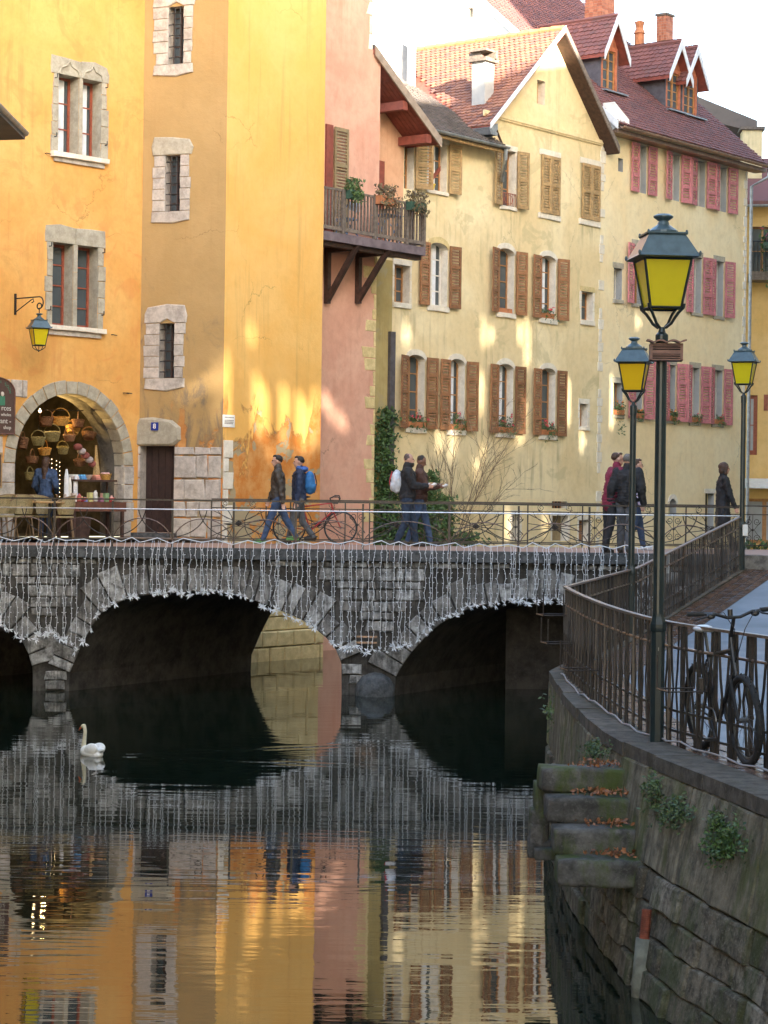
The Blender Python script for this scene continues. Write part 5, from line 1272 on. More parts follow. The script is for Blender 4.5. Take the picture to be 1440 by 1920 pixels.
# brick chimneys on the ridge, built brick course by brick course
def brick_chimney(px, pyt, pyb, wpx, Yd):
    p = at(px, pyb, Yd); w_ = wpx / FPX * Yd * .72; zt = at(px, pyt, Yd).z
    root = MB().box((p.x, p.y, (p.z - 1.5 + zt) / 2), (w_ - .02, w_ * .8 - .02, zt - p.z + 1.5), F3.rot()).build('chimney', M['mortar_light'], h5)
    B = MB(); z = p.z - .5; k = 0
    while z < zt - .06:
        for sd in range(4):
            L = w_ if sd % 2 == 0 else w_ * .8; D = w_ * .8 if sd % 2 == 0 else w_; n_ = 4
            for i in range(n_):
                m = Matrix.Translation((p.x, p.y, z)) @ Matrix.Rotation(F3.rot() + sd * math.pi / 2, 4, 'Z')
                b2 = MB().obox((-L / 2 + L * i / n_ + .008 + (.0), -D / 2 - .006, 0), (L / n_ - .014, 0, 0), (0, .02, 0), (0, 0, .075)); b2.xf(m); B.add(b2.v, b2.f)
        z += .088; k += 1
    B.build('brick_courses', M['brick_isl'], root, kind='stuff')
    MB().box((p.x, p.y, zt + .03), (w_ + .08, w_ * .8 + .08, .07), F3.rot()).build('chimney_cap', M['wood_grey'], root)
M['mortar_light'] = simple('mortar_light', (.4, .3, .24), .9)
M['brick_isl'] = leafmat('brick_faces', (.36, .11, .055), (.55, .22, .12))
brick_chimney(1124, -25, 60, 64, 67); brick_chimney(1246, 31, 100, 36, 69)
pc = at(1199, 70, 70); cp = MB().lathe([(.16, -.6), (.16, .1), (.2, .12), (.12, .3), (.17, .5), (.04, .55)], pc, 10).build('chimney_pot', M['terracotta'], h5)

# ------------------------------------------------------------------ sunlit white gable end of the cream house, grey wall standing in for shadow, tall stack
FG = Frame(F3.pt(s5 + .1, 0, 0).x, F3.pt(s5 + .1, 0, 0).y, F3.n.x, F3.n.y)
gz = lambda o: Pz(o) - .16
hg = FG.rect(877, 887, 14, 34)
wall(FG, [(-.2, ze5 - .3), (.4, ze5), (.4, gz(.4)), (.5 - RD, gz(.5 - RD)), (.5 - RD * 2, gz(.5)), (-26, gz(.5)), (-26, 4), (-.2, 4)], [hole_rect(*hg)], h5, M['white_wall'], 'gable_wall')
MB().prism([FG.pt(.5, Pz(.5) + .1, .04), FG.pt(.5 - RD, Pz(.5 - RD) + .1, .04), FG.pt(.5 - RD, Pz(.5 - RD) - .14, .04), FG.pt(.5, Pz(.5) - .14, .04)], FG.n * .05).build('bargeboard', M['white_paint'], h5)
Fs = Frame(at(693, 100, 60).x, 60, 1, 0)
g1 = Fs.rect(693, 766, 57, 300)
hs = empty('town_house', Fs.pt(.5, 10), 'grey wall standing in for a shadow, with a grey chimney, between the pink house and the tiled roofs', 'house')
pA, pB = Fs.sz(693, 52), Fs.sz(766, 88)
MB().prism([Fs.pt(pA[0], g1[2], 0), Fs.pt(pB[0], g1[2], 0), Fs.pt(pB[0], pB[1], 0), Fs.pt(pA[0], pA[1], 0)], (0, 1.5, 0)).build('wall', M['grey_wall'], hs)  # grey wall put in for the shadowed part of the white gable
g2 = Fs.rect(764, 780, -20, 175)
MB().fbox(Fs, g2[0], g2[1], g2[2] - 2, g2[3] + .5, 0, .3).build('chimney', M['grey_wall'], hs)

# ------------------------------------------------------------------ house at the right edge
F6 = Frame(at(1392, 700, 72).x, 72, 1, -.06)
h6 = empty('town_house', F6.pt(1, 0), 'amber house with a flowered balcony and a shop awning at the right edge', 'house')
w6 = [F6.rect(1401, 1420, 741, 853), F6.rect(1408, 1452, 425, 515), F6.rect(1400, 1470, 935, 1020)]
zt6 = F6.sz(1420, 388)[1]
wall(F6, [(-1.2, -.5), (7, -.5), (7, zt6), (-1.2, zt6)], [hole_rect(*r_) for r_ in w6], h6, M['amber'], reveal=.25, rm=M['frame_oak'])
sash(F6, h6, *w6[0], M['frame_red'], depth=.1, cols=1, rows=2, gm=M['glass_white'], fw=.12); sash(F6, h6, *w6[1], M['frame_oak'], depth=.2, cols=2, rows=2)
sash(F6, h6, *w6[2], M['frame_oak'], depth=.3, cols=2, rows=1, gm=M['glass_white'], fw=.1)
MB().prism([F6.pt(-1.3, zt6 + .02, .5), F6.pt(7, zt6 + .02, .5), F6.pt(7, zt6 + 2, -3), F6.pt(-1.3, zt6 + 2, -3)], (0, 0, .12)).build('roof', M['tile_dark'], h6)
gutter(h6, F6.pt(-1.3, zt6, .56), F6.pt(7, zt6, .56), .08, M['zinc'])
a, c, z0, z1 = F6.rect(1378, 1480, 900, 916); MB().prism([F6.pt(a, z1, .02), F6.pt(c, z1, .02), F6.pt(c, z0, .8), F6.pt(a, z0, .8)], (0, 0, .05)).build('awning', M['white_paint'], h6)
a, c, z0, z1 = F6.rect(1402, 1480, 514, 530); MB().fbox(F6, a, c, z0, z1, 0, .9).build('balcony_floor', M['wood_grey'], h6)
for k in range(12): MB().tube([F6.pt(a + .1 + k * .13, z1, .85), F6.pt(a + .1 + k * .13, z1 + 1, .85)], .012, 4).build('baluster', M['black_metal'], h6)
MB().tube([F6.pt(a, z1 + 1, .85), F6.pt(c, z1 + 1, .85)], .02, 5).build('balcony_rail', M['black_metal'], h6)
sg_ = F6.rect(1432, 1440, 740, 770)
MB().fbox(F6, *sg_[:2], sg_[2], sg_[3], 0, .05).build('wall_vent', M['frame_red'], h6)
fb = empty('flower_basket', F6.pt(F6.sz(1430, 500)[0], z1 + .8, 1), 'magenta geraniums with long trailing ivy hanging over the balcony at the right edge', 'hanging flowers')
bx0 = F6.sz(1424, 500)[0]
MB().fbox(F6, bx0, bx0 + 1.2, z1 + .75, z1 + .95, .88, 1.08).build('planter_box', M['pot_green'], fb)
leaves(fb, 'foliage', [F6.pt(bx0 + random.uniform(-.1, 1.2), z1 + 1 + random.gauss(0, .16), 1 + random.gauss(0, .12)) for _ in range(220)] + [F6.pt(bx0 + .25 * (k % 4) + .05 * math.sin(j * .6 + k) + random.gauss(0, .05), z1 + .9 - j * .09, 1.05 + random.gauss(0, .05)) for k in range(4) for j in range(12 + 9 * (k % 3))], M['ivy'], .06, 2, .03)
leaves(fb, 'blossom', [F6.pt(bx0 + random.uniform(-.15, 1.1), z1 + 1.15 + random.gauss(0, .17), 1.1) for _ in range(26)], M['petal_m'], .05, 7, .035)
pc6 = F6.rect(1399, 1437, 232, 400)
ch6 = MB().fbox(F6, pc6[0], pc6[1], pc6[2] - .5, pc6[3], -2, -1.3).build('chimney', M['straw'], h6)
MB().fbox(F6, pc6[0] - .08, pc6[1] + .08, pc6[3] + .02, pc6[3] + .12, -2.1, -1.2).fbox(F6, pc6[0] + .05, pc6[1] - .05, pc6[3], pc6[3] + .02, -1.95, -1.35).build('chimney_cap', M['wood_grey'], ch6)
# wing roof seen behind the cream house
Fw = Frame(at(1300, 200, 74).x, 74, 1, 0)
wA, wB = Fw.sz(1300, 178), Fw.sz(1420, 226)
hw_ = empty('town_house', Fw.pt(1, 12), 'brown tiled roof with wide eaves showing behind the end of the cream house', 'house')
MB().prism([Fw.pt(wA[0] - 1, wA[1] + .4, 0), Fw.pt(*wB, 0), Fw.pt(wB[0], wB[1] - .2, 0), Fw.pt(wB[0] - .3, wB[1] - .35, 0), Fw.pt(wA[0] - 1, wA[1] - .5, 0)], (0, 5, 0)).build('roof', M['tile_slate'], hw_)

# ------------------------------------------------------------------ houses outside the frame (they shade the canal)
def far_house(name_label, x0, y0, x1, y1, h, m, win=True):
    r_ = empty('town_house', ((x0 + x1) / 2, (y0 + y1) / 2, 0), name_label, 'house')
    d = Vector((x1 - x0, y1 - y0, 0)); L = d.length; d.normalize(); n = Vector((d.y, -d.x, 0))
    MB().obox(Vector((x0, y0, 0)), d * L, n * 7, Vector((0, 0, h))).build('wall', m, r_)
    P = [Vector((x0, y0, h)) - n * .4, Vector((x0, y0, h)) + n * 7.4, Vector((x0, y0, h + 2.6)) + n * 3.5]
    MB().prism(P, d * L).build('roof', M['tile_dark'], r_)
    Fh = Frame(x1, y1, -d.x, -d.y)
    if win:
        for fl in range(int((h - 3) / 3)):
            for k in range(int(L / 2.6)):
                a = 1 + k * 2.6
                MB().fbox(Fh, a, a + 1.0, 3.4 + fl * 3, 5 + fl * 3, 0.0, .04).build('window', M['frame_white'], r_)
    return r_
SLW = .62
STREAKS = []
def many(F, lst, o=.05):
    for px, a, c in lst:
        STREAKS.append((F, px, a - 4, c + 6, o))
        STREAKS.append((F, px + random.uniform(4, 7), a + random.uniform(4, 14), c - random.uniform(0, 10), o * .8))
many(F3, ((905, 590, 655), (920, 606, 650), (985, 592, 695), (974, 598, 650), (1062, 700, 805), (900, 690, 780), (977, 735, 835), (822, 796, 856), (845, 786, 866), (905, 826, 866), (970, 800, 840), (890, 850, 905), (760, 600, 650)))
many(F3, ((1194, 586, 620), (1290, 606, 644), (1355, 600, 628), (1146, 698, 806), (1284, 890, 965), (1306, 896, 975), (1284, 975, 1015), (950, 950, 1015), (1020, 955, 1005), (1090, 800, 850)))
many(FT2, ((417, 650, 800), (480, 695, 820), (492, 720, 830), (530, 715, 850), (560, 730, 850), (574, 750, 860), (590, 725, 840), (470, 600, 650), (508, 830, 865)))
many(FT1, ((402, 684, 730), (388, 696, 736), (370, 706, 742), (350, 720, 750)))
many(FK, ((606, 728, 766), (614, 738, 780), (622, 750, 796), (636, 764, 806), (645, 778, 812)))

# blockers: the rows of houses that line both quays outside the picture
rx = lambda y: 7.6 + (y - 5) * .1754
ys = [-30, -16, -4, 7, 17, 28, 38, 49, 60, 72]; hs_ = [20, 21.5, 20.5, 21, 19.8, 20.6, 20.2, 27, 26]
names_ = ['tall ochre house lining the right quay behind the viewer', 'grey house behind the viewer', 'pale house beside the viewer', 'brown house outside the right edge', 'amber house outside the right edge', 'cream house outside the right edge', 'rose house outside the right edge', 'straw house outside the right edge', 'last grey house outside the right edge']
for i in range(9):
    if i in (0, 1, 2, 3, 4, 5, 6): continue
    far_house(names_[i], rx(ys[i]), ys[i], rx(ys[i + 1]), ys[i + 1], hs_[i], [M['amber'], M['grey_wall'], M['cream'], M['straw'], M['amber'], M['cream'], M['peach'], M['straw'], M['grey_wall']][i])
# added unseen screen, its slits placed to cast sun streaks on the facades
YN = -34
FS = Frame(rx(49), 49, rx(YN) - rx(49), YN - 49)
def thru(P): t = (FS.O - P).dot(FS.n) / S.dot(FS.n); q = P + S * t; return (q - FS.O).dot(FS.u), q.z
SLITS = []
def streak(F, px, py0, py1, w_=.04, o=0.0):
    s0, z0 = F.sz(px, py1, o); _, z1 = F.sz(px, py0, o)
    a = thru(F.pt(s0 - w_, z0 + .12, o)); c = thru(F.pt(s0 + w_, z1 - .12, o)); s_0, s_1 = sorted((a[0], c[0])); m_ = (s_0 + s_1) / 2
    hw = w_ * SLW * random.uniform(.6, 1.15)
    SLITS.append((m_ - hw, m_ + hw, min(a[1], c[1]), max(a[1], c[1])))
for a in STREAKS: streak(*a)
SLITS.sort()
keep = []
for q in SLITS:
    if all(not (q[0] < k[1] + .01 and k[0] - .01 < q[1] and q[2] < k[3] + .01 and k[2] - .01 < q[3]) for k in keep) and .5 < q[0] < 58 and 1 < q[2] and q[3] < 19.5: keep.append(q)
shell = empty('slit_screen', FS.pt(16, 0), 'added unseen screen with slits that shape the sunlight, outside the right edge', 'house')
Lf = math.hypot(rx(49) - rx(YN), 49 - YN); Lh = 19.5; HH = 25.5
wall(FS, [(0, 0), (Lf, 0), (Lf, HH), (Lh, HH), (Lh, 21.3), (5, 21.3), (5, 28), (0, 28)], [hole_rect(*q) for q in keep], shell, M['cream'], 'slit_wall', reveal=.002)
MB().prism([FS.pt(5, 21.3, .05), FS.pt(5, 22.6, -2.2), FS.pt(5, 22.5, -2.4), FS.pt(5, 21.2, -.1)], FS.u * (Lh - 5)).build('roof', M['tile_dark'], shell)  # sloped cap of the added screen
lh = [(-7.6, 36.8, -7.4, 26), (-7.3, 26, -6.9, 14), (-6.8, 14, -6.6, 2), (-6.6, 2, -6.6, -12)]
for i, q in enumerate(lh): far_house(['cream house on the left bank just outside the picture', 'grey house on the left bank', 'peach house on the left bank', 'straw house on the left bank behind the viewer'][i], q[0], q[1], q[2], q[3], [10.4, 12, 13, 12][i], [M['cream'], M['grey_wall'], M['peach'], M['straw']][i], False)
ee = at(-24, 188, 34)
hl = empty('eaves', (ee.x - 1, 34, ee.z), 'dark slate eaves corner poking in at the left edge', 'roof corner')
MB().prism([ee + Vector((-1.6, 0, .55)), ee + Vector((.1, 0, -.02)), ee + Vector((.1, 0, -.12)), ee + Vector((-1.6, 0, -.2))], (0, 3, 0)).build('roof', M['tile_slate'], hl)
gutter(hl, ee + Vector((.1, 0, 0)), ee + Vector((.1, 3, 0)), .07, M['zinc'])

# ------------------------------------------------------------------ quay wall
qwall = empty('quay_wall', (1.8, 18, 0), 'mossy old stone quay wall dropping into the water on the right', 'wall')
QBx = {9.0: 3.15, 12.2: 2.6, 13.85: 2.25, 14.7: 2.04, 15.8: 1.9, 16.8: 1.82, 17.9: 1.77, 19: 1.73, 21.5: 1.78, 24.05: 1.9, 30.15: 3.3, YB: 6.3}
TOP = [Vector((x, y, qz(y) - .004)) for x, y in QW]; BOT = [Vector((QBx[y], y, 0)) for x, y in QW]
B = MB(); n = len(TOP)
back = [Vector((v.x + .05, v.y, v.z)) for v in TOP]; low = [Vector((b_.x + .05 + (b_.x - t_.x) * .3, b_.y, -.6)) for t_, b_ in zip(TOP, BOT)]
B.add(back + low, [(i, i + 1, n + i + 1, n + i) for i in range(n - 1)])
B.add([back[0], low[0], low[0] + Vector((6, 0, 0)), back[0] + Vector((6, 0, 0))], [(0, 1, 2, 3)])
B.build('core', M['qmortar'], qwall)
cum = [0]
for i in range(n - 1): cum.append(cum[-1] + (TOP[i + 1] - TOP[i]).length)
def qp(d, z):
    for i in range(n - 1):
        if d <= cum[i + 1] or i == n - 2:
            f = (d - cum[i]) / (cum[i + 1] - cum[i]); t_ = TOP[i].lerp(TOP[i + 1], f); b_ = BOT[i].lerp(BOT[i + 1], f)
            k = z / t_.z; dr = (TOP[i + 1] - TOP[i]).normalized(); return b_ + (t_ - b_) * k, Vector((-dr.y, dr.x, 0)), dr
d_at = lambda y: next(cum[i] + (cum[i + 1] - cum[i]) * (y - QW[i][1]) / (QW[i + 1][1] - QW[i][1]) for i in range(n - 1) if QW[i][1] <= y <= QW[i + 1][1])
def qblock(d0, d1, z0, z1, dep, ch, m, name):
    j = lambda: random.uniform(-.009, .009)
    P = [qp(d0 + .006, z0 + j())[0], qp((d0 + d1) / 2, z0 + j())[0], qp(d1 - .006, z0 + j())[0], qp(d1 - .006 + j(), z1 + j())[0], qp((d0 + d1) / 2, z1 + j())[0], qp(d0 + .006 + j(), z1 + j())[0]]
    nn = qp((d0 + d1) / 2, 1)[1]; P = [p - nn * .02 for p in P]
    MB().chamfer(P, nn, dep, ch, .006).build(name, m, qwall)
end = d_at(24.05); z = -.25
crs = [(-.25, -.01), (0, .2), (.21, .42), (.43, .62), (.63, .85)]
for z0, z1 in crs:
    d = 1.5 + random.random() * .3
    while d < end:
        L = random.uniform(.28, .7); e = min(end, d + L); qblock(d, e, z0, z1, .05 + random.uniform(-.01, .035), .016, M['qstone'], 'block'); d = e
d = 1.5
while d < end:
    L = random.uniform(.5, 1.1); e = min(end, d + L); qblock(d, e, .865, 1.56, .05 + random.uniform(0, .015), .012, M['qrender'], 'render_slab'); d = e
d = 1.5
while d < cum[-1]:
    L = random.uniform(.7, 1.3); e = min(cum[-1], d + L)
    if d < end < e: e = end
    P0, n0, _ = qp(d + .005, 1); z0 = qz(P0.y)
    a, na, _ = qp(d + .005, qz(qp(d, 1)[0].y)); c, nc, _ = qp(e - .005, qz(qp(e, 1)[0].y))
    pr = random.uniform(.035, .065)
    poly = [a + na * pr, a - na * .3, c - nc * .3, c + nc * pr]
    MB().prism([p - UP * .09 for p in poly], UP * (.1 + random.uniform(0, .012))).build('coping_slab', M['qcope'], qwall); d = e
d = end
for z0, z1 in ((-.2, .3), (.31, .7), (.71, 1.1), (1.11, 1.47)):
    d = end
    while d < cum[-1] - .3:
        e = min(cum[-1], d + random.uniform(.5, .9)); qblock(d, e, z0, z1, .05, .03, M['qstone'], 'block'); d = e
# grey pipe, broken pipe
pp_ = empty('drain_pipe', at(1205, 1545, 16.7), 'grey vertical pipe end fixed to the quay wall beside the stone steps', 'pipe')
MB().tube([at(1205, 1400, 16.72), at(1205, 1470, 16.7), at(1206, 1548, 16.68)], .03, 10).build('tube', M['zinc_dark'], pp_, smooth=True)
bp = empty('drain_pipe', at(1202, 1838, 15.5), 'leaning grey pipe with a rusty corrugated hose end standing in the water by the wall', 'pipe')
pA_, pB_, pC_ = at(1200, 1845, 15.5), at(1208, 1760, 15.52), at(1213, 1705, 15.54)
MB().tube([pA_ - UP * .3, pA_, pB_], .062, 14).build('tube', simple('pipe_grey_green', (.13, .135, .105), .7, 0, .3, 12), bp, smooth=True)
B = MB(); cnt = 14
for k in range(cnt): p = pB_.lerp(pC_, k / cnt); q2 = pB_.lerp(pC_, (k + .55) / cnt); B.tube([p, q2], .038, 12)
B.tube([pB_, pC_], .033, 12).build('corrugated_hose', simple('rust', (.2, .055, .03), .8, 0, .4, 20, .3), bp)

# ------------------------------------------------------------------ stone steps
def rock(c, sz, m, parent, name, seed, amp=.02, sub=(10, 5, 4), rz=0.0):
    bmn = bmesh.new(); bmesh.ops.create_cube(bmn, size=1.0)
    bmesh.ops.subdivide_edges(bmn, edges=bmn.edges[:], cuts=5, use_grid_fill=True)
    for v in bmn.verts:
        p = Vector((v.co.x * sz[0], v.co.y * sz[1], v.co.z * sz[2]))
        r = min(sz) * (.3 if amp > .02 else .13)                      # rounded arrises
        q = Vector([max(-sz[i] / 2 + r, min(sz[i] / 2 - r, p[i])) for i in range(3)]); dlt = p - q
        if dlt.length > 1e-6: p = q + dlt.normalized() * min(dlt.length, r)
        nn = noise.noise_vector(p * 3.1 + Vector((seed, seed * 2, 0))) * amp + noise.noise_vector(p * 9 + Vector((seed, 0, 0))) * amp * .4
        v.co = p + nn
    me = bpy.data.meshes.new(name); bmn.to_mesh(me); bmn.free(); me.materials.append(m)
    me.polygons.foreach_set('use_smooth', [True] * len(me.polygons))
    return inst(name, me, parent, Matrix.Translation(c) @ Matrix.Rotation(rz, 4, 'Z'))
stp = [(1015, 1188, 1441, 16.9, .2), (1026, 1200, 1495, 16.64, .21), (1038, 1212, 1553, 16.38, .22), (1046, 1224, 1612, 16.1, .215)]
nm = ['topmost step, rounded and mossy, of the stone stair on the quay wall', 'second step from the top of the stone stair on the quay wall', 'third step from the top of the stone stair on the quay wall', 'lowest step of the stone stair hanging above the water']
for i, (pl, pr_, pt_, y, th_) in enumerate(stp):
    a_, c_ = at(pl, pt_, y), at(pr_, pt_, y); xl, xr, zt = a_.x, c_.x + .05, a_.z
    st_ = empty('stone_step', (1.6, y, zt - .2), nm[i], 'stone step', 'cantilevered stone steps')
    rock(Vector(((xl + xr) / 2, y + .2, zt - th_ / 2)), (xr - xl, .42, th_), M['step'], st_, 'slab', i * 7.3, .02 if i == 0 else .011)
    pts = [Vector((random.uniform(xr - .36, xr - .1) - random.random() ** 2 * .22, y + random.uniform(.04, .24), zt + .012 + random.random() * .04)) for _ in range(85)]
    leaves(None, 'leaf_litter', pts, M['leaf_dry'], .022, 1, .006, label='heap of fallen russet leaves on ' + ['the topmost', 'the second', 'the third', 'the lowest'][i] + ' stone step', cat='fallen leaves', group='leaf heaps on the steps')
old = empty('stone_footing', (1.3, 17.4, .8), 'ragged stack of older stones left of the steps', 'stones')
for px, py, w_, h_ in ((1015, 1500, .12, .3), (1010, 1545, .15, .28), (1012, 1588, .22, .16), (1004, 1560, .12, .2)):
    p = at(px, py, 17.45); rock(p, (w_, .25, h_), M['step'], old, 'stone', px, .015)
rock(at(1035, 1598, 17.3), (.3, .3, .09), M['step'], old, 'stone', 3, .01)

# plants on the wall
def wplant(px0, px1, py0, py1, num_, m, lab, Yk, sz=.018):
    pts = []
    for _ in range(num_):
        px = random.gauss((px0 + px1) / 2, (px1 - px0) / 4); py = random.gauss((py0 + py1) / 2, (py1 - py0) / 4)
        Yd = Yk(px); pts.append(at(px, py, Yd) + Vector((-.02 - random.random() * .05, -.03, 0)))
    r_ = empty('wall_plant', pts[0], lab, 'plant', 'small plants growing from the quay wall')
    leaves(r_, 'foliage', pts, m, sz, 4, .018)
def Yw(px):
    best = 16
    for i in range(200):
        d = 1.5 + (end - 1.5) * i / 199; p = qp(d, 1.0)[0]
        if HX + p.x / p.y * FPX < px: best = p.y; break
    return best
wplant(1098, 1150, 1390, 1425, 130, M['leaf_moss'], 'tuft of small-leaved creeper above the topmost step', Yw, .016)
wplant(1220, 1248, 1455, 1500, 60, M['leaf_moss'], 'brownish tuft right of the grey wall pipe', Yw)
wplant(1240, 1300, 1490, 1550, 150, M['leaf_moss'], 'patch of creeper in the middle of the quay wall', Yw)
wplant(1335, 1400, 1540, 1620, 260, M['ivy'], 'largest bright green creeper patch on the quay wall', Yw)
wplant(1345, 1360, 1520, 1560, 60, M['leaf_moss'], 'thin sprig above the largest creeper patch', Yw)
wplant(1036, 1050, 1300, 1370, 90, M['leaf_moss'], 'creeper hanging at the far corner of the quay wall', Yw, .02)

# ------------------------------------------------------------------ quay railing
def rail_run(pts, label, step=.15):
    """pts on the ground; one railing with its bars as parts"""
    root = empty('quay_railing', pts[len(pts) // 2], label, 'railing')
    P = [Vector(p) for p in pts]; cm = [0]
    for i in range(len(P) - 1): cm.append(cm[-1] + (P[i + 1] - P[i]).length)
    def at_d(d):
        for i in range(len(P) - 1):
            if d <= cm[i + 1] or i == len(P) - 2:
                f = (d - cm[i]) / (cm[i + 1] - cm[i]); return P[i].lerp(P[i + 1], f), (P[i + 1] - P[i])
    HR = .98
    def sweep(h, w_, t_, name, m):
        vs = []
        for i, p in enumerate(P):
            a = P[max(0, i - 1)]; c = P[min(len(P) - 1, i + 1)]; dr = c - a; dr.z = 0; dr.normalize(); nn = Vector((-dr.y, dr.x, 0))
            for x, zz in ((-w_, 0), (w_, 0), (w_, t_), (-w_, t_)): vs.append(p + nn * x + UP * (h + zz))
        fs = []
        for i in range(len(P) - 1):
            for k in range(4): fs.append((i * 4 + k, i * 4 + (k + 1) % 4, (i + 1) * 4 + (k + 1) % 4, (i + 1) * 4 + k))
        fs += [(3, 2, 1, 0), tuple((len(P) - 1) * 4 + k for k in range(4))]
        MB().add(vs, fs).build(name, m, root)
    sweep(HR - .022, .026, .022, 'top_rail', M['iron_top'])
    MB().tube([p + UP * (HR - .2) for p in P], .013, 8).build('second_rail', M['iron_top'], root)
    sweep(.11, .008, .02, 'low_rail', M['iron']); sweep(.27, .008, .02, 'low_rail', M['iron'])
    bar = MB().obox((-.016, -.014, 0), (.032, 0, 0), (0, .028, 0), (0, 0, HR - .024)).mesh('bar', M['iron'])
    B = MB()
    for sg in (-1, 1):
        zz = [.0, .12, .3, .46, .6, .78, HR - .024]; xx = [.07, .068, .045, .008, .04, .064, .07]
        for k in range(len(zz) - 1):
            B.add([(sg * xx[k] - .015, sg * .009 - .004, zz[k]), (sg * xx[k] + .015, sg * .009 - .004, zz[k]), (sg * xx[k] + .015, sg * .009 + .004, zz[k]), (sg * xx[k] - .015, sg * .009 + .004, zz[k]),
                   (sg * xx[k + 1] - .015, sg * .009 - .004, zz[k + 1]), (sg * xx[k + 1] + .015, sg * .009 - .004, zz[k + 1]), (sg * xx[k + 1] + .015, sg * .009 + .004, zz[k + 1]), (sg * xx[k + 1] - .015, sg * .009 + .004, zz[k + 1])],
                  [(0, 1, 5, 4), (1, 2, 6, 5), (2, 3, 7, 6), (3, 0, 4, 7)])
    pair = B.mesh('bowed_bars', M['iron'])
    d = .08; k = 0
    while d < cm[-1]:
        p, dr = at_d(d); rz = math.atan2(dr.y, dr.x)
        inst('bar' if k % 2 == 0 else 'bowed_bars', bar if k % 2 == 0 else pair, root, Matrix.Translation(p) @ Matrix.Rotation(rz + (random.uniform(-.3, .3) if k % 2 == 0 else 0), 4, 'Z'))
        d += step; k += 1
    return root
G = lambda x, y: Vector((x, y, qz(y) + .004))
front = [G(3.75, 11.2), G(3.2, 13.4), G(2.79, 15.4), G(2.55, 16.2), G(2.33, 16.95), G(2.2, 17.8), G(2.12, 18.8), G(2.06, 20), G(2.03, 21.3), G(2.02, 22.6), G(2.04, 23.9)]
rail_run(front, 'worn brown iron railing curving along the near edge of the quay')
rail_run([G(2.07, 23.95), G(3.46, 29.95)], 'iron railing running back from the quay corner to the second lamp post', .17)
rail_run([G(3.56, 30.1), G(6.4, 38.3)], 'iron railing climbing the ramp from the second lamp post to the bridge', .17)
cb = [p + Vector((-.06, 0, .03 + .02 * math.sin(i * 2.1))) for i, p in enumerate(front)]
cb2 = []
for i in range(len(cb) - 1):
    for t_ in (0, .33, .66): cb2.append(cb[i].lerp(cb[i + 1], t_) + UP * (.03 * math.sin((i * 3 + t_ * 3) * 1.3) ** 2) - UP * .01)
MB().tube(cb2, .008, 6).build('cable', M['cable_grey'], None, label='grey cable snaking along the foot of the curved quay railing', cat='cable')
for (x, y, hz, lab) in ((2.0, 23.6, .68, 'wire planter bracket hooked on the railing at the quay corner, higher one'), (2.0, 22.9, .42, 'wire planter bracket near the quay corner, lower one'), (2.0, 20.4, .34, 'empty wire planter bracket on the middle of the curved railing'), (2.42, 16.5, .5, 'wire planter bracket on the railing just right of the nearest lamp post')):
    r_ = empty('planter_bracket', G(x, y) + UP * hz, lab, 'bracket', 'planter brackets on the quay railing')
    b_ = G(x, y) + UP * hz; o_ = Vector((-.3, -.08, 0)); sd = Vector((.05, -.3, 0))
    for k in (0, 1):
        q_ = b_ + sd * k; MB().tube([q_ + UP * .22, q_, q_ + o_, q_ + o_ + UP * .26], .008, 5).build('wire', M['iron'], r_)
    MB().tube([b_ + o_, b_ + o_ + sd], .008, 5).build('wire', M['iron'], r_)
    MB().box(b_ + sd * .5 + UP * .03, (.03, .09, .12)).build('clamp', M['iron'], r_)
sgn = empty('small_sign', at(1254, 1060, 34.6), 'narrow white plate fixed upright on the ramp railing', 'sign'); MB().box(at(1254, 1057, 34.55), (.06, .02, .31)).build('plate', white, sgn)
sgn = empty('small_sign', at(1432, 1000, 40), 'little white box fixed at the end of the bridge railing', 'box'); MB().box(at(1397, 994, 38.2), (.09, .06, .2)).build('box', white, sgn)
# step up to the bridge
MB().obox(Vector((6.3, YB - .25, 2.2)), Vector((9, 0, 0)), Vector((0, .3, 0)), Vector((0, 0, ZD - 2.2 + .01))).build('kerb', M['wstone_d'], None, kind='structure')
MB().obox(Vector((6.2, YB + .05, 2.2)), Vector((14, 0, 0)), Vector((0, 5.1, 0)), Vector((0, 0, ZD - 2.2))).build('bridge_approach', mdk, None, kind='structure')

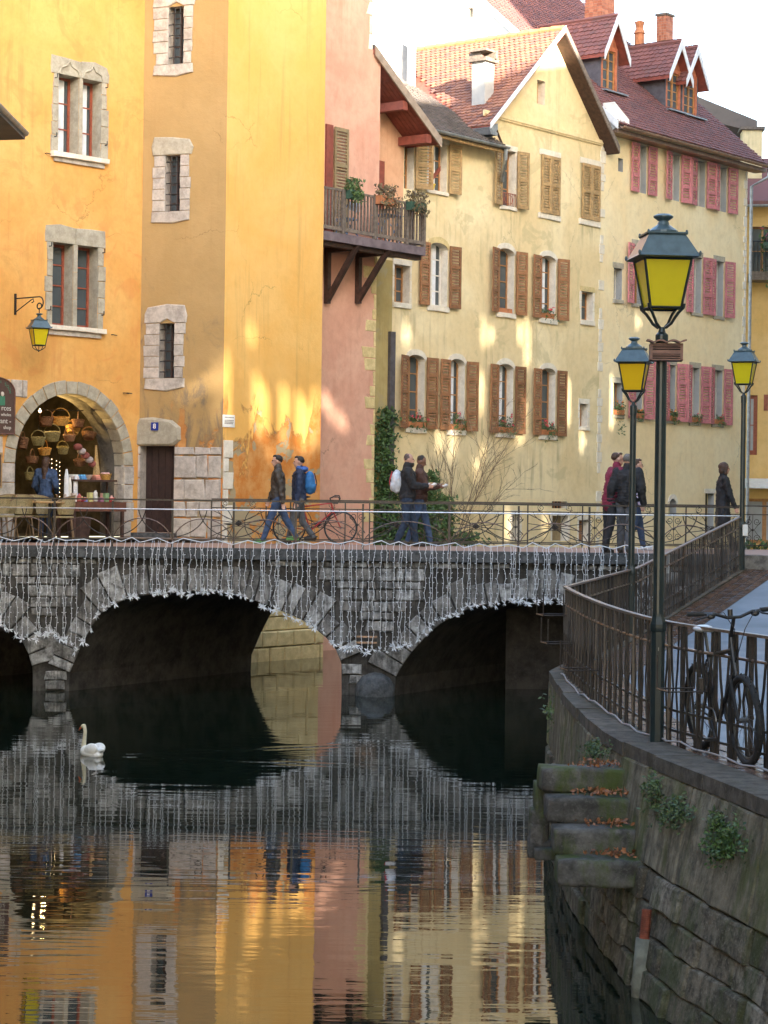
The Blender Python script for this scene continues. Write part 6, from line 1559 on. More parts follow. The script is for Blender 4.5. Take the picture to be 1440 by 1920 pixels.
# ------------------------------------------------------------------ lamp posts
def lantern(root, base, rz, gm, sc_=1.0, tail=False):
    """base = bottom centre of the glass"""
    Mx = Matrix.Translation(base) @ Matrix.Rotation(rz, 4, 'Z') @ Matrix.Scale(sc_, 4)
    def ring(h, z): return [Vector((-h, -h, z)), Vector((h, -h, z)), Vector((h, h, z)), Vector((-h, h, z))]
    g0, g1, r0, r1 = .125, .19, .25, .145; zg, zr0, zr1 = .385, .4, .585
    a, b_ = ring(g0, 0), ring(g1, zg)
    fr = MB()
    for k in range(4):
        fr.tube([a[k], b_[k]], .011, 4); fr.tube([a[k], a[(k + 1) % 4]], .011, 4); fr.tube([b_[k], b_[(k + 1) % 4]], .012, 4)
    fr.xf(Mx).build('lantern_frame', M['green_metal'], root)
    for k in range(4):
        j = (k + 1) % 4; c = (a[k] + a[j] + b_[k] + b_[j]) / 4; nn = Vector((c.x, c.y, 0)).normalized() * .004
        MB().prism([a[k] * .97 + Vector((0, 0, .004)), a[j] * .97 + Vector((0, 0, .004)), b_[j] * .985, b_[k] * .985], -nn).xf(Mx).build('glass_pane', gm, root)
    rf_ = MB(); o1, o2, o3 = ring(r0, zr0), ring(r0 - .015, zr0 + .02), ring(r1, zr1); o0 = ring(r0 - .03, zr0 - .01)
    rf_.add(o0 + o1 + o2 + o3, [(0, 1, 5, 4), (1, 2, 6, 5), (2, 3, 7, 6), (3, 0, 4, 7)] + [(4 + k, 4 + (k + 1) % 4, 8 + (k + 1) % 4, 8 + k) for k in range(4)] + [(8 + k, 8 + (k + 1) % 4, 12 + (k + 1) % 4, 12 + k) for k in range(4)] + [(12, 13, 14, 15), (3, 2, 1, 0)])
    rf_.xf(Mx).build('lamp_roof', M['lamp_roof'], root)
    tp_ = MB(); o4 = ring(r1 + .018, zr1)
    tp_.prism(o4, (0, 0, .012)).lathe([(.12, zr1 + .012), (.118, zr1 + .035), (.085, zr1 + .06), (.05, zr1 + .085), (.04, zr1 + .115), (.06, zr1 + .13), (.08, zr1 + .145), (.08, zr1 + .155), (.05, zr1 + .17)], (0, 0, 0), 16)
    tp_.xf(Mx).build('finial', M['lamp_roof'], root, smooth=False)
    cn = MB()
    for p in ring(r0 - .005, zr0 + .02) + ring(r1 + .01, zr1 + .01): cn.ball(p, (.012, .012, .022), 6, 4)
    cn.xf(Mx).build('corner_knobs', M['lamp_roof'], root)
    ar_ = MB()
    for k in range(4):
        c = a[k]
        if tail: ar_.tube([c, c * .95 + Vector((0, 0, -.05)), c * .55 + Vector((0, 0, -.1)), Vector((0, 0, -.13))], .009, 5)
        else: ar_.tube([c * 1.15 + Vector((0, 0, .03)), c * 1.12, c * .85 + Vector((0, 0, -.04)), c * .62 + Vector((0, 0, -.09)), c * .5 + Vector((0, 0, -.12)), c * .2 + Vector((0, 0, -.155))], .0125, 6)
    if tail: ar_.ball((0, 0, -.14), .018, 6, 4); ar_.tube([(0, 0, -.13), (0, 0, -.02)], .008, 5)
    ar_.xf(Mx).build('cradle', M['green_metal'], root)
    MB().tube([Vector((0, 0, .02)), Vector((0, 0, .1)), Vector((0, 0, .22))], [.02, .035, .04], 8).xf(Mx).build('lamp_bulb', M['frame_white'], root)
def lamp(x, y, z, rz, gm, lab):
    r_ = empty('street_lamp', (x, y, z), lab, 'street lamp', 'green lantern lamp posts along the quay')
    b_ = Vector((x, y, z)); zg = 3.55
    MB().lathe([(.058, 0), (.058, .9), (.066, .905), (.07, .93), (.07, .96), (.062, .985), (.05, 1.02), (.046, 1.05)], b_, 8, math.pi / 8).build('lower_post', M['green_metal'], r_)
    MB().lathe([(.046, 1.04), (.044, 3.15), (.05, 3.155), (.052, 3.27), (.05, 3.28), (.03, 3.3), (.02, 3.34)], b_, 16).build('upper_post', M['green_metal'], r_, smooth=False)
    MB().lathe([(.052, .74), (.054, .75), (.054, .775), (.052, .785)], b_, 12).build('clamp_band', M['steel'], r_)
    lantern(r_, b_ + Vector((0, 0, zg - .06)), rz, gm)
    return r_
lamp(2.21, 17.1, QZ, R(6), M['lamp_glass'], 'nearest and tallest lamp post with a small louvred box under its lantern')
lamp(3.49, 30.0, QZ, R(-14), M['lamp_glass2'], 'second lamp post, with amber glass, left of the nearest one')
l3 = at(1391, 1000, 38.3); lamp(l3.x, 38.3, at(1391, 640, 38.3).z - 4.26, R(-20), M['lamp_glass'], 'farthest lamp post, at the bridge end on the right')
# louvred box with tiled roof on the first post
bxr = empty('speaker_box', (2.21, 17.05, 4.72), 'brown louvred box with a little wavy tile roof strapped to the nearest lamp post', 'box')
bz = 3.6 + (940 - 678) / 234.0; bw = .13; bd = .1; bh = .135
brn = simple('box_brown', (.2, .1, .07), .6, 0, .2, 12, .1)
Mb = Matrix.Translation((2.235, 17.03, bz)) @ Matrix.Rotation(R(-4), 4, 'Z')
MB().obox((-bw, -bd, 0), (2 * bw, 0, 0), (0, 2 * bd, 0), (0, 0, .012)).obox((-bw, -bd, bh - .012), (2 * bw, 0, 0), (0, 2 * bd, 0), (0, 0, .012)).obox((-bw, -bd, 0), (.02, 0, 0), (0, 2 * bd, 0), (0, 0, bh)).obox((bw - .02, -bd, 0), (.02, 0, 0), (0, 2 * bd, 0), (0, 0, bh)).obox((-bw + .02, -bd + .03, 0), (2 * bw - .04, 0, 0), (0, .01, 0), (0, 0, bh)).xf(Mb).build('case', brn, bxr)
for k in range(6):
    if k in (2, 3): continue
    MB().obox((-bw + .02, -bd, .02 + k * .018), (2 * bw - .04, 0, 0), (0, .014, 0), (0, 0, .008)).xf(Mb).build('louvre', brn, bxr)
MB().obox((-bw + .02, -bd - .002, .052), (2 * bw - .04, 0, 0), (0, .014, 0), (0, 0, .03)).xf(Mb).build('louvre_band', brn, bxr)
for k in range(3):
    cx = (-.1 + .1 * k); sgv = 1
    MB().tube([(cx, -bd - .03, bh + .0), (cx, bd + .03, bh + .012)], .055, 12).xf(Matrix.Translation((0, 0, 0))).xf(Mb @ Matrix.Diagonal((1, 1, 1, 1))).build('roof_tile', brn, bxr) if False else None
B = MB(); nn_ = 24; MB().obox((-bw + .02, -bd + .025, 0.012), (2 * bw - .04, 0, 0), (0, .004, 0), (0, 0, bh - .024)).xf(Mb).build('shade_plate', M['dark'], bxr)  # dark plate stands in for the shade behind the louvres
prof = [(-.155 + .31 * i / nn_, bh + .012 + .018 * abs(math.sin(math.pi * 1.5 * (i / nn_ * 2 - 1)))) for i in range(nn_ + 1)]
B.add([Vector((x, -bd - .035, z)) for x, z in prof] + [Vector((x, bd + .035, z + .0)) for x, z in prof] + [Vector((x, -bd - .035, z - .014)) for x, z in prof], [(i, i + 1, nn_ + 2 + i, nn_ + 1 + i) for i in range(nn_)] + [(i + 1, i, 2 * nn_ + 2 + i, 2 * nn_ + 3 + i) for i in range(nn_)])
B.xf(Mb).build('tile_roof', brn, bxr)
# wall lantern on its scroll bracket
s_w = F1.sz(28, 570)[0]; zw = F1.sz(28, 560)[1]
wl_ = empty('wall_lantern', F1.pt(s_w, zw, .5), 'yellow glass lantern hanging from a scrolled iron bracket on the orange wall', 'lantern')
MB().fbox(F1, s_w - .02, s_w + .02, zw - .33, zw + .1, 0, .03).build('wall_bar', M['black_metal'], wl_)
oL = 0.78
MB().tube([F1.pt(s_w, zw, .02), F1.pt(s_w, zw, oL)] + [F1.pt(s_w, zw - .12 + .12 * math.cos(R(a)), oL + .12 * math.sin(R(a))) for a in range(0, 181, 20)] + [F1.pt(s_w, zw - .19 - .06 * math.cos(R(a)) * 1.0 + .0, oL - .0 - .07 * math.sin(R(a))) for a in range(20, 300, 25)], .014, 6).build('bracket', M['black_metal'], wl_)
MB().tube([F1.pt(s_w, zw - .28, .02), F1.pt(s_w, zw - .06, .5), F1.pt(s_w, zw - .03, .58), F1.pt(s_w, zw - .09, .6), F1.pt(s_w, zw - .11, .54)], .011, 6).build('stay', M['black_metal'], wl_)
lb = F1.pt(s_w, zw, oL); lx = at(88, 660, lb.y)
MB().tube([Vector((lb.x, lb.y, zw - .24)), Vector((lb.x, lb.y, zw - .42))], .01, 5).build('hanger', M['black_metal'], wl_)
lantern(wl_, Vector((lb.x, lb.y, zw - .24 - .1 - .75 * .86)), R(24), M['lamp_glass'], .86, tail=True)

# ------------------------------------------------------------------ bicycles
def bicycle(loc, rz, lab, fcol, wr=.34, drop=False, tilt=0.0, knob=False, hub=1.04):
    r_ = empty('bicycle', loc, lab, 'bicycle')
    Mx = Matrix.Translation(loc) @ Matrix.Rotation(rz, 4, 'Z') @ Matrix.Rotation(tilt, 4, 'X')
    def b_(mb, name, m, p=r_, **k): return mb.xf(Mx).build(name, m, p, **k)
    ty = .027 if knob else .013
    for hx in (0, hub):
        w_ = b_(MB().tube([Vector((hx + (wr - ty) * math.cos(2 * math.pi * i / 36), 0, wr + (wr - ty) * math.sin(2 * math.pi * i / 36))) for i in range(36)], ty, 8, closed=True), 'wheel', M['tyre'], smooth=True)
        b_(MB().tube([Vector((hx + (wr - ty * 2.2) * math.cos(2 * math.pi * i / 36), 0, wr + (wr - ty * 2.2) * math.sin(2 * math.pi * i / 36))) for i in range(36)], .009, 6, closed=True), 'rim', M['steel_dark'], w_)
        sp = MB()
        for k in range(24): a = 2 * math.pi * k / 24; sp.tube([Vector((hx + .02 * math.cos(a + .9), .02 * (-1) ** k, wr + .02 * math.sin(a + .9))), Vector((hx + (wr - .04) * math.cos(a), 0, wr + (wr - .04) * math.sin(a)))], .0014, 3)
        b_(sp, 'spokes', M['steel_dark'], w_)
        b_(MB().tube([(hx, -.05, wr), (hx, .05, wr)], .02, 8), 'hub', M['steel_dark'], w_)
        if knob:
            kn = MB()
            for k in range(60): a = 2 * math.pi * k / 60; c = Vector((hx + wr * math.cos(a), (-.014, 0, .014)[k % 3], wr + wr * math.sin(a))); kn.ball(c, .007, 4, 3)
            b_(kn, 'tread', M['tyre'], w_, kind='stuff')
    bb = Vector((.43, 0, wr - .06)); seat = Vector((.27, 0, wr + .42)); head = Vector((hub - .2, 0, wr + .5)); hl = Vector((hub - .15, 0, wr + .34)); rr = .017 if knob else .014
    b_(MB().tube([bb, seat], rr, 8).tube([seat, head], rr, 8).tube([bb, hl], rr * 1.25, 8).tube([head + Vector((-.01, 0, .03)), hl + Vector((.01, 0, -.03))], rr * 1.2, 8), 'frame', fcol)
    for y in (-.04, .04): b_(MB().tube([Vector((0, y, wr)), bb + Vector((0, y * .6, 0))], .009, 6).tube([Vector((0, y, wr)), seat + Vector((0, y * .4, -.03))], .008, 6), 'stay', fcol)
    for y in (-.055, .055): b_(MB().tube([hl + Vector((.0, y, -.02)), Vector((hub, y, wr))], .016 if knob else .01, 6), 'fork', M['black_metal'] if knob else fcol)
    b_(MB().tube([seat, seat + Vector((-.05, 0, .17))], .013, 6), 'seat_post', M['steel_dark'])
    sd = MB().ball(seat + Vector((-.1, 0, .2)), (.12, .075, .03), 12, 6).ball(seat + Vector((.04, 0, .2)), (.12, .025, .022), 10, 5)
    b_(sd, 'saddle', M['saddle_pale'] if knob else M['black_metal'], smooth=True)
    b_(MB().tube([bb + Vector((0, -.05, 0)), bb + Vector((0, .05, 0))], .022, 8).lathe([(.09, -.002), (.09, .002)], (0, 0, 0), 16).xf(Matrix.Identity(4)), 'bottom_bracket', M['steel_dark']) if False else None
    cr = MB(); cr.tube([bb + Vector((.09 * math.cos(2 * math.pi * i / 16), -.05, .09 * math.sin(2 * math.pi * i / 16))) for i in range(16)], .006, 5, closed=True); b_(cr, 'chainring', M['steel_dark'])
    b_(MB().tube([bb + Vector((0, -.06, 0)), bb + Vector((.1, -.07, -.13))], .009, 6).tube([bb + Vector((0, .06, 0)), bb + Vector((-.1, .07, .13))], .009, 6), 'crank', M['black_metal'])
    for q in (Vector((.1, -.11, -.13)), Vector((-.1, .11, .13))): p0 = bb + q; b_(MB().obox(p0 + Vector((-.045, -.04, -.01)), (.09, 0, 0), (0, .08, 0), (0, 0, .02)), 'pedal', M['black_metal'])
    ch = MB()
    for sgz in (-1, 1): ch.tube([bb + Vector((0, -.05, sgz * .09)), Vector((0, -.045, wr + sgz * .035))], .004, 4)
    b_(ch, 'chain', M['black_metal'])
    hb_ = head + Vector((.03, 0, .25 if knob else .14))
    b_(MB().tube([head, head + Vector((-.02, 0, .1)), hb_ + Vector((.04, 0, 0))], .015, 8), 'stem', M['black_metal'])
    if drop:
        for sg in (-1, 1): b_(MB().tube([hb_ + Vector((.04, 0, 0)), hb_ + Vector((.04, sg * .2, 0)), hb_ + Vector((.13, sg * .21, .0)), hb_ + Vector((.15, sg * .21, -.06)), hb_ + Vector((.11, sg * .21, -.13)), hb_ + Vector((.02, sg * .21, -.13))], .013, 7), 'handlebar', M['black_metal'])
    else:
        b_(MB().tube([hb_ + Vector((-.02, -.33, .04)), hb_ + Vector((.03, -.15, .035)), hb_ + Vector((.04, -.05, 0)), hb_ + Vector((.04, .05, 0)), hb_ + Vector((.03, .15, .035)), hb_ + Vector((-.02, .33, .04))], .0125, 8), 'handlebar', M['black_metal'])
        for sg in (-1, 1):
            b_(MB().tube([hb_ + Vector((-.022, sg * .34, .04)), hb_ + Vector((.008, sg * .22, .038))], .018, 10), 'grip', M['tyre'])
            b_(MB().tube([hb_ + Vector((.02, sg * .2, .035)), hb_ + Vector((.07, sg * .21, .02)), hb_ + Vector((.06, sg * .31, .0))], .007, 6), 'brake_lever', M['black_metal'])
            b_(MB().ball(hb_ + Vector((.03, sg * .17, .02)), (.03, .035, .025), 8, 5), 'shifter', M['black_metal'])
            b_(MB().tube([hb_ + Vector((.07, sg * .18, .03)), hb_ + Vector((.17, sg * .12, .05)), hb_ + Vector((.16, sg * .04, -.08)), head + Vector((.04, 0, -.1))], .0035, 5), 'brake_cable', M['black_metal'])
        b_(MB().tube([hb_ + Vector((.02, -.02, .0)), hb_ + Vector((.02, -.02, .06))], .02, 8), 'bell', M['black_metal'])
    return r_
M['tyre'] = simple('tyre_rubber', (.018, .018, .018), .8, 0, .3, 20, .2); M['steel_dark'] = simple('steel_dark', (.12, .12, .12), .4, .7, .2, 20, 0)
M['saddle_pale'] = simple('saddle_pale', (.6, .62, .64), .45, 0, .08, 9, 0)
fh = at_z(1395, 1432, QZ); 
bicycle(Vector((2.52, 16.7, QZ + .006)), math.atan2(-1.15, .2), 'black mountain bike with a pale saddle leaning inside the quay railing', M['black_metal'], knob=True, tilt=R(4))
red_ = simple('bike_red', (.35, .02, .02), .35, 0, .1, 9, 0)
p0 = at(535, 1030, 41.6); bicycle(Vector((p0.x, 43.2, ZD + .006)), R(3), 'red road bicycle with drop handlebars leaning on the far railing behind the walkers', red_, drop=True, tilt=R(-4))

# ------------------------------------------------------------------ vegetation by the houses
MB().fbox(F3, .1, 5.6, -.5, 2.35, .02, .9).build('planting_ledge', M['straw_stone'], None, kind='structure')
ivy = empty('ivy', F3.pt(F3.sz(716, 900)[0], 2.4, .1), 'dark green ivy climbing the olive corner between the pink and straw houses', 'ivy')
sIv = F3.sz(716, 900)[0]
pts = []
for _ in range(1900):
    z = 2.4 + random.random() ** 1.3 * 3.4; wd = .4 * (1 - (z - 2.4) / 4.6) + .06
    cx_ = sIv + .1 * math.sin(z * 2.3); pts.append(F3.pt(cx_ + random.gauss(0, wd * 1.0), z, random.uniform(.02, .2)))
for _ in range(260): pts.append(F3.pt(sIv + random.gauss(0, .5), 2.3 + abs(random.gauss(0, .5)), random.uniform(.05, .5)))
leaves(ivy, 'foliage', pts, M['ivy'], .055, 2, .03)
MB().tube([F3.pt(sIv, 2.3, .05), F3.pt(sIv + .1, 3.5, .05), F3.pt(sIv, 5.4, .04)], [.03, .02, .008], 6).build('stem', M['twig'], ivy)
sDc = F3.sz(726, 700)[0]; MB().fbox(F3, sDc, sDc + .2, 3.0, F3.sz(730, 622)[1], .016, .1).build('drain_chute', M['zinc_dark'], h3)
sX = F3.sz(770, 900)[0] - .75
def bush(s, o, hgt, wd, num_, lab, m='ivy'):
    c = F3.pt(s + sX, 2.35, o); r_ = empty('shrub', c, lab, 'shrub', 'green shrubs behind the far railing')
    pts = [c + Vector((random.gauss(0, wd * .4) * (1 - t * .4), random.gauss(0, wd * .35), t * hgt)) for t in [random.random() ** .8 for _ in range(num_)]]
    leaves(r_, 'foliage', pts, M[m], .06, 2, .04); MB().tube([c, c + UP * hgt * .7], [.02, .006], 5).build('stem', M['twig'], r_)
bush(.95, .55, 1.9, .3, 500, 'tall narrow green shrub just right of the two men eating', 'leaf')
bush(.4, .6, 1.0, .8, 600, 'spreading evergreen at the feet of the two men eating')
bush(1.55, .5, 1.3, .45, 380, 'loose green shrub at the foot of the bare bush', 'leaf')
bush(2.5, .5, .35, .6, 220, 'low trailing shrub right of the bare bush')
bare = empty('bare_bush', F3.pt(1.8 + sX, 2.35, .5), 'leafless bush with many fine branches in front of the straw house wall', 'bush')
def branch(p, d, L, r, lev, B):
    n_ = 5; pts = [p]; q = p.copy()
    for i in range(n_): d = (d + Vector([random.gauss(0, .07) for _ in range(3)]) + UP * .03).normalized(); q = q + d * L / n_; pts.append(q.copy())
    B.tube(pts, [r * (1 - .6 * i / n_) for i in range(n_ + 1)], 4 if lev else 5)
    if lev < 3:
        for i in range(1, n_ + 1):
            for _ in range(1 if lev else 2):
                if random.random() < (.85 if lev < 2 else .5): dd = (d + Vector([random.gauss(0, .33) for _ in range(3)])).normalized(); branch(pts[i], dd, L * random.uniform(.3, .5), max(.0035, r * .45), lev + 1, B)
for k, (dx, L) in enumerate(((-.2, 2.3), (-.1, 2.6), (.02, 2.9), (.18, 3.1), (.35, 3.0), (.55, 2.4), (.85, 1.9), (.05, 2.2))):
    B = MB(); branch(F3.pt(1.8 + sX, 2.35, .5) + Vector((dx * .25, 0, 0)), Vector((dx, random.uniform(-.05, .05), 1)).normalized(), L, .014, 0 if k < 7 else 1, B); B.build('limb', M['twig'], bare)
for px in (1400, 1432):
    c = at(px, 1027, 45.5); r_ = empty('shrub', c, 'low green shrub behind the railing at the right edge, ' + ('left one' if px == 1400 else 'right one'), 'shrub', 'low shrubs at the right edge')
    leaves(r_, 'foliage', [c + Vector((random.gauss(0, .12), random.gauss(0, .1), random.gauss(0, .07))) for _ in range(120)], M['ivy'], .04, 2, .02)
# ------------------------------------------------------------------ people
def cap_mb(b, p0, p1, r0, r1, seg=12):
    p0, p1 = Vector(p0), Vector(p1); b.tube([p0, p0.lerp(p1, .5), p1], [r0, (r0 + r1) / 2, r1], seg); b.ball(p0, r0 * 1.0, seg, 8); b.ball(p1, r1 * 1.0, seg, 8)
fold_tex = bpy.data.textures.new('folds', 'CLOUDS'); fold_tex.noise_scale = .085; fold_tex.noise_depth = 2
def blob(name, prims, m, parent, Mx, voxel=.013, smooth=2):
    b = MB()
    for p in prims:
        if p[0] == 'c': cap_mb(b, *p[1:])
        elif p[0] == 'e':
            e = MB().ball((0, 0, 0), p[2], 16, 10)
            if len(p) > 3: e.xf(p[3].to_4x4() if isinstance(p[3], Matrix) else p[3])
            e.xf(Matrix.Translation(p[1])); b.add(e.v, e.f)
        elif p[0] == 'm': b.add(p[1].v, p[1].f)
    o = bpy.data.objects.new('t', b.mesh('t', None)); col.objects.link(o)
    r = o.modifiers.new('r', 'REMESH'); r.mode = 'VOXEL'; r.voxel_size = voxel; r.use_smooth_shade = True
    s = o.modifiers.new('s', 'SMOOTH'); s.iterations = smooth; s.factor = .5
    if name in ('jacket', 'trousers', 'pack', 'hood', 'hair'):
        d = o.modifiers.new('d', 'DISPLACE'); d.texture = fold_tex; d.strength = .045 if name == 'jacket' else .032; d.mid_level = .5; d.texture_coords = 'LOCAL'
    dg = bpy.context.evaluated_depsgraph_get(); me = bpy.data.meshes.new_from_object(o.evaluated_get(dg)); bpy.data.objects.remove(o)
    me.name = name; me.materials.clear(); me.materials.append(m); me.polygons.foreach_set('use_smooth', [True] * len(me.polygons))
    return inst(name, me, parent, Mx)
def ik(a, c, l1, l2, pole):
    d = c - a; L = min(d.length, (l1 + l2) * .999); dn = d.normalized(); x = (l1 * l1 - l2 * l2 + L * L) / (2 * L); h = math.sqrt(max(0, l1 * l1 - x * x))
    pl = (Vector(pole) - dn * Vector(pole).dot(dn)).normalized(); return a + dn * x + pl * h
def cloth(name, c, rough=.85, c2=None, fold=.5, sheen=0):
    m, t, b = nodes(name); g = geo(t)
    t.links.new(mixc(t, sstep(t, nz(t, g, 9, 4), .35, .7), c, c2 or tuple(x * 1.5 for x in c)), b.inputs['Base Color']); b.inputs['Roughness'].default_value = rough
    bump(t, b, math_(t, 'ADD', nz(t, g, 11, 3), math_(t, 'MULTIPLY', nz(t, g, 90, 2), .12)), fold, .035); return m
skin1 = simple('skin_fair', (.52, .3, .22), .55, 0, .1, 14, .1); skin2 = simple('skin_brown', (.2, .1, .065), .55, 0, .1, 14, .1)
hair_d = simple('hair_dark', (.02, .014, .01), .6, 0, .4, 40, .6, .01); hair_b = simple('hair_brown', (.06, .028, .015), .6, 0, .4, 40, .6, .01); hair_g = simple('hair_grey', (.16, .145, .13), .7, 0, .3, 50, .6, .01); stub = simple('hair_stubble', (.09, .06, .05), .7, 0, .3, 60, .3)
eye_m = simple('eye_dark', (.015, .012, .01), .2, 0, 0, 9, 0); lip_m = simple('lip', (.35, .12, .1), .5, 0, .1, 9, 0)
denim = cloth('denim', (.035, .06, .12), .9); denim_d = cloth('denim_dark', (.018, .03, .055), .9); black_c = cloth('black_cloth', (.012, .012, .014), .8); grey_c = cloth('grey_trousers', (.075, .078, .085), .9); shoe_m = simple('shoe_dark', (.03, .025, .02), .6)
def person(loc, head_, H, label, feet, hands, top, trousers, hair, skin=skin1, hairstyle='short', coat=None, build=1.0, beard=False, lean=0.0, hturn=0.0, hpitch=0.0, hood=None, puffy=False, shoes=None, glasses=False, hem=None, female=False):
    """facing local +x; feet/hands are (x, y, z) in body heights; l then r (l = +y)"""
    root = empty('person', loc, label, 'person'); Mx = Matrix.Translation(loc) @ Matrix.Rotation(head_, 4, 'Z')
    V = lambda x, y, z: Vector((x, y, z)) * H; k = H / 1.75 * build
    hipc = V(0, 0, .525); hips = [V(0, .052, .505), V(0, -.052, .505)]
    ch = V(lean * .55, 0, .72); nk = V(lean, 0, .845); sh = [nk + V(-.0, .105 if not female else .095, -.035), nk + V(0, -.105 if not female else -.095, -.035)]
    an = [V(*f) for f in feet]; kn = [ik(hips[i], an[i], .245 * H, .245 * H, (1, 0, 0)) for i in (0, 1)]
    ha = [V(*h) for h in hands]; el = [ik(sh[i], ha[i], .172 * H, .155 * H, (-1, (.45, -.45)[i], -.4)) for i in (0, 1)]
    hd = nk + V(.012, 0, .085); Rh = Matrix.Rotation(hturn, 3, 'Z') @ Matrix.Rotation(hpitch, 3, 'Y'); s = H / 1.75
    hp = lambda x, y, z: hd + Rh @ (Vector((x, y, z)) * s)
    pr = [('e', hipc, (.115 * k, .15 * k, .11 * k)), ('c', hipc, ch, .12 * k, .125 * k), ('e', ch + V(0, 0, .03), (.115 * k, .165 * k, .15 * k)), ('c', nk + V(0, 0, -.02), hp(0, 0, -.04), .058 * s, .053 * s),
          ('c', sh[0], sh[1], .062 * k, .062 * k)]
    for i in (0, 1):
        pr += [('c', hips[i], kn[i], .082 * k, .056 * k), ('c', kn[i], an[i] + V(0, 0, .03), .055 * k, .036 * k), ('c', an[i] + V(-.01, 0, .018), an[i] + V(.09, 0, .01), .034 * s, .026 * s),
               ('c', sh[i], el[i], .05 * k, .04 * k), ('c', el[i], ha[i], .039 * k, .027 * k)]
        dh = (ha[i] - el[i]).normalized(); side = dh.cross(Vector((0, (1, -1)[i], 0))); side = side.normalized() if side.length > .1 else Vector((0, 0, 1)); pal = ha[i] + dh * .045 * s
        nrm = dh.cross(side).normalized()
        pr.append(('e', pal, (.042 * s, .038 * s, .017 * s), Matrix((dh, side, nrm)).transposed()))
        for f in range(4):
            o0 = pal + dh * .035 * s + side * (f - 1.5) * .02 * s; L = (.06, .07, .065, .05)[f] * s
            o1 = o0 + dh * L * .5; o2 = o1 + (dh * .7 + nrm * (.7 if i else -.7)).normalized() * L * .5
            pr += [('c', o0, o1, .0095 * s, .009 * s, 8), ('c', o1, o2, .009 * s, .0075 * s, 8)]
        t0 = pal - side * .03 * s - dh * .01 * s; pr.append(('c', t0, t0 + (dh - side * .7).normalized() * .05 * s, .012 * s, .009 * s, 8))
    pr += [('e', hp(-.008, 0, .03), (.092 * s, .075 * s, .1 * s), Rh), ('e', hp(.02, 0, -.035), (.068 * s, .056 * s, .07 * s), Rh), ('c', hp(.085, 0, .012), hp(.104, 0, -.016), .011 * s, .015 * s, 8), ('e', hp(.066, 0, -.052), (.022 * s, .03 * s, .012 * s), Rh), ('e', hp(.075, 0, .032), (.014 * s, .05 * s, .01 * s), Rh), ('e', hp(.062, 0, -.085), (.02 * s, .022 * s, .016 * s), Rh)]
    for sg in (-1, 1): pr.append(('e', hp(-.005, sg * .078, 0), (.018 * s, .009 * s, .03 * s), Rh))
    body = blob('body', pr, skin, root, Mx, .0105, 1)
    for sg in (-1, 1): MB().ball(hp(.083, sg * .03, .015), .0105 * s, 8, 6).xf(Mx).build('eye', eye_m, root)
    MB().ball(hp(.083, 0, -.055), (.008 * s, .023 * s, .007 * s), 8, 5).xf(Mx).build('mouth', lip_m, root)
    if hairstyle == 'short': hr = [('e', hp(-.032, 0, .05), (.09 * s, .08 * s, .082 * s), Rh), ('e', hp(.035, 0, .108), (.045 * s, .055 * s, .024 * s), Rh)]
    elif hairstyle == 'buzz': hr = [('e', hp(-.022, 0, .044), (.084 * s, .077 * s, .09 * s), Rh)]
    elif hairstyle == 'bob': hr = [('e', hp(-.022, 0, .05), (.103 * s, .093 * s, .09 * s), Rh), ('e', hp(-.05, 0, -.03), (.07 * s, .088 * s, .095 * s), Rh), ('c', hp(.03, .08, .03), hp(.0, .085, -.09), .03 * s, .025 * s), ('c', hp(.03, -.08, .03), hp(.0, -.085, -.09), .03 * s, .025 * s)]
    else: hr = [('e', hp(-.025, 0, .05), (.1 * s, .092 * s, .09 * s), Rh), ('c', hp(-.06, 0, 0), hp(-.11, 0, -.34), .09 * s, .06 * s)]
    blob('hair', hr, hair, root, Mx, .012, 1)
    if beard: blob('beard', [('e', hp(.045, 0, -.085), (.052 * s, .055 * s, .055 * s), Rh), ('e', hp(.02, 0, -.06), (.055 * s, .064 * s, .035 * s), Rh)], hair_d, root, Mx, .01, 1)
    if glasses:
        g_ = MB()
        for sg in (-1, 1): g_.tube([hp(.094, sg * .032 + .02 * math.cos(a), .015 + .016 * math.sin(a)) for a in [i * math.pi / 5 for i in range(10)]], .0025, 4, closed=True).tube([hp(.09, sg * .055, .018), hp(0, sg * .08, .015)], .0025, 4)
        g_.xf(Mx).build('glasses', black_c, root)
    e = .02 * k
    tr = [('e', hipc + V(0, 0, -.01), (.13 * k, .155 * k, .1 * k))]
    for i in (0, 1): tr += [('c', hips[i], kn[i], .098 * k, .07 * k), ('c', kn[i], an[i] + V(-.005, 0, .03), .07 * k, .055 * k)]
    blob('trousers', tr, trousers, root, Mx, .014, 2)
    for i in (0, 1):
        a = an[i]; blob('shoe', [('c', a + V(-.018, 0, .02), a + V(.085, 0, .014), .043 * s, .034 * s), ('c', a + V(-.02, 0, .006), a + V(.09, 0, .004), .032 * s, .03 * s)], shoes or shoe_m, root, Mx, .011, 1)
    pw = .03 * k if puffy else .018 * k; low = hem if hem else .49
    jk = [('c', V(0, 0, low + .05), ch, .125 * k + pw, .125 * k + pw), ('e', V(0, 0, low + .04), (.125 * k + pw, .158 * k + pw, .09 * k)), ('e', ch + V(0, 0, .035), (.12 * k + pw, .17 * k + pw, .15 * k)), ('c', sh[0], sh[1], .07 * k + pw * .5, .07 * k + pw * .5), ('c', nk + V(-.01, 0, -.03), nk + V(-.005, 0, .025), .085 * k, .07 * k)]
    for i in (0, 1):
        w_ = ha[i] + (el[i] - ha[i]).normalized() * .01; jk += [('c', sh[i], el[i], .062 * k + pw, .05 * k + pw), ('c', el[i], w_, .05 * k + pw, .038 * k + pw * .5)]
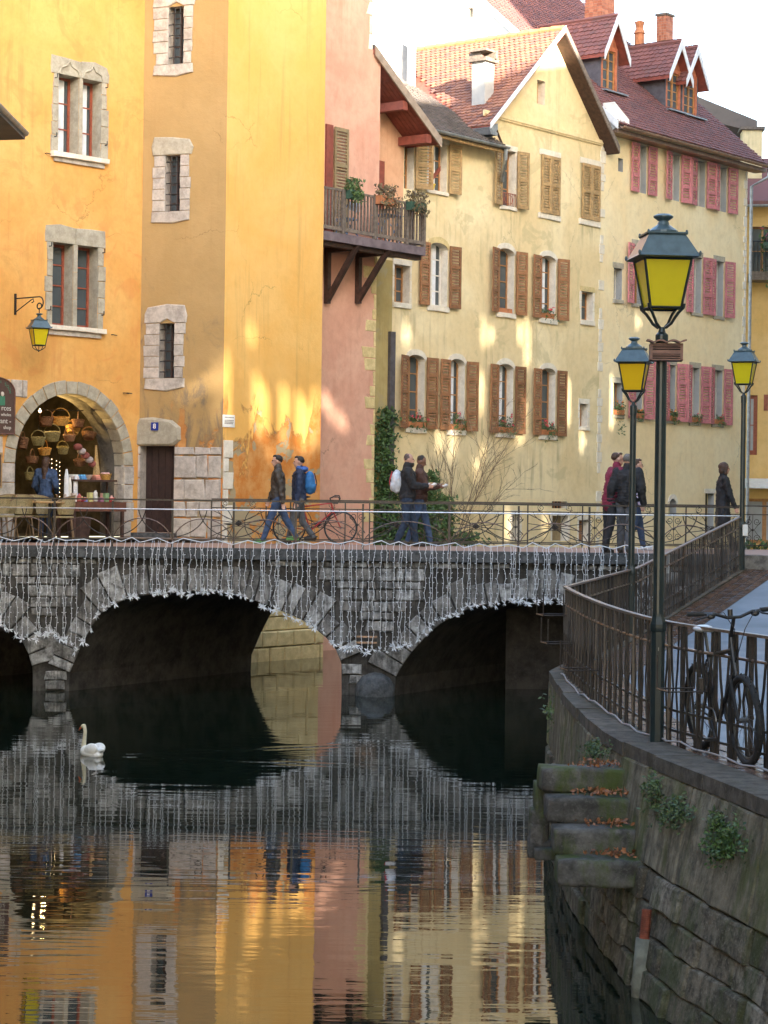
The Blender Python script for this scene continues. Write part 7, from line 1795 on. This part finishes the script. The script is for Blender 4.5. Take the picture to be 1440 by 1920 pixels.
    if coat: jk += [('c', V(0, .03, .5), V((feet[0][0] + feet[1][0]) / 2 * .5, .03, coat), .13 * k, .15 * k), ('c', V(0, -.03, .5), V((feet[0][0] + feet[1][0]) / 2 * .5, -.03, coat), .13 * k, .15 * k)]
    blob('jacket', jk, top, root, Mx, .014, 2)
    if puffy:
        q_ = MB()
        for z_ in [low + .03 + i * .032 for i in range(int((.8 - low) / .032))]:
            cx = lean * (z_ - .5) / .35 * H; rr = (.128 * k + pw, .166 * k + pw) if z_ < .76 else (.118 * k + pw, .15 * k + pw)
            q_.tube([Vector((cx + rr[0] * 1.0 * math.cos(a), rr[1] * math.sin(a), z_ * H)) for a in [i * math.pi / 10 for i in range(20)]], .0075, 5, closed=True)
        q_.xf(Mx).build('quilting', top, root)
    if hood: blob('hood', [('e', nk + V(-.05, 0, .01), (.085 * k, .12 * k, .06 * k)), ('c', nk + V(.01, .05, .02), nk + V(.01, -.05, .02), .05 * k, .05 * k)], hood, root, Mx, .013, 2)
    else: blob('collar', [('c', nk + V(.0, 0, -.01), nk + V(.0, 0, .035), .078 * k, .072 * k)], top, root, Mx, .012, 1)
    return root, Mx, lambda x, y, z: Mx @ V(x, y, z)
def ground(px, Y, z=ZD + .006): p = at(px, 1000, Y); return Vector((p.x, Y, z))
LEFTW = math.pi; 
leather = cloth('leather_brown', (.028, .02, .015), .45, (.06, .045, .035), .7); navy = cloth('padded_navy', (.012, .022, .055), .7); blueh = cloth('hood_blue', (.04, .1, .3), .8)
maroon = cloth('padded_maroon', (.16, .012, .035), .8, (.22, .025, .06)); brown_j = cloth('padded_brown', (.055, .025, .018), .75); lilac = cloth('lilac_cloth', (.45, .42, .55), .85)
shoe_g = simple('shoe_green', (.1, .3, .08), .6); shoe_w = simple('shoe_white', (.6, .62, .68), .6)
hL, hRr = (-.02, .15, .46), (-.02, -.15, .46)
# two walkers heading left
person(ground(521, 42.6), LEFTW + .05, 1.78, 'walking man in a dark leather jacket, jeans and glasses', ((.17, .04, .02), (-.2, -.05, .055)), ((-.05, .14, .47), (.1, -.15, .5)), leather, denim, hair_d, glasses=True, shoes=shoe_g, lean=.01)
_, _, PL = person(ground(560, 43.0), LEFTW + .1, 1.77, 'walking man in a navy padded coat with a blue hood and blue backpack', ((.12, .04, .03), (-.17, -.05, .055)), ((.04, .14, .48), (.0, -.15, .47)), navy, grey_c, hair_d, hood=blueh, puffy=False, build=1.04)
def backpack(P, dirs, H, m, m2, lab, h_=.42):
    c = P(-.115, 0, .7); r_ = empty('backpack', c, lab, 'backpack')
    blob('pack', [('e', c + Vector((0, 0, 0)), (.12, .15, .24)), ('e', c + dirs * .06 + Vector((0, 0, -.08)), (.08, .12, .13))], m, r_, Matrix.Identity(4), .014, 2)
    MB().tube([c + dirs * .1 + Vector((0, 0, .2)), c + dirs * .15, c + dirs * .1 + Vector((0, 0, -.2))], .012, 6).build('piping', m2, r_)
    for sg in (-.09, .09): MB().tube([P(-.07, sg, .8), P(-.0, sg, .845), P(.075, sg, .78), P(.02, sg * 1.3, .66)], .018, 6).build('strap', black_c, r_)
backpack(PL, Vector((1, 0, 0)), 1.77, cloth('pack_blue', (.02, .12, .3), .7), black_c, 'bright blue backpack on the walker in the navy coat')
# two men eating
_, _, PB = person(ground(763, 42.4), -.03, 1.84, 'bald bearded man in a black jacket and jeans eating as he walks right', ((.1, .05, .01), (-.1, -.05, .03)), ((.2, .05, .66), (.21, -.07, .65)), black_c, denim_d, stub, hairstyle='buzz', beard=True, build=1.12, hpitch=-.08)
backpack(PB, Vector((-1, 0, 0)), 1.84, cloth('pack_grey', (.45, .48, .52), .7), cloth('pack_red', (.4, .03, .05), .7), 'light grey backpack with red piping on the bearded man')
_, _, PD = person(ground(786, 43.2), -.05, 1.82, 'short-haired man in a brown quilted jacket looking down at the food in his hands', ((.13, .05, .01), (-.12, -.05, .03)), ((.2, .05, .67), (.21, -.05, .66)), brown_j, denim, hair_d, skin=skin2, hairstyle='buzz', hpitch=.4, puffy=True, build=1.02)
for P_, lab in ((PB, 'paper-wrapped sandwich held by the bearded man'), (PD, 'paper-wrapped food held by the man in the brown jacket')):
    r_ = empty('wrapped_food', P_(.265, 0, .66), lab, 'food'); c = P_(.262, -.01, .665)
    blob('wrap', [('e', c, (.085, .06, .03)), ('e', c + Vector((.05, -.02, .02)), (.05, .04, .03)), ('e', c + Vector((-.04, -.01, .025)), (.04, .045, .025))], cloth('foil_paper', (.55, .53, .52), .35, (.8, .78, .76), 1.0), r_, Matrix.Identity(4), .01, 0)
    blob('bread', [('e', c + Vector((-.01, -.02, .035)), (.06, .03, .02))], simple('bread', (.5, .3, .12), .8), r_, Matrix.Identity(4), .01, 1)
# couple and a third figure
person(ground(1144, 39.9), .45, 1.86, 'woman in a maroon padded jacket leaning towards a grey-haired man', ((-.02, .06, 0), (-.1, -.07, 0)), ((.06, .13, .48), (.1, -.13, .47)), maroon, black_c, hair_b, hairstyle='short', puffy=True, lean=.07, hturn=-.3, hem=.44, female=True)
person(ground(1174, 39.7), 1.25, 1.83, 'grey-haired man seen from behind in a black quilted jacket and grey trousers', ((.06, .07, 0), (-.12, -.05, .01)), ((.0, .17, .5), (.02, -.17, .5)), black_c, grey_c, hair_g, hairstyle='short', puffy=True, build=1.12, lean=.03)
person(ground(1192, 41.8), .1, 1.78, 'person in pale lilac and blue jeans half hidden behind the second lamp post', ((.1, .04, .01), (-.17, -.04, .06)), ((.0, .16, .48), (.02, -.16, .5)), lilac, denim, hair_b, shoes=shoe_w)
sb = person(ground(1355, 42.3), .05, 1.74, 'dark-haired woman in a long black coat walking right at the end of the bridge', ((.13, .04, .01), (-.13, -.05, .04)), ((.04, .13, .47), (.11, -.13, .5)), black_c, black_c, hair_b, hairstyle='bob', coat=.34, female=True)
# woman in the shop
sw = F1.sz(74, 900, -.55)
person(F1.pt(sw[0], ZG, -.35), F1.rot() + .6, 1.68, 'long-haired woman in a denim jacket standing in the shop arch', ((0, .05, 0), (0, -.05, 0)), ((.12, .12, .55), (.1, -.12, .55)), denim, denim_d, hair_b, hairstyle='long', female=True)

# ------------------------------------------------------------------ swan
def swan():
    c = at_z(172, 1417, 0); r_ = empty('swan', c, 'white mute swan swimming alone on the dark water', 'swan'); Mx = Matrix.Translation(c) @ Matrix.Rotation(math.pi - .15 - R(38), 4, 'Z') @ Matrix.Scale(.64, 4)
    wm = simple('feather_white', (.82, .83, .84), .6, 0, .06, 25, .4, .01); cm = simple('feather_cream', (.62, .57, .42), .65, 0, .12, 25, .3, .01)
    pr = [('e', Vector((-.02, 0, .05)), (.33, .17, .13)), ('e', Vector((-.1, .1, .15)), (.24, .075, .13), Matrix.Rotation(.25, 3, 'Y')), ('e', Vector((-.1, -.1, .15)), (.24, .075, .13), Matrix.Rotation(.25, 3, 'Y')), ('c', Vector((-.25, 0, .12)), Vector((-.42, 0, .17)), .08, .03), ('e', Vector((.2, 0, .08)), (.14, .13, .13))]
    blob('body', pr, wm, r_, Mx, .012, 2)
    blob('neck', [('c', Vector((.27, 0, .08)), Vector((.3, 0, .2)), .075, .052), ('c', Vector((.3, 0, .2)), Vector((.27, 0, .36)), .052, .042), ('c', Vector((.27, 0, .36)), Vector((.25, 0, .5)), .042, .038), ('c', Vector((.25, 0, .5)), Vector((.28, 0, .59)), .038, .04), ('e', Vector((.32, 0, .61)), (.075, .048, .045), Matrix.Rotation(.3, 3, 'Y'))], cm, r_, Mx, .01, 2)
    b = MB().tube([Vector((.36, 0, .6)), Vector((.42, 0, .56)), Vector((.48, 0, .5))], [.03, .022, .012], 8); b.xf(Mx).build('beak', simple('beak_orange', (.6, .14, .05), .5, 0, .1, 9, 0), r_, smooth=True)
    MB().ball((.365, 0, .61), (.03, .034, .026), 10, 6).ball((.35, 0, .635), (.02, .018, .014), 8, 5).xf(Mx).build('face_mask', M['black_metal'], r_, smooth=True)
swan()

# ------------------------------------------------------------------ terrace cafe chairs and the shop
rat = simple('rattan', (.3, .24, .12), .7, 0, .3, 60, .5, .01); fr_m = simple('cane_frame', (.2, .13, .07), .6)
def chair(x, y, rz, lab):
    r_ = empty('cafe_chair', (x, y, ZG), lab, 'chair', 'rattan chairs on the terrace'); Mx = Matrix.Translation((x, y, ZG)) @ Matrix.Rotation(rz, 4, 'Z')
    MB().lathe([(.2, .43), (.21, .44), (.21, .46), (.2, .47)], (0, 0, 0), 14).xf(Mx).build('seat', rat, r_)
    n_ = 12; vs = []
    for t_, zz in ((.2, .5), (.24, .7), (.23, .88)):
        for i in range(n_ + 1):
            a = R(60 + 240 * i / n_); h_ = zz - (abs(i - n_ / 2) / (n_ / 2)) ** 2 * .12 * (zz > .6); vs.append(Vector((t_ * math.cos(a), t_ * math.sin(a), h_)))
    f = [(j * (n_ + 1) + i, j * (n_ + 1) + i + 1, (j + 1) * (n_ + 1) + i + 1, (j + 1) * (n_ + 1) + i) for j in (0, 1) for i in range(n_)]
    vs2 = [v * .94 + Vector((0, 0, v.z * .06)) for v in vs]; L = len(vs)
    MB().add(vs, f).add(vs2, [q[::-1] for q in f]).xf(Mx).build('backrest', rat, r_)
    MB().tube(vs[-(n_ + 1):], .014, 6).xf(Mx).build('back_frame', fr_m, r_)
    for sx in (-1, 1):
        for sy in (-1, 1): MB().tube([Vector((sx * .15, sy * .15, .44)), Vector((sx * .21, sy * .2, 0))], .014, 6).xf(Mx).build('leg', fr_m, r_)
chs = [(8, 42.2, 1.2, 'rattan chair at the left edge behind the railing'), (42, 42.3, 1.9, 'rattan chair second from the left edge, turned to the bridge'), (75, 42.7, 2.4, 'rattan chair below the long-haired woman'), (118, 42.4, .2, 'rattan chair at the right end of the cafe row'), (-8, 42.9, .5, 'rattan chair cut by the left edge of the picture')]
for px, Y, rz, lab in chs: p = at(px, 1000, Y); chair(p.x, Y, rz + math.pi, lab)
tb = at(92, 1000, 42.3); r_ = empty('cafe_table', (tb.x, 42.3, ZG), 'small round cafe table between the rattan chairs', 'table')
MB().lathe([(.33, .72), (.34, .73), (.34, .75), (.33, .76)], (tb.x, 42.3, ZG), 18).build('tabletop', M['shut_ochre'], r_); MB().lathe([(.2, 0), (.03, .05), (.025, .72)], (tb.x, 42.3, ZG), 10).build('pedestal', M['black_metal'], r_)
# stall table and its wares
sa, sb_ = F1.sz(133, 950, .45)[0], F1.sz(234, 950, .45)[0]
st_ = empty('stall_table', F1.pt((sa + sb_) / 2, ZG, .3), 'brown wooden display table at the shop entrance', 'table')
MB().fbox(F1, sa, sb_, ZG + .55, ZG + .75, -.1, .5).build('tabletop', simple('stall_wood', (.13, .05, .03), .6, 0, .2, 9), st_)
for s_, o_ in ((sa + .05, -.05), (sa + .05, .42), (sb_ - .1, -.05), (sb_ - .1, .42)): MB().fbox(F1, s_, s_ + .06, ZG, ZG + .55, o_, o_ + .06).build('leg', M['wood_dark'], st_)
MB().fbox(F1, sa + .35, sb_, ZG + 1.18, ZG + 1.22, -.3, .2).build('upper_shelf', M['wood_dark'], st_)
for s_ in (sa + .38, sb_ - .06): MB().fbox(F1, s_, s_ + .03, ZG + .75, ZG + 1.18, -.1, -.06).build('shelf_post', M['wood_dark'], st_)
def basket(p, r, h, m, lab, handle=True, grp=None, tilt=0.0, fill=None):
    r_ = empty('basket', p, lab, 'basket', grp); Mx = Matrix.Translation(p) @ Matrix.Rotation(tilt, 4, 'X') @ Matrix.Rotation(random.uniform(0, 3), 4, 'Z')
    bw_ = MB(); nrow = 7
    for i in range(nrow): z_ = h * i / (nrow - 1); rr = r * (.72 + .28 * i / (nrow - 1)); bw_.tube([Vector((rr * math.cos(a) + .0, rr * .8 * math.sin(a), z_ + .006 * math.sin(a * 9 + i * 3))) for a in [k * math.pi / 9 for k in range(18)]], h / nrow * .6, 5, closed=True)
    bw_.lathe([(r * .7, 0), (r * .72, .01)], (0, 0, 0), 12).xf(Mx).build('wicker', m, r_)
    if handle: MB().tube([Vector((r * math.cos(a), 0, h + r * 1.05 * math.sin(a))) for a in [k * math.pi / 10 for k in range(11)]], .012, 6).xf(Mx).build('handle', m, r_)
    if fill: blob('contents', [('e', Mx @ Vector((random.uniform(-.5, .5) * r, random.uniform(-.4, .4) * r, h)), (.05, .05, .04)) for _ in range(7)], fill, r_, Matrix.Identity(4), .012, 1)
wic = simple('wicker_gold', (.5, .27, .06), .7, 0, .3, 40, .5); wic2 = simple('wicker_brown', (.2, .09, .04), .7, 0, .3, 40, .5); wic3 = simple('wicker_olive', (.22, .17, .06), .7, 0, .3, 40, .5)
def inar(px, py, o): s_, z_ = F1.sz(px, py, o); return F1.pt(s_, z_, o)
rail_ = empty('hanging_rail', inar(110, 768, -.5), 'thin dark rod across the shop arch from which baskets hang', 'rod'); MB().tube([inar(68, 768, -.5), inar(156, 770, -.5)], .012, 6).build('rod', M['black_metal'], rail_)
for px, py, r, h, m_, lab in ((86, 798, .17, .16, wic2, 'brown oval basket hanging left under the rod'), (114, 796, .19, .15, wic, 'bright golden basket with handle hanging in the middle of the arch'), (146, 800, .17, .14, wic2, 'dark basket tilted at the right under the rod'), (42, 840, .14, .2, wic2, 'reddish basket hanging low at the left of the arch'), (72, 834, .15, .15, wic3, 'olive striped basket with a round handle on the left'), (98, 826, .17, .17, wic3, 'boxy olive basket in the second row'), (130, 826, .15, .12, wic2, 'small dark wire basket in the second row')):
    p = inar(px, py, -.55); basket(p, r, h, m_, lab, tilt=random.uniform(-.3, .2))
    MB().tube([p + UP * (h + r), p + UP * (h + r + .12)], .004, 4).build('cord', M['black_metal'], None, label='cord holding the ' + lab[:60], cat='cord', group='basket cords')
# garlic and textiles hanging on the right, stock of the stall
gar = empty('textile_bundle', inar(160, 850, -.45), 'bundle of white and grey striped cloths hanging on the right of the arch', 'textiles'); 
for k in range(5): p = inar(146 + k * 7, 838 + k * 8, -.45); MB().ball(p, (.1, .06, .075), 10, 6).build('roll', cloth('roll%d' % k, (.32, .27, .27) if k % 2 else (.2, .06, .05), .9), gar, smooth=True)
brm = empty('dried_bunch', inar(181, 860, -.4), 'long pale dried bunch hanging on the right side of the arch', 'dried plants'); MB().tube([inar(180, 835, -.4), inar(181, 865, -.4), inar(181, 895, -.4)], [.02, .045, .09], 8).build('bunch', simple('straw_dry', (.4, .27, .12), .9, 0, .3, 50, .6), brm)
for px, h_, m_, lab in ((124, .62, M['white_paint'], 'tall patterned roll standing on the left of the stall'), (141, .5, M['curtain'], 'white cone-topped roll on the stall'), (130, .45, M['frame_white'], 'shorter pale roll on the stall')):
    p = inar(px, 948, .1); r_ = empty('roll', p, lab, 'roll'); MB().lathe([(.045, 0), (.05, .02), (.05, h_ - .1), (.03, h_), (.02, h_ + .06)], Vector((p.x, p.y, ZG + .75)), 10).build('tube', m_, r_)
p0_ = F1.pt(sa + .5, ZG + 1.22, 0)
for k, (c_, lab) in enumerate((((.55, .5, .5), 'stack of white printed cards on the upper stall shelf'), ((.1, .3, .6), 'small blue and white packet on the upper shelf'), ((.6, .45, .4), 'round pale bowl on the upper shelf'), ((.5, .2, .15), 'red patterned cloth bag on the upper shelf'))):
    p = F1.pt(sa + .45 + k * .2, ZG + 1.222, .0); r_ = empty('ware', p, lab, 'merchandise')
    if k == 2: MB().lathe([(.04, 0), (.09, .08), (.1, .1), (.085, .1)], p, 12).build('bowl', simple('ware%d' % k, c_), r_)
    else: 
        for j in range(3): MB().fbox(F1, sa + .4 + k * .2, sa + .53 + k * .2, ZG + 1.222 + j * .035, ZG + 1.252 + j * .035, -.08 - j * .01, .09 - j * .02).build('packet', simple('ware%d_%d' % (k, j), tuple(min(.8, x * (1 + .3 * j)) for x in c_)), r_)
basket(F1.pt(sb_ - .16, ZG + 1.222, 0), .14, .12, wic, 'wicker basket of pink and white soaps at the right end of the stall', handle=False, fill=cloth('soaps', (.6, .35, .35), .7))
basket(F1.pt(sa + .4, ZG + .752, .3), .13, .08, simple('basket_red', (.4, .02, .03), .6), 'shallow red basket on the lower stall top', handle=False)
basket(F1.pt(sb_ - .3, ZG + .752, .3), .13, .08, simple('basket_red2', (.4, .02, .03), .6), 'second shallow red basket nearer the arch jamb', handle=False)
crt = empty('bin', F1.pt(sa + .3, ZG, .5), 'dark slatted tub under the stall table', 'bin'); MB().lathe([(.22, 0), (.26, .42), (.25, .42), (.24, .38)], F1.pt(sa + .35, ZG, .3), 14).build('tub', M['wood_dark'], crt)
stock = [(60, 868, wic2, 'brown basket hanging low on the left side of the shop'), (56, 900, wic3, 'olive basket standing behind the denim jacket woman'), (136, 812, wic, 'little gold basket high in the second row'), (166, 822, wic2, 'brown basket by the right jamb of the arch'), (118, 850, wic3, 'pale basket hanging in the middle of the shop'), (150, 872, wic2, 'dark basket low beside the striped cloths'), (84, 852, wic, 'golden basket hanging over the string lights')]
for px, py, m_, lab in stock: basket(inar(px, py, -.75), random.uniform(.11, .17), random.uniform(.1, .16), m_, lab, tilt=random.uniform(-.5, .3))
wc = [(.6, .5, .45), (.5, .12, .1), (.15, .2, .45), (.55, .5, .2), (.6, .58, .55), (.3, .12, .2), (.2, .3, .15), (.65, .35, .3)]
for k in range(16):
    a_ = sa + .15 + (sb_ - sa - .3) * (k % 8) / 8; o_ = .1 if k < 8 else .36; h_ = random.uniform(.05, .2)
    r_ = empty('ware', F1.pt(a_, ZG + .752, o_), ('back' if k < 8 else 'front') + ' row on the stall table, item ' + ['at the far left', 'second from left', 'third from left', 'left of centre', 'right of centre', 'third from right', 'second from right', 'at the far right'][k % 8], 'merchandise', 'goods on the stall table')
    if k % 3: MB().fbox(F1, a_ - .05, a_ + .05, ZG + .752, ZG + .752 + h_, o_ - .05, o_ + .04).build('packet', simple('goods%d' % k, wc[k % 8]), r_)
    else: MB().lathe([(.03, 0), (.045, .02), (.045, h_), (.02, h_ + .03), (.02, h_ + .05)], F1.pt(a_, ZG + .752, o_), 10).build('jar', simple('goods%d' % k, wc[k % 8], .3), r_)
# warm bulbs inside the shop (lit in the photograph)
bulb_m, t, b = nodes('bulb_lit'); b.inputs['Emission Color'].default_value = (1, .72, .35, 1); b.inputs['Emission Strength'].default_value = 2.5
gl = empty('string_lights', inar(98, 870, -.6), 'strings of tiny warm lights hanging inside the shop', 'string lights')
for k, px in enumerate((86, 97, 106, 112)):
    for j in range(9): MB().ball(inar(px, 858 + j * 8 + k * 3, -.62), .0065, 6, 4).build('bulb', bulb_m, gl)
    MB().tube([inar(px, 840, -.62), inar(px, 930, -.62)], .003, 4).build('wire', M['black_metal'], gl)
sl_ = empty('shop_lamp', inar(76, 772, -1.2), 'small warm lamp glowing inside the top of the shop arch', 'lamp'); MB().ball(inar(75, 770, -.9), (.03, .03, .045), 8, 6).build('bulb', bulb_m, sl_)
ld = bpy.data.lights.new('shop_light', 'POINT'); ld.energy = 11; ld.color = (1, .66, .22); ld.shadow_soft_size = .05; lo = bpy.data.objects.new('shop_light', ld); col.objects.link(lo); lo.location = inar(92, 778, -1.0)
# sign board by the arch
brown_s = simple('sign_brown', (.085, .045, .035), .6, 0, .15, 9, .1); trim_s = simple('sign_trim', (.16, .07, .05), .5)
s0_, s1_, z0_, z1_ = F1.rect(-36, 27, 706, 813, .06); bdx = empty('sign_board', F1.pt((s0_ + s1_) / 2, z0_, .05), 'brown arched sign board with white lettering and a green figure at the left edge', 'sign')
mid = (s0_ + s1_) / 2; hw_s = (s1_ - s0_) / 2; top_ = [(mid + hw_s * math.cos(math.pi * i / 12), z1_ - .32 + .3 * math.sin(math.pi * i / 12)) for i in range(13)]
MB().prism([F1.pt(x, z, .03) for x, z in [(s0_, z0_), (s1_, z0_)] + top_], F1.n * .04).build('board', brown_s, bdx)
MB().tube([F1.pt(x, z, .075) for x, z in [(s0_, z0_), (s1_, z0_)] + top_ + [(s0_, z0_)]], .016, 6).build('trim', trim_s, bdx)
cream_i = simple('sign_ink', (.6, .56, .5), .6, 0, .05, 9, 0); green_i = simple('sign_green', (.05, .2, .12), .6, 0, .1, 9, 0)
for body_, px, py, sz_ in (('rces', 8, 766, .13), ('wholes', 10, 778, .08), ('urant -', 7, 790, .13), ('shop', 5, 802, .09)):
    s_, z_ = F1.sz(21, py, .072); text(F1, s_, z_, .072, body_, sz_ * 1.15, cream_i, bdx, align='RIGHT')
for k, chx in enumerate('IN SOUR'):
    a = R(96 - k * 14); text(F1, mid + .3 * math.cos(a) * 1.05 + .0, z1_ - .36 + .26 * math.sin(a), .072, chx, .085, green_i, bdx)
fgx, fgz = F1.sz(4, 748, .072)
MB().fbox(F1, fgx - .07, fgx + .07, fgz - .13, fgz + .06, .072, .078).build('green_robe', green_i, bdx); MB().ball(F1.pt(fgx, fgz + .1, .075), (.04, .02, .05), 8, 6).build('pale_head', cream_i, bdx)
s0_, s1_, z0_, z1_ = F1.rect(-20, 5, 848, 915, .1); mn = empty('menu_board', F1.pt(s1_, z0_, .08), 'edge of an orange framed menu board at the left border', 'sign'); MB().fbox(F1, s0_, s1_, z0_, z1_, .05, .09).build('frame', M['shut_ochre'], mn); MB().fbox(F1, s0_, s1_ - .04, z0_ + .04, z1_ - .04, .091, .096).build('panel', brown_s, mn)
# small iron hooks on the orange wall
for px, py in ((234, 737), (240, 737), (88, 288), (212, 628)):
    s_, z_ = F1.sz(px, py); MB().tube([F1.pt(s_ - .05, z_, 0), F1.pt(s_ - .05, z_, .06), F1.pt(s_ + .06, z_ - .01, .06)], .01, 5).build('wall_hook', M['black_metal'], h1)
